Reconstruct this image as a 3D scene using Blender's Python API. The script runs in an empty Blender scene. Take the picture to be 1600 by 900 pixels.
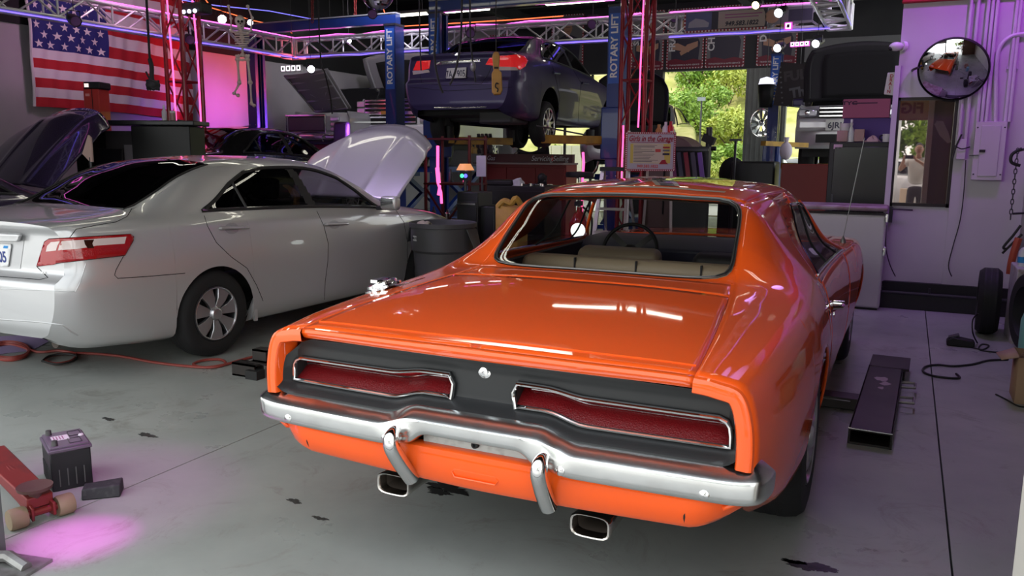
import bpy, bmesh, math, random
from math import *
from mathutils import Vector as V, Matrix, Euler, noise
from mathutils.bvhtree import BVHTree
random.seed(7)
S = bpy.context.scene
COL = S.collection
# ---------------------------------------------------------------- camera
CAMF, CAMH = 1276.8, 1.511
_y, _p, _r = radians(25.58), radians(9.32), radians(0.438)
FW = V((-sin(_y)*cos(_p), cos(_y)*cos(_p), -sin(_p)))
_rt = V((cos(_y), sin(_y), 0)); _up = _rt.cross(FW)
RT = _rt*cos(_r) + _up*sin(_r); UP = _up*cos(_r) - _rt*sin(_r)
CAM = V((0, 0, CAMH))
cd = bpy.data.cameras.new('camera'); cd.sensor_width = 36; cd.lens = CAMF/1600*36; cd.clip_start = .02; cd.clip_end = 300
co = bpy.data.objects.new('camera', cd); COL.objects.link(co)
mm = Matrix((RT, UP, -FW)).transposed().to_4x4(); mm.translation = CAM
co.matrix_world = mm; S.camera = co
# ---------------------------------------------------------------- exposure, sky, sun
S.view_settings.view_transform = 'Standard'; S.view_settings.look = 'None'
S.view_settings.gamma = 1; S.view_settings.use_curve_mapping = False
S.view_settings.exposure = 0.0
try:
    S.cycles.use_denoising = True
    S.cycles.max_bounces = 8; S.cycles.transparent_max_bounces = 12
    S.cycles.sample_clamp_indirect = 6; S.cycles.caustics_reflective = False; S.cycles.caustics_refractive = False
except Exception: pass
w = bpy.data.worlds.new('sky'); S.world = w; w.use_nodes = True
nt = w.node_tree; bg = nt.nodes['Background']
tc = nt.nodes.new('ShaderNodeTexCoord'); sp = nt.nodes.new('ShaderNodeSeparateXYZ'); cr = nt.nodes.new('ShaderNodeValToRGB')
nt.links.new(tc.outputs['Generated'], sp.inputs[0]); nt.links.new(sp.outputs['Z'], cr.inputs[0]); nt.links.new(cr.outputs[0], bg.inputs['Color'])
cr.color_ramp.elements[0].position = 0.0; cr.color_ramp.elements[0].color = (.97, .98, .95, 1)
cr.color_ramp.elements[1].position = .8; cr.color_ramp.elements[1].color = (.80, .88, .95, 1)
bg.inputs['Strength'].default_value = 2.9
def lamp(kind, name, loc, energy, color=(1, 1, 1), size=.1, target=None, spot=None, size_y=None, blend=.4):
    d = bpy.data.lights.new(name, kind); d.energy = energy; d.color = color
    if kind == 'AREA':
        d.size = size
        if size_y: d.shape = 'RECTANGLE'; d.size_y = size_y
    elif kind == 'SUN': d.angle = size
    else: d.shadow_soft_size = size
    if kind == 'SPOT': d.spot_size = radians(spot or 60); d.spot_blend = blend
    o = bpy.data.objects.new(name, d); COL.objects.link(o); o.location = loc
    if target is not None: o.rotation_euler = (V(target)-V(loc)).to_track_quat('-Z', 'Y').to_euler()
    return o
lamp('SUN', 'sun', (-20, 10, 40), 2.6, (1, .95, .86), .01, target=(-20+16, 10-3, 40-38))
VIO, MAG, RED, COOL, WARM = (.50, .12, 1), (1, .10, .75), (1, .08, .12), (.85, .92, 1), (1, .93, .78)
lamp('SPOT', 'violet_wash_wall', (1.0, 7.7, 3.9), 120, (.58, .07, 1), .15, (.6, 9.2, 3.0), 105, blend=1)
lamp('SPOT', 'violet_wash_floor', (-.2, 8.6, 4.6), 190, (.58, .34, 1), .4, (.5, 7.4, 0), 100, blend=.9)
lamp('SPOT', 'violet_wash_left', (-9.3, 12.8, 2.0), 420, VIO, .12, (-12, 11.9, 1.5), 74, blend=.8)
lamp('SPOT', 'red_wash_left', (-9.2, 12.75, 2.75), 380, RED, .12, (-12, 11.9, 3.05), 62, blend=.8)
lamp('SPOT', 'rose_wash_flag', (-9.4, 8.6, 4.6), 130, (1, .5, .85), .2, (-12, 9.6, 2.9), 100, blend=.8)
lamp('SPOT', 'magenta_spot_front', (-2.3, 2.9, 4.6), 1500, (1, .06, .95), .02, (-2.84, 1.98, 0), 6.5, blend=1)
lamp('SPOT', 'magenta_wash_battery', (-2.4, 3.2, 4.6), 260, (1, .1, .95), .05, (-3.2, 2.25, .1), 20, blend=.8)
lamp('SPOT', 'violet_side_sedan', (.0, 10.4, 3.4), 1500, (.55, .42, 1), .3, (-4.6, 11.6, 2.4), 34, blend=.8)
lamp('SPOT', 'pickup_fill', (-7.2, 11.2, 4.7), 330, (.92, .86, 1), .2, (-10.2, 15.0, 2.3), 80, blend=.8)  # fill spot added to lift the pickups and wall, no fitting there
lamp('SPOT', 'suv_fill', (-.7, 10.9, 4.4), 110, (.80, .58, 1), .2, (-.9, 14.2, 2.1), 70, blend=.8)  # added spot brightening the dark front of the suv, no fitting there
lamp('SPOT', 'poster_fill', (-4.4, 16.5, 4.7), 60, (1, .85, .95), .2, (-4.6, 20.6, 4.3), 110, blend=.8)  # spot added to brighten the posters, without a fitting
lamp('SPOT', 'ball_fill', (-4.2, 6.5, 4.4), 120, (.75, .85, 1), .03, (-5.3, 7.8, 3.3), 16)  # added spot that makes the mirror ball sparkle
lamp('SPOT', 'lilac_wash_hood', (-6.4, 4.6, 4.7), 420, (.70, .52, 1), .5, (-5.4, 7.6, 1.3), 70, blend=.9)
# ---------------------------------------------------------------- pixel helpers (a photo pixel to a point in the place)
def ray(px, py): return FW + RT*((px-800)/CAMF) - UP*((py-450)/CAMF)
def onz(px, py, z=0.): d = ray(px, py); return CAM + d*((z-CAMH)/d.z)
def onx(px, py, x): d = ray(px, py); return CAM + d*(x/d.x)
def ony(px, py, y): d = ray(px, py); return CAM + d*(y/d.y)
def atd(px, py, d): return CAM + ray(px, py)*d
# ---------------------------------------------------------------- materials
MATS = {}
def mat(name, base=(.5, .5, .5), rough=.5, metal=0., coat=0., emit=None, es=0., alpha=1., trans=0., noise=None, bump=None, ior=1.45, spec=.5, sheen=0):
    if name in MATS: return MATS[name]
    m = bpy.data.materials.new(name); m.use_nodes = True; n = m.node_tree; b = n.nodes['Principled BSDF']
    I = b.inputs; I['Base Color'].default_value = (*base, 1); I['Roughness'].default_value = rough; I['Metallic'].default_value = metal
    I['Coat Weight'].default_value = coat; I['Coat Roughness'].default_value = .03; I['IOR'].default_value = ior
    I['Specular IOR Level'].default_value = spec; I['Transmission Weight'].default_value = trans; I['Alpha'].default_value = alpha
    if sheen: I['Sheen Weight'].default_value = sheen
    if emit: I['Emission Color'].default_value = (*emit, 1); I['Emission Strength'].default_value = es
    if noise or bump:
        t = n.nodes.new('ShaderNodeTexCoord')
    if noise:      # (scale, second colour, contrast low, high, detail)
        sc, c2, lo, hi = noise[:4]
        x = n.nodes.new('ShaderNodeTexNoise'); x.inputs['Scale'].default_value = sc; x.inputs['Detail'].default_value = noise[4] if len(noise) > 4 else 6
        n.links.new(t.outputs['Object'], x.inputs['Vector'])
        r = n.nodes.new('ShaderNodeValToRGB'); r.color_ramp.elements[0].position = lo; r.color_ramp.elements[1].position = hi
        r.color_ramp.elements[0].color = (*base, 1); r.color_ramp.elements[1].color = (*c2, 1)
        n.links.new(x.outputs['Fac'], r.inputs[0]); n.links.new(r.outputs[0], I['Base Color'])
    if bump:       # (scale, strength)
        x = n.nodes.new('ShaderNodeTexNoise'); x.inputs['Scale'].default_value = bump[0]; x.inputs['Detail'].default_value = 4
        n.links.new(t.outputs['Object'], x.inputs['Vector'])
        q = n.nodes.new('ShaderNodeBump'); q.inputs['Strength'].default_value = bump[1]; q.inputs['Distance'].default_value = .01
        n.links.new(x.outputs['Fac'], q.inputs['Height']); n.links.new(q.outputs[0], I['Normal'])
    MATS[name] = m; return m
def tint_glass(name, tint=(.1, .1, .11), refl=1., rough=.0):
    """thin window glass: clear tint seen through, fresnel mirror on top"""
    if name in MATS: return MATS[name]
    m = bpy.data.materials.new(name); m.use_nodes = True; n = m.node_tree; n.nodes.clear()
    o = n.nodes.new('ShaderNodeOutputMaterial'); a = n.nodes.new('ShaderNodeBsdfTransparent'); a.inputs[0].default_value = (*tint, 1)
    g = n.nodes.new('ShaderNodeBsdfGlossy'); g.inputs['Roughness'].default_value = rough; g.inputs[0].default_value = (refl, refl, refl, 1)
    f = n.nodes.new('ShaderNodeFresnel'); gm = n.nodes.new('ShaderNodeNewGeometry'); mr = n.nodes.new('ShaderNodeMapRange'); mr.inputs['To Min'].default_value = 1.5; mr.inputs['To Max'].default_value = 1/1.5; n.links.new(gm.outputs['Backfacing'], mr.inputs['Value']); n.links.new(mr.outputs[0], f.inputs[0]); x = n.nodes.new('ShaderNodeMixShader')
    n.links.new(f.outputs[0], x.inputs[0]); n.links.new(a.outputs[0], x.inputs[1]); n.links.new(g.outputs[0], x.inputs[2]); n.links.new(x.outputs[0], o.inputs[0])
    MATS[name] = m; return m
def glow(name, c, s): return mat(name, (.02, .02, .02), .5, emit=c, es=s)
# ---------------------------------------------------------------- mesh builder
MW = {}
class G:
    def __init__(s): s.v = []; s.f = []
    def add(s, vs, fs):
        k = len(s.v); s.v += [V(p) for p in vs]; s.f += [tuple(i+k for i in f) for f in fs]; return s
    def box(s, c, d, rot=None):
        hx, hy, hz = d[0]/2, d[1]/2, d[2]/2
        vs = [V((x, y, z)) for x in (-hx, hx) for y in (-hy, hy) for z in (-hz, hz)]
        if rot is not None:
            R = rot if isinstance(rot, Matrix) else Euler(rot).to_matrix()
            vs = [R @ p for p in vs]
        c = V(c)
        return s.add([p+c for p in vs], [(0, 1, 3, 2), (4, 6, 7, 5), (0, 4, 5, 1), (2, 3, 7, 6), (0, 2, 6, 4), (1, 5, 7, 3)])
    def bar(s, a, b, w, h, up=(0, 0, 1)):
        """box beam from a to b, w across, h along up"""
        a, b = V(a), V(b); d = (b-a); L = d.length; d.normalize(); u = V(up)
        if abs(d.dot(u)) > .98: u = V((0, 1, 0))
        x = d.cross(u).normalized(); u = x.cross(d)
        R = Matrix((d, x, u)).transposed()
        return s.box((a+b)/2, (L, w, h), R)
    def grid(s, P, cu=False, cv=False, flip=False):
        n, m = len(P), len(P[0]); k = len(s.v)
        for r in P: s.v += [V(p) for p in r]
        for i in range(n if cu else n-1):
            for j in range(m if cv else m-1):
                a, b, c, d = i*m+j, i*m+(j+1) % m, ((i+1) % n)*m+(j+1) % m, ((i+1) % n)*m+j
                s.f.append(tuple(k+q for q in ((d, c, b, a) if flip else (a, b, c, d))))
        return s
    def ring(s, c, x, y, r, n, ph=0): return [V(c)+V(x)*(r*cos(2*pi*i/n+ph))+V(y)*(r*sin(2*pi*i/n+ph)) for i in range(n)]
    def cyl(s, a, b, r, r2=None, n=16, cap=True):
        a, b = V(a), V(b); d = (b-a).normalized(); x = d.orthogonal().normalized(); y = d.cross(x); r2 = r if r2 is None else r2
        k = len(s.v); s.grid([s.ring(a, x, y, r, n), s.ring(b, x, y, r2, n)], cv=True)
        if cap: s.f.append(tuple(k+i for i in reversed(range(n)))); s.f.append(tuple(k+n+i for i in range(n)))
        return s
    def tube(s, pts, r, n=8, closed=False, cap=True, radii=None):
        pts = [V(p) for p in pts]; m = len(pts); R = []; prev = None
        for i, p in enumerate(pts):
            a = pts[(i-1) % m] if (closed or i) else p; b = pts[(i+1) % m] if (closed or i < m-1) else p
            d = (b-a).normalized()
            if prev is None: x = d.orthogonal().normalized()
            else:
                x = prev-d*prev.dot(d)
                x = x.normalized() if x.length > 1e-6 else d.orthogonal().normalized()
            prev = x; R.append(s.ring(p, x, d.cross(x), radii[i] if radii else r, n))
        k = len(s.v); s.grid(R, cu=closed, cv=True, flip=False)
        if cap and not closed: s.f.append(tuple(k+i for i in reversed(range(n)))); s.f.append(tuple(k+(m-1)*n+i for i in range(n)))
        return s
    def lathe(s, prof, c=(0, 0, 0), axis=(0, 0, 1), n=32, cap=False):
        """prof: (radius, height along axis)"""
        ax = V(axis).normalized(); x = ax.orthogonal().normalized(); y = ax.cross(x); k = len(s.v)
        s.grid([s.ring(V(c)+ax*h, x, y, max(r, 1e-4), n) for r, h in prof], cv=True)
        if cap: s.f.append(tuple(k+i for i in reversed(range(n)))); q = k+(len(prof)-1)*n; s.f.append(tuple(q+i for i in range(n)))
        return s
    def prism(s, pts, d):
        """extrude polygon by vector d"""
        pts = [V(p) for p in pts]; n = len(pts); d = V(d); k = len(s.v)
        s.v += pts+[p+d for p in pts]; s.f.append(tuple(k+i for i in reversed(range(n)))); s.f.append(tuple(k+n+i for i in range(n)))
        for i in range(n): j = (i+1) % n; s.f.append((k+i, k+j, k+n+j, k+n+i))
        return s
    def sphere(s, c, r, n=16, m=10, sc=(1, 1, 1)):
        c = V(c)
        return s.grid([[c+V((r*sc[0]*max(sin(pi*i/m), 1e-3)*cos(2*pi*j/n), r*sc[1]*max(sin(pi*i/m), 1e-3)*sin(2*pi*j/n), -r*sc[2]*cos(pi*i/m))) for j in range(n)] for i in range(m+1)], cv=True)
    def xf(s, M):
        s.v = [M @ p for p in s.v]; return s
    def obj(s, name, m, parent=None, world=False, smooth=35, bevel=0, sub=0, solid=0, label=None, kind=None, wn=True, seg=2):
        me = bpy.data.meshes.new(name)
        vs = s.v
        if world and parent is not None and parent.name in MW: Q = MW[parent.name].inverted(); vs = [Q @ p for p in vs]
        me.from_pydata([tuple(p) for p in vs], [], s.f); me.materials.append(m)
        bm = bmesh.new(); bm.from_mesh(me); bmesh.ops.remove_doubles(bm, verts=bm.verts, dist=1e-5); bmesh.ops.recalc_face_normals(bm, faces=bm.faces); bm.to_mesh(me); bm.free()
        if smooth:
            me.polygons.foreach_set('use_smooth', [True]*len(me.polygons)); me.set_sharp_from_angle(angle=radians(smooth))
        o = bpy.data.objects.new(name, me); COL.objects.link(o)
        if parent is not None:
            o.parent = parent
            if parent.name in MW: MW[o.name] = MW[parent.name]
        if bevel: b = o.modifiers.new('b', 'BEVEL'); b.width = bevel; b.segments = seg; b.limit_method = 'ANGLE'; b.angle_limit = radians(40)
        if sub: b = o.modifiers.new('s', 'SUBSURF'); b.levels = b.render_levels = sub
        if solid: b = o.modifiers.new('t', 'SOLIDIFY'); b.thickness = solid; b.offset = -1
        if label: o['label'] = label
        if kind: o['kind'] = kind
        return o
def tag(o, label, cat, group=None):
    o['label'] = label; o['category'] = cat
    if group: o['group'] = group
    return o
def thing(name, label, cat, loc=(0, 0, 0), rz=0, group=None, rot=None):
    o = bpy.data.objects.new(name, None); COL.objects.link(o); o.empty_display_size = .1
    o.location = loc; e = Euler(rot if rot else (0, 0, rz)); o.rotation_euler = e
    MW[o.name] = Matrix.Translation(loc) @ e.to_matrix().to_4x4()
    return tag(o, label, cat, group)
def dup(root, loc, rz=0, label=None, group=None, rot=None):
    r = root.copy(); COL.objects.link(r); r.location = loc; r.rotation_euler = rot if rot else (0, 0, rz)
    if label: r['label'] = label
    if group: r['group'] = group
    for ch in list(root.children):
        c = ch.copy(); COL.objects.link(c); c.parent = r
        for g in ch.children: q = g.copy(); COL.objects.link(q); q.parent = c
    return r
def struct(o): o['kind'] = 'structure'; return o
def text(body, size, org, xd, ud, m, parent=None, name='lettering', world=True, bold=0., ext=.001, align='CENTER', shear=0, sx=1.):
    """flat lettering on a real surface: org = centre, xd = reading direction, ud = up"""
    c = bpy.data.curves.new(name, 'FONT'); c.body = body; c.size = size; c.align_x = align; c.align_y = 'CENTER'; c.extrude = ext; c.offset = bold; c.shear = shear
    c.materials.append(m); c.resolution_u = 3
    o = bpy.data.objects.new(name, c); COL.objects.link(o)
    xd = V(xd).normalized(); z = xd.cross(V(ud)).normalized(); ud = z.cross(xd)
    M = Matrix((xd*sx, ud, z)).transposed().to_4x4(); M.translation = V(org)
    if parent is not None:
        o.parent = parent
        if world and parent.name in MW: M = MW[parent.name].inverted() @ M
    o.matrix_local = M
    return o
def lerp(a, b, t): return a+(b-a)*t
def lin(n, a=0., b=1.): return [a+(b-a)*i/(n-1) for i in range(n)]
def interp(x, xs, ys):
    if x <= xs[0]: return ys[0]
    for i in range(len(xs)-1):
        if x <= xs[i+1]: t = (x-xs[i])/(xs[i+1]-xs[i]); return ys[i]+(ys[i+1]-ys[i])*t
    return ys[-1]
def cr(p, n=8, closed=False):
    """catmull-rom through points"""
    p = [V(q) for q in p]; m = len(p); out = []
    for i in range(m if closed else m-1):
        a, b, c, d = (p[(i-1) % m], p[i], p[(i+1) % m], p[(i+2) % m]) if closed else (p[max(i-1, 0)], p[i], p[i+1], p[min(i+2, m-1)])
        for k in range(n):
            t = k/n; out.append(.5*((2*b)+(c-a)*t+(2*a-5*b+4*c-d)*t*t+(3*b-a-3*c+d)*t**3))
    if not closed: out.append(p[-1])
    return out
def smooth(a, b, t): t = min(max((t-a)/(b-a), 0), 1); return t*t*(3-2*t)
# ---------------------------------------------------------------- car bodies: lofted sections
def pchip(xs, ys):
    n = len(xs); h = [xs[i+1]-xs[i] for i in range(n-1)]; d = [(ys[i+1]-ys[i])/h[i] for i in range(n-1)]; m = [0.]*n
    m[0] = d[0]; m[-1] = d[-1]
    for i in range(1, n-1):
        if d[i-1]*d[i] > 0: w1 = 2*h[i]+h[i-1]; w2 = h[i]+2*h[i-1]; m[i] = (w1+w2)/(w1/d[i-1]+w2/d[i])
    def f(x):
        x = min(max(x, xs[0]), xs[-1]); i = 0
        while i < n-2 and x > xs[i+1]: i += 1
        t = (x-xs[i])/h[i]
        return (2*t**3-3*t*t+1)*ys[i]+(t**3-2*t*t+t)*h[i]*m[i]+(-2*t**3+3*t*t)*ys[i+1]+(t**3-t*t)*h[i]*m[i+1]
    return f
class Loft:
    """st: [(y, [(x,z) rows from rocker to centre])]; arches: [(yc, zc, r)]; bulge(x,z,y)->dy"""
    def __init__(s, st, arches=(), bulge=None):
        ys = [a[0] for a in st]; s.n = len(st[0][1]); s.y0, s.y1 = ys[0], ys[-1]
        s.fx = [pchip(ys, [a[1][k][0] for a in st]) for k in range(s.n)]; s.fz = [pchip(ys, [a[1][k][1] for a in st]) for k in range(s.n)]
        s.arch = arches; s.bulge = bulge; s.c = {}
    def rows(s, y):
        k = round(y, 5)
        if k not in s.c: s.c[k] = [(s.fx[i](y), s.fz[i](y)) for i in range(s.n)]
        return s.c[k]
    def sec(s, y, t):
        R = s.rows(y); t = min(max(t, 0), s.n-1); i = min(int(t), s.n-2); u = t-i
        q = lambda j: R[j] if 0 <= j < s.n else ((2*R[0][0]-R[1][0], 2*R[0][1]-R[1][1]) if j < 0 else (-R[s.n-2][0], R[s.n-2][1]))
        a, b, c, d = q(i-1), q(i), q(i+1), q(i+2); o = []
        def nd(p, r): return max((abs(p[0]-r[0])+abs(p[1]-r[1])), 1e-4)**.5
        t0 = nd(a, b); t1 = nd(b, c); t2 = nd(c, d)
        for k in (0, 1):
            m1 = (b[k]-a[k])/t0-(c[k]-a[k])/(t0+t1)+(c[k]-b[k])/t1; m2 = (c[k]-b[k])/t1-(d[k]-b[k])/(t1+t2)+(d[k]-c[k])/t2
            m1 *= t1; m2 *= t1
            o.append((2*u**3-3*u*u+1)*b[k]+(u**3-2*u*u+u)*m1+(-2*u**3+3*u*u)*c[k]+(u**3-u*u)*m2)
        return o
    def slo(s, y):
        """row parameter of the wheel arch edge at y"""
        best = 0.
        for yc, zc, r in s.arch:
            if abs(y-yc) < r:
                z = zc+sqrt(r*r-(y-yc)**2); lo, hi = 0., 4.
                for _ in range(22):
                    m = (lo+hi)/2
                    if s.sec(y, m)[1] < z: lo = m
                    else: hi = m
                best = max(best, lo)
        return best
    def P(s, y, t, side=1, off=0.):
        x, z = s.sec(y, t); dy = s.bulge(x, z, y) if s.bulge else 0
        return V((side*x, y+dy, z))
    def patch(s, g, side, ny, ns, quad=None, y0=None, y1=None, s0=0., s1=None, arch=False, ys=None):
        """quad: four (y,row) corners: rear-low, front-low, front-high, rear-high"""
        P = []
        if quad is None: quad = ((y0, s0), (y1, s0), (y1, s1), (y0, s1))
        a, b, c, d = quad
        us = lin(ny+1) if ys is None else [(q-a[0])/(b[0]-a[0]) for q in ys]
        for u in us:
            lo = (lerp(a[0], b[0], u), lerp(a[1], b[1], u)); hi = (lerp(d[0], c[0], u), lerp(d[1], c[1], u)); r = []
            l1 = max(lo[1], s.slo(lo[0])) if arch else lo[1]
            for j in range(ns+1):
                v = j/ns; r.append(s.P(lerp(lo[0], hi[0], v), lerp(l1, hi[1], v), side))
            P.append(r)
        g.grid(P, flip=side < 0); return g
    def ylist(s, y0, y1, step=.06):
        ys = set()
        n = max(2, int((y1-y0)/step))
        for i in range(n+1): ys.add(round(lerp(y0, y1, i/n), 4))
        for yc, zc, r in s.arch:
            for k in range(25):
                q = yc-r*cos(pi*k/24)
                if y0 < q < y1: ys.add(round(q, 4))
            for q in (yc-r-.0005, yc+r+.0005):
                if y0 < q < y1: ys.add(round(q, 4))
        ys = sorted(ys); out = [ys[0]]
        for q in ys[1:]:
            if q-out[-1] > .0004: out.append(q)
        out[-1] = y1
        return out
    def edge(s, side, path, n=40, off=.0):
        """polyline on the surface through (y,row) points"""
        o = []
        for i in range(len(path)-1):
            for k in range(n if i == len(path)-2 else n-1):
                t = k/(n-1); o.append(s.P(lerp(path[i][0], path[i+1][0], t), lerp(path[i][1], path[i+1][1], t), side))
        return o
def bvh_of(objs):
    """one ray target in world space from some mesh objects"""
    v = []; f = []
    for o in objs:
        M = MW.get(o.name, Matrix()); k = len(v); v += [M @ p.co for p in o.data.vertices]; f += [tuple(i+k for i in p.vertices) for p in o.data.polygons]
    return BVHTree.FromPolygons(v, f)
def hit(bv, px, py):
    d = ray(px, py).normalized(); h = bv.ray_cast(CAM, d)
    if h[0] is None: return None, None
    n = h[1]
    if n.dot(d) > 0: n = -n
    return h[0], n
def drape(bv, pix, off=.004, thick=.006, res=5., inner=None):
    """outline in photo pixels laid on a real surface as a thin raised panel (triangulated inside)"""
    g = G(); xs = [p[0] for p in pix]; ys = [p[1] for p in pix]
    bm = bmesh.new()
    dense = []
    for i in range(len(pix)):
        a, b = pix[i], pix[(i+1) % len(pix)]; n = max(1, int(hypot(b[0]-a[0], b[1]-a[1])/res))
        for k in range(n): dense.append((lerp(a[0], b[0], k/n), lerp(a[1], b[1], k/n)))
    vs = [bm.verts.new((p[0], p[1], 0)) for p in dense]
    f = bm.faces.new(vs)
    bmesh.ops.triangulate(bm, faces=[f])
    for ax, lo, hi in ((0, min(xs), max(xs)), (1, min(ys), max(ys))):
        q = lo+res*1.5
        while q < hi:
            no = [0, 0, 0]; no[ax] = 1; c = [0, 0, 0]; c[ax] = q
            bmesh.ops.bisect_plane(bm, geom=bm.verts[:]+bm.edges[:]+bm.faces[:], plane_co=c, plane_no=no); q += res*1.5
    bm.verts.ensure_lookup_table(); bm.verts.index_update(); top = []; ok = True
    last = None
    for q in bm.verts:
        p, n = hit(bv, q.co.x, q.co.y)
        if p is None:
            p, n = last if last else (atd(q.co.x, q.co.y, 5), V((0, -1, 0)))
        last = (p, n); top.append(p+n*off)
    k = len(g.v); g.add(top, [tuple(w.index for w in fc.verts) for fc in bm.faces]); bm.free()
    return g
def trace(bv, pix, off=.002, step=6.):
    o = []
    for i in range(len(pix)-1):
        a, b = pix[i], pix[i+1]; n = max(1, int(hypot(b[0]-a[0], b[1]-a[1])/step))
        for k in range(n+(i == len(pix)-2)):
            p, q = hit(bv, lerp(a[0], b[0], k/n), lerp(a[1], b[1], k/n))
            if p is not None: o.append(p+q*off)
    return o
def wheel(root, y, x, R, wd, m, rimR, style='spokes', n=10, name='wheel', side=1, z=None, lab=None):
    """wheel at local (x,y): tyre, rim; outer face towards side*x"""
    ax = V((side, 0, 0)); c = V((x, y, R if z is None else z)); g = G()
    g.lathe([(rimR*.97, -wd), (R*.86, -wd), (R*.97, -wd*.86), (R, -wd*.72), (R, -wd*.28), (R*.97, -wd*.12), (R*.9, -.005), (R*.8, .002), (rimR*1.03, -.004), (rimR*.98, -.02)], c, ax, 40)
    t = g.obj(name, m['tyre'], root)
    if style == 'none': return t
    tg = G()
    for f in (.36, .5, .64): tg.lathe([(R*1.001, -wd*f-.006), (R*1.003, -wd*f-.004), (R*1.003, -wd*f+.004), (R*1.001, -wd*f+.006)], c, ax, 40)
    tg.obj('tread_groove', m['black'], t)
    g = G(); g.lathe([(rimR, -wd*.9), (rimR*.98, -.02), (rimR*1.01, -.004), (rimR*.97, .0), (rimR*.92, -.012), (rimR*.9, -.05), (rimR*.88, -wd*.6)], c, ax, 40)
    g.lathe([(rimR*.9, -wd*.62), (.01, -wd*.62)], c, ax, 24)
    rim = g.obj('rim', m['rimdark'] if style != 'plain' else m['rim'], t)
    g = G(); y_, z_ = V((0, 1, 0)), V((0, 0, 1))
    for i in range(n):
        a = 2*pi*i/n+.2; d = y_*cos(a)+z_*sin(a); q = ax.cross(d)
        w0, w1 = {'spokes': (.16, .10), 'cap': (.34, .27), 'mag': (.34, .26)}[style]
        w0 *= rimR; w1 *= rimR
        if style == 'cap': w0, w1 = .2*rimR, .60*rimR
        A = c+d*(rimR*.16)-ax*.02; B = c+d*(rimR*.93)-ax*.012
        top = [A-q*w0/2, A+q*w0/2, B+q*w1/2, B-q*w1/2]
        M_ = [(A+B)/2+q*((w0+w1)/4.4)+ax*.012, (A+B)/2-q*((w0+w1)/4.4)+ax*.012]
        top = [A-q*w0/2, A+q*w0/2, M_[0], B+q*w1/2, B-q*w1/2, M_[1]]
        g.prism(top, -ax*.03)
    g.lathe([(rimR*.98, -.03), (rimR*.99, -.004), (rimR*.93, .002), (rimR*.9, -.014)], c, ax, 40)
    g.lathe([(rimR*.26, -.04), (rimR*.25, -.006), (rimR*.19, .008), (rimR*.001, .01)], c, ax, 24)
    g.obj('spokes', m['rim'], t, bevel=.004)
    return t
# ---------------------------------------------------------------- the building
def concrete(name, c1, c2, c3, r0=.22, r1=.5, spec=.5):
    m = mat(name, c1, .4); n = m.node_tree; b = n.nodes['Principled BSDF']; L = n.links.new
    t = n.nodes.new('ShaderNodeTexCoord'); b.inputs['Specular IOR Level'].default_value = spec
    def noise_(s, d=8, rough=.6, dist=0):
        x = n.nodes.new('ShaderNodeTexNoise'); x.inputs['Scale'].default_value = s; x.inputs['Detail'].default_value = d; x.inputs['Roughness'].default_value = rough; x.inputs['Distortion'].default_value = dist
        L(t.outputs['Object'], x.inputs['Vector']); return x
    def ramp(x, lo, hi, a=(0, 0, 0, 1), b_=(1, 1, 1, 1)):
        r = n.nodes.new('ShaderNodeValToRGB'); r.color_ramp.elements[0].position = lo; r.color_ramp.elements[1].position = hi; r.color_ramp.elements[0].color = a; r.color_ramp.elements[1].color = b_
        L(x.outputs['Fac'], r.inputs[0]); return r
    def mix(f, a, b_):
        q = n.nodes.new('ShaderNodeMix'); q.data_type = 'RGBA'; L(f.outputs[0], q.inputs[0])
        for s_, k in ((a, 6), (b_, 7)):
            if isinstance(s_, tuple): q.inputs[k].default_value = (*s_, 1)
            else: L(s_.outputs[2], q.inputs[k])
        return q
    base = mix(ramp(noise_(.55, 6), .35, .68), c1, c2)
    scuff = mix(ramp(noise_(2.2, 14, .78, 1.2), .535, .70), base, c3)
    fleck = mix(ramp(noise_(60, 6, .7), .71, .76), scuff, tuple(.28*v for v in c1))
    L(fleck.outputs[2], b.inputs['Base Color'])
    rr = ramp(noise_(1.7, 8), .3, .7, (r0, r0, r0, 1), (r1, r1, r1, 1)); L(rr.outputs[0], b.inputs['Roughness'])
    q = n.nodes.new('ShaderNodeBump'); q.inputs['Strength'].default_value = .12; q.inputs['Distance'].default_value = .004; L(noise_(16, 8).outputs['Fac'], q.inputs['Height']); L(q.outputs[0], b.inputs['Normal'])
    return m
flm = concrete('sealed grey concrete', (.255, .268, .25), (.40, .41, .385), (.205, .19, .165))
g = G(); g.box((0, 5, -.16), (60, 60, .2)); fl = struct(g.obj('floor', mat('joint grit', (.05, .05, .048), .9)))
XB = [-12.0, -9.79, -6.44, -3.09, .26, 2.7]; YB = [1.55, 4.9, 9.2, 13.6, 20.6]
for i in range(len(XB)-1):
    for j in range(len(YB)-1):
        g = G(); e = .004; g.box(((XB[i]+XB[i+1])/2, (YB[j]+YB[j+1])/2, -.04), (XB[i+1]-XB[i]-e*2, YB[j+1]-YB[j]-(.001 if j != 1 else .002), .08))
        g.obj('slab', flm, fl)
g = G(); g.box((-5, -12.2, -.04), (60, 27.4, .08)); struct(g.obj('ground_apron', concrete('outdoor concrete', (.46, .45, .43), (.54, .53, .51), (.36, .35, .34), .6, .9)))
wm_white = mat('white painted wall', (.56, .54, .56), .55, noise=(1.5, (.50, .48, .51), .4, .7), bump=(40, .05))
wm_dark = mat('dark grey wall', (.035, .035, .04), .7, noise=(1.2, (.025, .025, .03), .4, .7))
wm_left = mat('pale wall', (.42, .40, .42), .65, noise=(1, (.36, .34, .36), .4, .7))
wm_grey = mat('corrugated grey wall', (.20, .21, .20), .6, noise=(2, (.15, .155, .15), .4, .7))
black_ceil = mat('black ceiling', (.010, .010, .012), .8); steel_d = mat('dark steel', (.06, .06, .065), .45, .6)
def wall(name, c, d, m): g = G(); g.box(c, d); return struct(g.obj(name, m))
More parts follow.
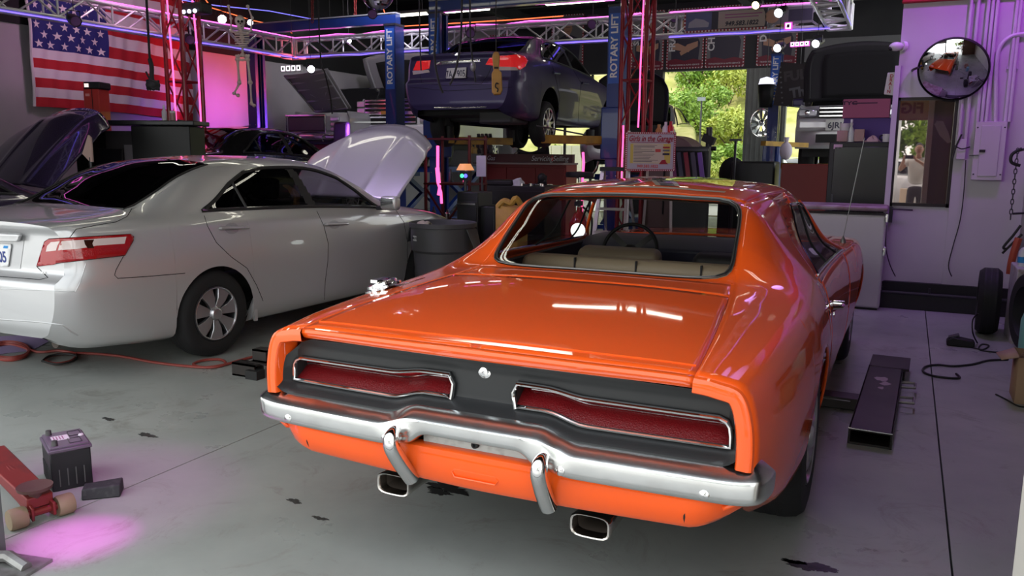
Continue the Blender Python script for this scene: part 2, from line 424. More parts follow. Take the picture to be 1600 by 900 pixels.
wall('wall_left', (-12.1, 11.05, 2.6), (.2, 19.1, 5.2), wm_left)
wall('trim_10', (-11.985, 11.05, 4.3), (.03, 19.0, 1.9), black_ceil); wall('ceiling', (-4.7, 11.05, 5.3), (15, 19.1, .2), black_ceil)
wall('wall_right', (2.75, 5.4, 2.6), (.2, 7.8, 5.2), wm_white)
# back wall with three roll-up openings
YB_ = 20.6
for nm, x0, x1, z0, z1, m in (('wall_back', -12, -9.85, 0, 5.2, wm_left), ('wall_back', -6.9, -5.72, 0, 3.57, wm_dark), ('wall_back', -3.67, -2.72, 0, 3.57, wm_grey), ('wall_back', .5, 2.8, 0, 5.2, wm_dark), ('wall_back', -9.85, .5, 3.57, 5.2, wm_dark)):
    wall(nm, ((x0+x1)/2, YB_+.1, (z0+z1)/2), (x1-x0, .2, z1-z0), m)
g = G()
for x in lin(8, -3.6, -2.78): g.box((x, YB_-.01, 1.78), (.02, .02, 3.56))
o = g.obj('trim_1', wm_grey); struct(o)
# middle opening: window bars
g = G()
for x in (-9.85, -9.1, -8.35, -7.6, -6.9): g.box((x, YB_+.05, 1.78), (.06, .06, 3.56))
for z in (.9, 1.95, 2.7): g.box((-8.37, YB_+.05, z), (2.95, .05, .06))
struct(g.obj('window_1', steel_d))
g = G(); g.box((-8.37, YB_+.05, 1.78), (2.95, .006, 3.5)); struct(g.obj('window_2', tint_glass('clear pane', (.9, .92, .9))))
# office block: front wall with a glazed door
OX = -.165; OY = 9.2
wd = [('wall_office', (OX+.02, 0), (.40+OX+.0-.25, 5.2))]
def wallp(name, x0, x1, z0, z1, m=wm_white, y=OY, th=.16): return wall(name, ((x0+x1)/2, y+th/2, (z0+z1)/2), (x1-x0, th, z1-z0), m)
DX0, DX1, DZ0, DZ1 = -.128, .372, 1.04, 2.075
wallp('wall_office', OX, 2.8, DZ1+.02, 5.2); wallp('wall_office', DX1+.02, 2.8, 0, DZ1+.02)
wall('wall_office', (OX+.08, 10.5, 2.6), (.16, 2.4, 5.2), wm_white)
g = G(); g.box(((OX+DX1)/2+.01, OY+.05, .65), (DX1-OX+.02, .06, .80)); d1 = struct(g.obj('door_1', wm_white))
g = G()
g.box((DX0-.01, OY+.03, (DZ0+DZ1)/2), (.03, .05, DZ1-DZ0+.05)); g.box((DX1+.005, OY+.03, (DZ0+DZ1)/2), (.03, .05, DZ1-DZ0+.05)); g.box((.122, OY+.03, DZ0-.005), (.53, .05, .03)); g.box((.122, OY+.03, DZ1+.005), (.53, .05, .03))
fr = g.obj('frame', mat('dark bronze frame', (.03, .025, .024), .4, .4), d1)
g = G(); g.box((.122, OY+.045, (DZ0+DZ1)/2), (.50, .008, DZ1-DZ0)); pn = g.obj('pane', mat('mirror film glass', (.46, .40, .36), .015, .9), fr)
g = G(); g.tube([(DX0+.01, OY-.05, .99), (DX0+.20, OY-.05, .985)], .008, 8); g.box((DX0, OY-.01, .93), (.04, .03, .16)); g.obj('handle', steel_d, d1)
g = G(); g.box((OX-.005, OY-.02, 1.2), (.05, .06, 2.4)); struct(g.obj('trim_2', wm_white))
# dark plinth along the office wall
g = G(); g.box((1.26, OY-.0, .125), (2.98, .10, .25)); struct(g.obj('baseboard_office', mat('black rubber plinth', (.012, .012, .014), .55)))
g = G(); g.box((1.06, OY-.10, .075), (2.7, .22, .15)); struct(g.obj('baseboard_step', mat('black step', (.014, .013, .016), .5)))
g = G(); g.tube([(-.3, OY-.22, .165), (2.6, OY-.22, .165)], .014, 8); g.tube([(.28, OY-.22, .165), (.28, OY-.22, .23)], .010, 8); struct(g.obj('trim_3', steel_d))
# red valance at the top of the wall
g = G(); g.box((.9, OY-.04, 3.30), (2.16, .07, .62)); tag(g.obj('awning_box', mat('red canvas', (.42, .02, .03), .7), bevel=.01), 'red box awning running along the top of the purple wall', 'awning')
# front wall behind the charger: wide door opening
wall('wall_front', (-11.0, 1.45, 2.6), (2.4, .2, 5.2), wm_white); wall('wall_front', (-6.6, 1.45, 3.92), (7.2, .2, 2.56), wm_white); wall('wall_front', (1.58, 1.45, 2.6), (2.54, .2, 5.2), mat('brown panel', (.16, .10, .065), .6)); wall('wall_front', (-1.2, 1.45, 4.35), (3.7, .2, 1.7), wm_white)
# left jamb post with foot plate, right jamb
pm = mat('grey green steel', (.13, .15, .14), .5, .3, noise=(6, (.09, .10, .09), .4, .7))
g = G(); g.box((-3.035, 1.72, 2.1), (.16, .08, 4.2)); g.box((-2.965, 1.755, 2.1), (.02, .04, 4.2)); jp = g.obj('trim_4', pm); struct(jp)
g = G(); g.box((-2.86, 1.72, .006), (.24, .16, .012), (0, 0, .2)); g.tube([(-2.95, 1.72, .025), (-2.87, 1.73, .04), (-2.77, 1.73, .016)], .022, 8); struct(g.obj('trim_5', mat('worn steel', (.30, .30, .29), .45, .7, noise=(14, (.15, .14, .13), .4, .7))))
g = G(); c_ = ony(1594, 850, 1.75); g.box((c_.x+.045, 1.70, 1.5), (.09, .20, 3.0)); struct(g.obj('trim_6', mat('cream paint', (.62, .60, .55), .55)))
# ceiling steel: joists and a beam
g = G()
for y in (4.2, 7.0, 9.8, 12.6, 15.4, 18.2): g.box((-4.7, y, 5.05), (14.6, .12, .30))
for x in (-9, -3.4): g.box((x, 11, 4.85), (.2, 18.5, .25))
struct(g.obj('trim_7', black_ceil))
# dark duct and soffit on the right, above the lifted suv
g = G(); g.box((-1.2, 14.2, 4.9), (2.0, 9.0, .5)); struct(g.obj('trim_8', mat('black duct', (.012, .012, .014), .6)))
# neutral grey band behind the lifted suv
g = G(); g.box((-.9, 20.4, 3.9), (2.9, .06, .5)); struct(g.obj('trim_9', mat('grey header', (.16, .16, .17), .6)))
# ---------------------------------------------------------------- outside: hill with brush
hm = mat('dry grassy hill', (.30, .30, .07), .9, noise=(1.1, (.55, .47, .20), .40, .66, 10), bump=(6, .6))
def hz(x, y): return max(0, (y-27)*.62)*smooth(26, 30, y)+.25*noise.noise(V((x*.35, y*.35, 1)))*smooth(27, 31, y)
hg = G(); hg.grid([[V((x, y, hz(x, y)-.02)) for x in lin(60, -26, 16)] for y in lin(40, 20.8, 52)])
struct(hg.obj('hill', hm))
g = G(); g.box((-5, 23.6, .0), (40, 5.4, .02)); struct(g.obj('road', mat('pale road', (.45, .44, .41), .8)))
leafm = mat('leaf green', (.11, .22, .018), .6, noise=(2.2, (.26, .38, .04), .35, .65)); leafm2 = mat('leaf yellow green', (.24, .32, .03), .6, noise=(2.2, (.40, .42, .06), .35, .65)); twig = mat('twig', (.10, .07, .045), .9)
def bush(c, r, h, seed, m, n=2400, nm='hill_bush', lab='', grp='bushes on the hill outside', ls=.085):
    rnd = random.Random(seed); t = thing(nm, lab, 'bush', c, 0, grp); g = G(); cl = [(V((rnd.gauss(0, r*.45), rnd.gauss(0, r*.45), h*rnd.uniform(.3, .95))), r*rnd.uniform(.25, .5)) for _ in range(9)]
    for i in range(n):
        cc, rr = rnd.choice(cl); d = V((rnd.gauss(0, 1), rnd.gauss(0, 1), rnd.gauss(0, .8))).normalized(); p = cc+d*rr*rnd.uniform(.55, 1.05)
        if p.z < .02: p.z = rnd.uniform(.02, .2)
        u = V((rnd.gauss(0, 1), rnd.gauss(0, 1), rnd.gauss(0, 1))).normalized()*ls*rnd.uniform(.6, 1.2); w_ = u.orthogonal().normalized()*u.length*.5
        g.add([p-u, p+w_, p+u, p-w_], [(0, 1, 2, 3)])
    g.obj('foliage', m, t, smooth=0, kind='stuff')
    g = G()
    for cc, rr in cl[:6]: g.tube([V((0, 0, -.1)), cc*.5+V((rnd.gauss(0, .08), 0, 0)), cc], .022, 5)
    g.obj('branches', twig, t)
bl = [(1090, 215, 25.8, .9, 1.3), (1125, 200, 27.6, 1.1, 1.7), (1070, 185, 28.2, .9, 1.4), (1150, 170, 29.5, 1.0, 1.5), (1060, 140, 30.2, 1.3, 1.8), (1100, 170, 30.8, 1.2, 1.6), (1140, 130, 32.6, 1.2, 1.5), (1095, 120, 33.6, 1.1, 1.3), (1160, 215, 26.6, .9, 1.3), (1075, 130, 35.5, 1.1, 1.3), (1130, 165, 34.8, 1.0, 1.2)]
HB = ['yellow green brush lowest on the hillside, nearest the doorway', 'green brush low on the hillside behind the nearest brush', 'green brush by the dark car roof in the doorway', 'yellow green brush by the right jamb, halfway up the hill', 'tall green brush at the left jamb, under the small grey sign', 'green brush in the middle of the doorway, halfway up', 'yellow green brush high on the right of the hillside', 'green brush high in the middle of the hillside', 'low green brush at the foot of the right jamb', 'yellow green brush at the top left of the hillside', 'green brush behind the halfway brush on the right']
for i, (px, py, y, r, h) in enumerate(bl):
    c = ony(px, py, y); bush((c.x, y, hz(c.x, y)-.05), r, h, i, leafm if i % 3 else leafm2, lab=HB[i])
for i, (x, y) in enumerate(((-11.5, 27.5), (-9.6, 29), (-2.4, 27.5), (-1.0, 29.2))):
    bush((x, y, hz(x, y)-.05), 1.1, 1.5, 40+i, leafm, 1500, lab='low green shrub outside, '+('far left past the barred window', 'behind the pale board fence', 'left one past the raised white suv', 'right one past the raised white suv')[i], grp='shrubs past the lifted cars')
# post sign on the hill
t = thing('road_sign', 'small grey sign on a thin post on the hillside', 'sign', (ony(1096, 165, 27).x, 27, .0))
g = G(); g.cyl((0, 0, .0), (0, 0, 3.35), .03, n=8); g.obj('post', steel_d, t)
g = G(); g.box((0, -.04, 3.3), (.26, .02, .12)); g.obj('panel', mat('grey sign', (.3, .32, .33), .5), t)
# white slatted fence beyond the middle window
t = thing('picket_fence', 'pale board fence outside the barred window at the back', 'fence', (-8.9, 25.6, 0)); cf_ = mat('cream boards', (.62, .58, .42), .7)
g = G(); g.box((0, 0, .9), (.34, .04, 1.8)); b0 = None
for i in range(12):
    if b0 is None: b0 = g.obj('board', cf_, t); b0.location = (-2.1, 0, 0)
    else: c = b0.copy(); COL.objects.link(c); c.location = (-2.1+i*.36, 0, 0)
g = G(); g.box((0, .04, .4), (4.4, .04, .1)); g.box((0, .04, 1.4), (4.4, .04, .1)); g.obj('rail', cf_, t)
# ---------------------------------------------------------------- ceiling fluorescent fittings
tubem = glow('fluorescent tube', (1, .96, .80), 9.5); housing = mat('black fitting', (.02, .02, .02), .5)
def tube_light(x, y, z, L, rz=0, lab='', grp=None, two=True):
    t = thing('tube_light', lab, 'light', (x, y, z), rz, grp)
    g = G(); g.box((0, 0, .05), (L, .14, .05)); g.cyl((-L*.35, 0, .07), (-L*.35, 0, 5.2-z), .006, n=6); g.cyl((L*.35, 0, .07), (L*.35, 0, 5.2-z), .006, n=6); g.obj('housing', housing, t)
    for s_ in ((-.035, .035) if two else (0,)):
        g = G(); g.cyl((-L/2+.02, s_, 0), (L/2-.02, s_, 0), .018, n=10); g.obj('tube', tubem, t)
for i, (x0, x1) in enumerate(((-12.0, -11.7), (-11.25, -10.75), (-9.63, -8.78), (-8.70, -7.41), (-6.26, -5.0))): tube_light((x0+x1)/2, 14.4, 4.23, max(.45, x1-x0), 0, 'lit tube fitting in the ceiling row, '+('farthest left, beside the skeleton', 'second from the left', 'third from the left, by the mirror ball', 'longest one above the raised purple sedan', 'last one, above the lettered column')[i], 'row of tubes under the ceiling')
for i, (x, y, L, rz) in enumerate(((-4.6, 8.3, 2.3, 0), (-2.1, 8.3, 2.3, 0), (-7.2, 8.3, 2.3, 0), (-9.7, 8.3, 1.6, 0), (-3.6, 4.3, 2.4, pi/2), (-7.0, 5.2, 2.4, pi/2), (-.6, 5.6, 2.4, pi/2), (-4.0, 12.0, 2.4, 0))):  # unseen tubes invented overhead for the streaks they reflect in the car paint
    tube_light(x, y, 4.45, L, rz, 'unseen added tube light overhead, '+('above the tool table', 'above the coupe nose', 'above the silver sedan nose', 'above the plum car', 'lengthwise between sedan and coupe', 'lengthwise above the silver sedan', 'lengthwise above the steel channel', 'between the red tower and the doorway')[i], 'added tube lights over the front bays')
# ---------------------------------------------------------------- orange coupe
CM = dict(tyre=mat('tyre rubber', (.012, .012, .013), .75, bump=(60, .15)), black=mat('black', (.008, .008, .009), .6), rim=mat('silver alloy', (.55, .55, .57), .28, .9), rimdark=mat('dark alloy', (.03, .03, .034), .5, .3))
orange = mat('orange paint', (.95, .108, .010), .45, coat=1., spec=.15, bump=(2.2, .03))
chrome = mat('chrome', (.82, .82, .82), .09, 1., bump=(8, .02)); old_chrome = mat('worn chrome', (.78, .79, .78), .22, 1., noise=(7, (.66, .66, .64), .45, .75), bump=(25, .05))
satin = mat('satin black paint', (.018, .019, .02), .42); blackm = CM['black']; rubber = mat('black rubber', (.012, .012, .012), .6)
cabin = mat('dark cabin trim', (.02, .018, .022), .6); tan = mat('tan vinyl', (.30, .23, .16), .5)
cglass = tint_glass('clear tinted glass', (.62, .63, .6)); dglass = tint_glass('dark tinted glass', (.10, .10, .11)); sglass = tint_glass('side glass', (.55, .55, .56))
redlens = mat('red lens', (.13, .006, .008), .2, coat=.6, bump=(220, .3)); redlens_b = mat('bright red lens', (.34, .008, .012), .18, coat=.6)
ch = thing('coupe', 'orange classic fastback coupe with chrome rear bumper and black tail panel', 'car', (-1.2035, 2.2, 0))
def sec_deck(w, zb, ws, zs, zd, x7=.35, x6=.7, zc=.012, mid=.0, x5=None):
    """rear deck / bonnet section: rocker, bulge, shoulder, then top"""
    return [(w-.16, zb), (w-.07, zb+.05), (w-.005+mid, .50), (w, .70), (ws, zs), (x5 or lerp(ws, x6, .45), lerp(zs, zd, .75)+.004), (x6, zd), (x7, zd+zc*.8), (0, zd+zc)]
st = [
 (.06, [(.80, .505), (.845, .535), (.872, .60), (.872, .76), (.835, .862), (.77, .884), (.702, .893), (.35, .897), (0, .898)]),
 (.30, [(.80, .42), (.88, .47), (.905, .56), (.905, .74), (.858, .882), (.78, .908), (.688, .920), (.35, .928), (0, .930)]),
 (.65, [(.80, .27), (.90, .36), (.935, .54), (.93, .74), (.875, .900), (.78, .930), (.655, .948), (.33, .960), (0, .962)]),
 (.98, [(.80, .24), (.91, .33), (.95, .54), (.945, .75), (.885, .912), (.77, .948), (.615, .970), (.31, .984), (0, .986)]),
 (1.20, [(.80, .23), (.91, .32), (.955, .55), (.95, .76), (.888, .918), (.775, .970), (.578, .986), (.29, .992), (0, .994)]),
 (1.46, [(.80, .22), (.90, .31), (.952, .55), (.945, .76), (.885, .922), (.745, 1.045), (.550, 1.155), (.28, 1.164), (0, 1.166)]),
 (1.68, [(.80, .21), (.90, .30), (.945, .55), (.938, .76), (.882, .924), (.73, 1.10), (.535, 1.292), (.27, 1.312), (0, 1.318)]),
 (2.05, [(.80, .20), (.89, .29), (.932, .55), (.922, .76), (.872, .926), (.745, 1.08), (.575, 1.318), (.29, 1.366), (0, 1.378)]),
 (2.55, [(.80, .20), (.89, .28), (.925, .55), (.915, .76), (.868, .924), (.765, 1.03), (.612, 1.318), (.31, 1.374), (0, 1.388)]),
 (2.86, [(.80, .20), (.89, .28), (.925, .55), (.917, .76), (.870, .920), (.775, 1.01), (.595, 1.292), (.31, 1.345), (0, 1.36)]),
 (3.20, [(.80, .20), (.89, .28), (.928, .55), (.92, .76), (.872, .914), (.79, .99), (.66, 1.10), (.33, 1.145), (0, 1.16)]),
 (3.52, [(.80, .20), (.89, .28), (.932, .55), (.925, .75), (.878, .906), (.80, .935), (.70, .95), (.35, .965), (0, .97)]),
 (4.29, [(.80, .22), (.90, .31), (.955, .55), (.95, .74), (.895, .885), (.80, .905), (.68, .915), (.35, .935), (0, .94)]),
 (5.00, [(.80, .26), (.88, .35), (.93, .55), (.925, .70), (.87, .84), (.79, .86), (.68, .865), (.35, .88), (0, .885)]),
 (5.20, [(.78, .32), (.85, .38), (.89, .52), (.885, .66), (.84, .80), (.77, .82), (.66, .825), (.35, .835), (0, .84)])]
RA, FA = (1.318, .36, .37), (4.289, .36, .37)
def ch_bulge(x, z, y): return -.018*(1-min(abs(x)/.85, 1)**2)*max(0, 1-y/.9)
CH = Loft(st, (RA, FA), ch_bulge)
def seam(y): return 6
# body sides: quarter, door, fender
gs = {k: G() for k in ('quarter', 'fender', 'hood', 'cowl')}
for sd in (1, -1):
    q = G()
    for ya, yb in ((.06, 1.20), (1.20, 1.68), (1.68, 1.80), (1.80, 1.862)): CH.patch(q, sd, 0, 14, y0=ya, y1=yb, s0=0, s1=4, arch=True, ys=CH.ylist(ya, yb, .05))
    for ya, yb in ((.06, 1.20), (1.20, 1.68)): CH.patch(q, sd, 20, 14, y0=ya, y1=yb, s0=4, s1=6, ys=CH.ylist(ya, yb, .05))
    CH.patch(q, sd, 0, 14, quad=((1.68, 4), (1.80, 4), (2.40, 6), (1.68, 6)), ys=CH.ylist(1.68, 1.80, .05)+[])   # sail up to the side window
    q.obj('quarter_panel', orange, ch, solid=.012)
    d = G(); CH.patch(d, sd, 0, 14, y0=1.868, y1=3.30, s0=0, s1=4, ys=CH.ylist(1.868, 3.30))
    CH.patch(d, sd, 26, 2, y0=1.805, y1=3.40, s0=4, s1=4.22)
    d.obj('door', orange, ch, solid=.012)
    f = G(); CH.patch(f, sd, 0, 14, y0=3.308, y1=5.2, s0=0, s1=4, arch=True, ys=CH.ylist(3.308, 5.2)); CH.patch(f, sd, 20, 6, y0=3.52, y1=5.2, s0=4, s1=5.7)
    CH.patch(f, sd, 6, 3, quad=((3.40, 4), (3.52, 4), (3.52, 5.5), (3.46, 4.6)))
    f.obj('fender', orange, ch, solid=.012)
    g = G(); CH.patch(g, sd, 16, 10, quad=((1.866, 4.22), (3.38, 4.22), (2.90, 5.72), (2.316, 5.72)))
    w_ = g.obj('side_window', sglass, ch)
    t = G(); t.tube(CH.edge(sd, [(1.86, 4.2), (3.40, 4.2)], 30), .009, 6); t.tube(CH.edge(sd, [(1.86, 4.2), (2.316, 5.73), (2.92, 5.73)], 16), .009, 6)
    t.obj('trim', chrome, w_)
    t = G(); t.tube(CH.edge(sd, [(2.42, 4.25), (2.56, 5.7)], 16), .007, 6); t.obj('divider', blackm, w_); t = G(); t.tube(CH.edge(sd, [(3.02, 4.25), (2.88, 5.7)], 12), .006, 6); t.obj('divider', blackm, w_)
    p = G(); p.tube(CH.edge(sd, [(3.40, 4.22), (2.92, 5.86)], 16), .012, 8); p.obj('windscreen_pillar', orange, ch)
    h = G(); hp = CH.P(1.99+.09, 3.12, sd); h.tube([hp+V((sd*.005, -.075, 0)), hp+V((sd*.045, -.06, .004)), hp+V((sd*.048, .0, .006)), hp+V((sd*.045, .06, .004)), hp+V((sd*.005, .075, 0))], .010, 8)
    h.cyl(hp+V((0, .05, .002)), hp+V((sd*.05, .05, .002)), .017); h.lathe([(.001, .012), (.014, .01), (.014, 0)], hp+V((0, .03, -.05)), (sd, 0, 0), 12)
    h.obj('door_handle', chrome, ch)
roof = G(); hood = G(); fil = G(); rw = G(); ws = G(); lid = G()
for sd in (1, -1):
    CH.patch(roof, sd, 26, 16, y0=1.70, y1=2.86, s0=6, s1=8)
    CH.patch(roof, sd, 10, 3, quad=((2.316, 5.70), (2.93, 5.70), (2.86, 6), (2.40, 6)))
    CH.patch(fil, sd, 6, 20, y0=.988, y1=1.195, s0=5.995, s1=8)
    CH.patch(ws, sd, 14, 14, quad=((2.87, 5.9), (3.50, 5.7), (3.50, 8), (2.87, 8)))
    CH.patch(hood, sd, 30, 14, y0=3.56, y1=5.2, s0=5.72, s1=8)
    CH.patch(lid, sd, 24, 20, y0=.062, y1=.98, s0=6.008, s1=8)
roof = roof.obj('roof', orange, ch, solid=.02); hood.obj('hood', orange, ch, solid=.015); fil.obj('deck_filler', orange, ch, solid=.012)
ws.obj('windscreen', cglass, ch)
# boot lid: a top skin with a turned-down rear lip
for sd in (1, -1):
    CH.patch(lid, sd, 1, 20, quad=((.062, 6.008), (.062, 6.008), (.062, 8), (.062, 8)))
lip = []
for u in lin(41, -1, 1):
    a = CH.P(.062, 8-abs(u)*1.99, 1 if u > 0 else -1); x = a.x; dz = .043-.004*abs(u)
    lip.append([a, a+V((0, -.010, -.006)), a+V((0, -.014, -.016)), a+V((0, -.004, -dz+.006)), a+V((0, .004, -dz)), a+V((0, .03, -dz))])
lid.grid(lip); lid_o = lid.obj('boot_lid', orange, ch, solid=.01)
# pressed ridge near the lid edge
r = G(); r.tube([CH.P(.135, 8-abs(u)*1.96, 1 if u > 0 else -1)+V((0, 0, .0005)) for u in lin(40, -1, 1)], .004, 6); r.obj('lid_ridge', orange, lid_o)
# rear window with frame, rounded corners
def rwp(u, v):   # u -1..1 across, v 0..1 up; on the loft
    y = lerp(1.212, 1.682, v); return CH.P(y, 8-abs(u)*2.02, 1 if u >= 0 else -1)
out = []
for a in lin(65)[:-1]:
    a *= 2*pi; c, s_ = cos(a), sin(a); n = 5.5; k = (abs(c)**n+abs(s_)**n)**(-1/n); out.append((c*k, .5+.5*s_*k))
bt = G(); bt.grid([[rwp(u*k, .5+(v-.5)*k)+V((0, 0, .002)) for u, v in out] for k in (.02, .3, .6, .8, .9, .97)], cv=True)
rwo = bt.obj('rear_window', tint_glass('rear window glass', (.92, .92, .88)), ch)
fr = G(); fr.grid([[rwp(u*k, .5+(v-.5)*k2)+V((0, -.002, e)) for u, v in out] for k, k2, e in ((.965, .95, -.004), (.97, .955, .006), (.99, .985, .008), (1.0, 1.0, .004))], cv=True); fr.obj('rubber_seal', rubber, rwo)
fr = G()
for k, k2 in ((.978, .963), (1.0, .998)): fr.tube([rwp(u*k, .5+(v-.5)*k2)+V((0, -.004, .008)) for u, v in out], .0020, 6, closed=True)
fr.obj('bright_trim', mat('dull chrome', (.22, .22, .22), .4, .9), rwo)
# fill the corners round the window
cf = G(); sq = []
for u, v in out:
    k = 1/max(abs(u), abs(2*v-1)); sq.append((max(-1, min(1, u*k*1.0)), .5+(v-.5)*k))
cf.grid([[rwp(u, v) for u, v in out], [rwp(u, v)+V((0, 0, .0)) for u, v in sq], [CH.P(lerp(1.19, 1.70, v), 8-abs(u)*2.07, 1 if u >= 0 else -1) for u, v in sq]], cv=True); cf.obj('window_surround', orange, ch)
# ---- tail
def tz(x): return 0
# orange end caps
for sd in (1, -1):
    g = G(); prof = []
    # outline of the section at the tail from z .64 to the lid seam; inner offset line
    o_ = [CH.P(.06, s_, sd) for s_ in lin(40, 2.25, 6)]
    inn = []
    for i, p in enumerate(o_):
        a = o_[max(i-1, 0)]; b = o_[min(i+1, 39)]; d = (b-a); n = V((d.z, 0, -d.x)); n.normalize()
        if n.x*sd > 0: n = -n
        if n.z > 0 and i > 24: n = -n if n.z > 0 else n
        inn.append(p+n*.05)
    rows = []
    for p, q in zip(o_, inn):
        p0 = p+V((0, 0, 0)); rows.append([p0, p0+V((0, -.012, 0))+(q-p)*.08, lerp(p, q, .3)+V((0, -.018, 0)), lerp(p, q, .9)+V((0, -.016, 0)), q+V((0, -.008, 0)), q+V((0, .09, 0))])
    g.grid(rows); g.obj('end_cap', orange, ch)
# black tail panel, raised lower moulding, two recessed lamps
def wav(x):   # the dip of lamps and bumper towards the middle
    return .030*smooth(.36, .22, abs(x))
PT = lambda x: CH.P(.06, 6, 1).z-.045 if abs(x) < .70 else .848-.05*max(0, (abs(x)-.70)/.12)**2.5
lampout = {}
def lamp_outline(sd, grow=0.):
    """closed outline in (x,z)"""
    top = [(x, lerp(.762, .756, (x-.12)/.68)+wav(x)*.55+grow) for x in lin(24, .125, .765)]
    rc = [(.782+grow*.8, .749+grow*.7), (.792+grow, .736), (.796+grow, .71)]
    bot = [(x, .680+wav(x)*1.05-grow) for x in lin(24, .796+grow, .135)]
    lc = [(.118-grow, .735), (.116-grow, .752)]
    p = top+rc+bot+[(.124-grow, .700)]+lc
    return [(sd*a, b) for a, b in p]
def panel_y(x, z):
    y = .130-.020*(1-min(abs(x)/.85, 1)**2)
    t = smooth(.680, .640, z-wav(x)*1.0); return y-.065*t-.012*smooth(.80, .84, z)
pg = G(); xs = lin(91, -.828, .828); rows = []
for x in xs:
    zt = .846-.012*(abs(x)/.8)**2 if abs(x) < .70 else .8385-.075*((abs(x)-.70)/.125)**2.2
    zb = .628+wav(x)*.9 if abs(x) < .76 else .628+.03*((abs(x)-.76)/.065)**2
    rows.append([V((x, panel_y(x, z)-(0 if abs(x) < .79 else .05*((abs(x)-.79)/.038)**2), z)) for z in lin(30, zb, zt)])
pg.grid(rows)
pan = pg.obj('tail_panel', satin, ch)
# cut lamp holes
def inside(x, z, poly):
    c = False; j = len(poly)-1
    for i in range(len(poly)):
        if (poly[i][1] > z) != (poly[j][1] > z) and x < (poly[j][0]-poly[i][0])*(z-poly[i][1])/(poly[j][1]-poly[i][1])+poly[i][0]: c = not c
        j = i
    return c
for sd in (1, -1):
    L = lamp_outline(sd); cx = sum(p[0] for p in L)/len(L); Y = lambda x: .130-.020*(1-min(abs(x)/.85, 1)**2)
    big = lamp_outline(sd, .014); b2 = [p for p in big]
    g = G(); g.grid([[V((x, panel_y(x, z)+.004, z)) for x, z in lamp_outline(sd, .013)], [V((x, Y(x)-.012, z)) for x, z in lamp_outline(sd, .012)], [V((x, Y(x)-.014, z)) for x, z in lamp_outline(sd, .008)], [V((x, Y(x)-.004, z)) for x, z in L]], cv=True)
    bez = g.obj('lamp_bezel', satin, ch)
    g = G(); g.tube([V((x, Y(x)-.016, z)) for x, z in lamp_outline(sd, .004)], .0055, 6, closed=True); g.obj('chrome_trim', chrome, bez)
    # recessed box: floor ledge slopes back and up, upper lens behind
    tp = [(x, z) for x, z in L]
    n = 40; xsL = lin(n, .120, .795)
    def ztop(x): return lerp(.762, .756, (x-.12)/.68)+wav(x)*.55-(.02*max(0, (x-.76)/.04)**2)
    def zbot(x): return .680+wav(x)*1.05
    def zmid(x): return lerp(zbot(x), ztop(x), .62)+(.0)
    g = G(); g.grid([[V((sd*x, Y(x)-.004, zbot(x))), V((sd*x, Y(x)+.055, zmid(x)))] for x in xsL]); g.obj('lower_lens', redlens, bez)
    g = G(); g.grid([[V((sd*x, Y(x)+.055, zmid(x)+.002)), V((sd*x, Y(x)+.048, ztop(x)+.006)), V((sd*x, Y(x)-.004, ztop(x)+.004))] for x in xsL]); g.obj('upper_lens', redlens_b, bez)
    g = G(); g.tube([V((sd*x, Y(x)+.046, zmid(x)+.002)) for x in lin(n, .150, .785)], .0035, 6); g.tube([V((sd*.150, Y(x)+.045, zmid(.15))), V((sd*.150, Y(x)+.045, ztop(.15)-.002))], .0028, 6); g.obj('chrome_divider', chrome, bez)
    for x in (.119, .796): g = G(); g.add([V((sd*x, Y(x)-.004, zbot(x)-.006)), V((sd*x, Y(x)+.06, zbot(x)-.006)), V((sd*x, Y(x)+.06, ztop(x)+.006)), V((sd*x, Y(x)-.004, ztop(x)+.006))], [(0, 1, 2, 3)]); g.obj('lamp_end', satin, bez)
    lampout[sd] = L
# remove panel faces behind the lamps
bm = bmesh.new(); bm.from_mesh(pan.data); kill = []
for f in bm.faces:
    c = f.calc_center_median()
    if inside(c.x, c.z, lamp_outline(1, .008)) or inside(c.x, c.z, lamp_outline(-1, .008)): kill.append(f)
bmesh.ops.delete(bm, geom=kill, context='FACES'); bm.to_mesh(pan.data); bm.free()
g = G(); g.lathe([(.024, .0), (.024, .008), (.016, .010), (.015, .016), (.004, .018), (.001, .014)], (0, .118, .806), (0, -1, 0), 24); g.obj('boot_lock', chrome, ch)
# ---- bumper: swept section, dips below the lamps, wraps at the corners
def bump_path():
    P = []
    for u in lin(121, -1, 1):
        a = abs(u); sg = 1 if u > 0 else -1
        if a < .88: x = a/.88*.86; y = .035-.03*(1-(x/.86)**2)
        else:
            t = (a-.88)/.12; ang = t*pi/2; x = .86+.055*sin(ang); y = .035+.05*(1-cos(ang))+.09*max(0, t-.5)*2*.5
        P.append((sg*x, y, sg*(min(a, 1))))
    return P
bp = bump_path(); rows = []
prof = [(.062, .026), (.050, .031), (.022, .020), (-.004, .001), (-.012, -.004), (-.0145, -.012), (-.0135, -.036), (-.012, -.064), (-.007, -.076), (.012, -.081), (.06, -.078)]
for i, (x, y, u) in enumerate(bp):
    a = bp[max(i-1, 0)]; b = bp[min(i+1, len(bp)-1)]; t = V((b[0]-a[0], b[1]-a[1], 0)).normalized(); nrm = V((t.y, -t.x, 0))
    z0 = .612+wav(x)*1.25+.012*max(0, (abs(x)-.80)/.1)**2; r = []
    for k, (o_, h) in enumerate(prof):
        hh = h
        if h < -.03: hh = h+(wav(x)*-.6 if h < -.05 else 0); hh += .040*smooth(.24, .17, abs(x))
        pinch = .010*exp(-((abs(x)-.305)/.03)**2) if k in (1, 2, 3, 4, 5) else 0
        r.append(V((x, y, z0+hh))+nrm*(-o_-pinch))
    rows.append(r)
g = G(); g.grid(rows); bo = g.obj('rear_bumper', old_chrome, ch, sub=1)
g = G()
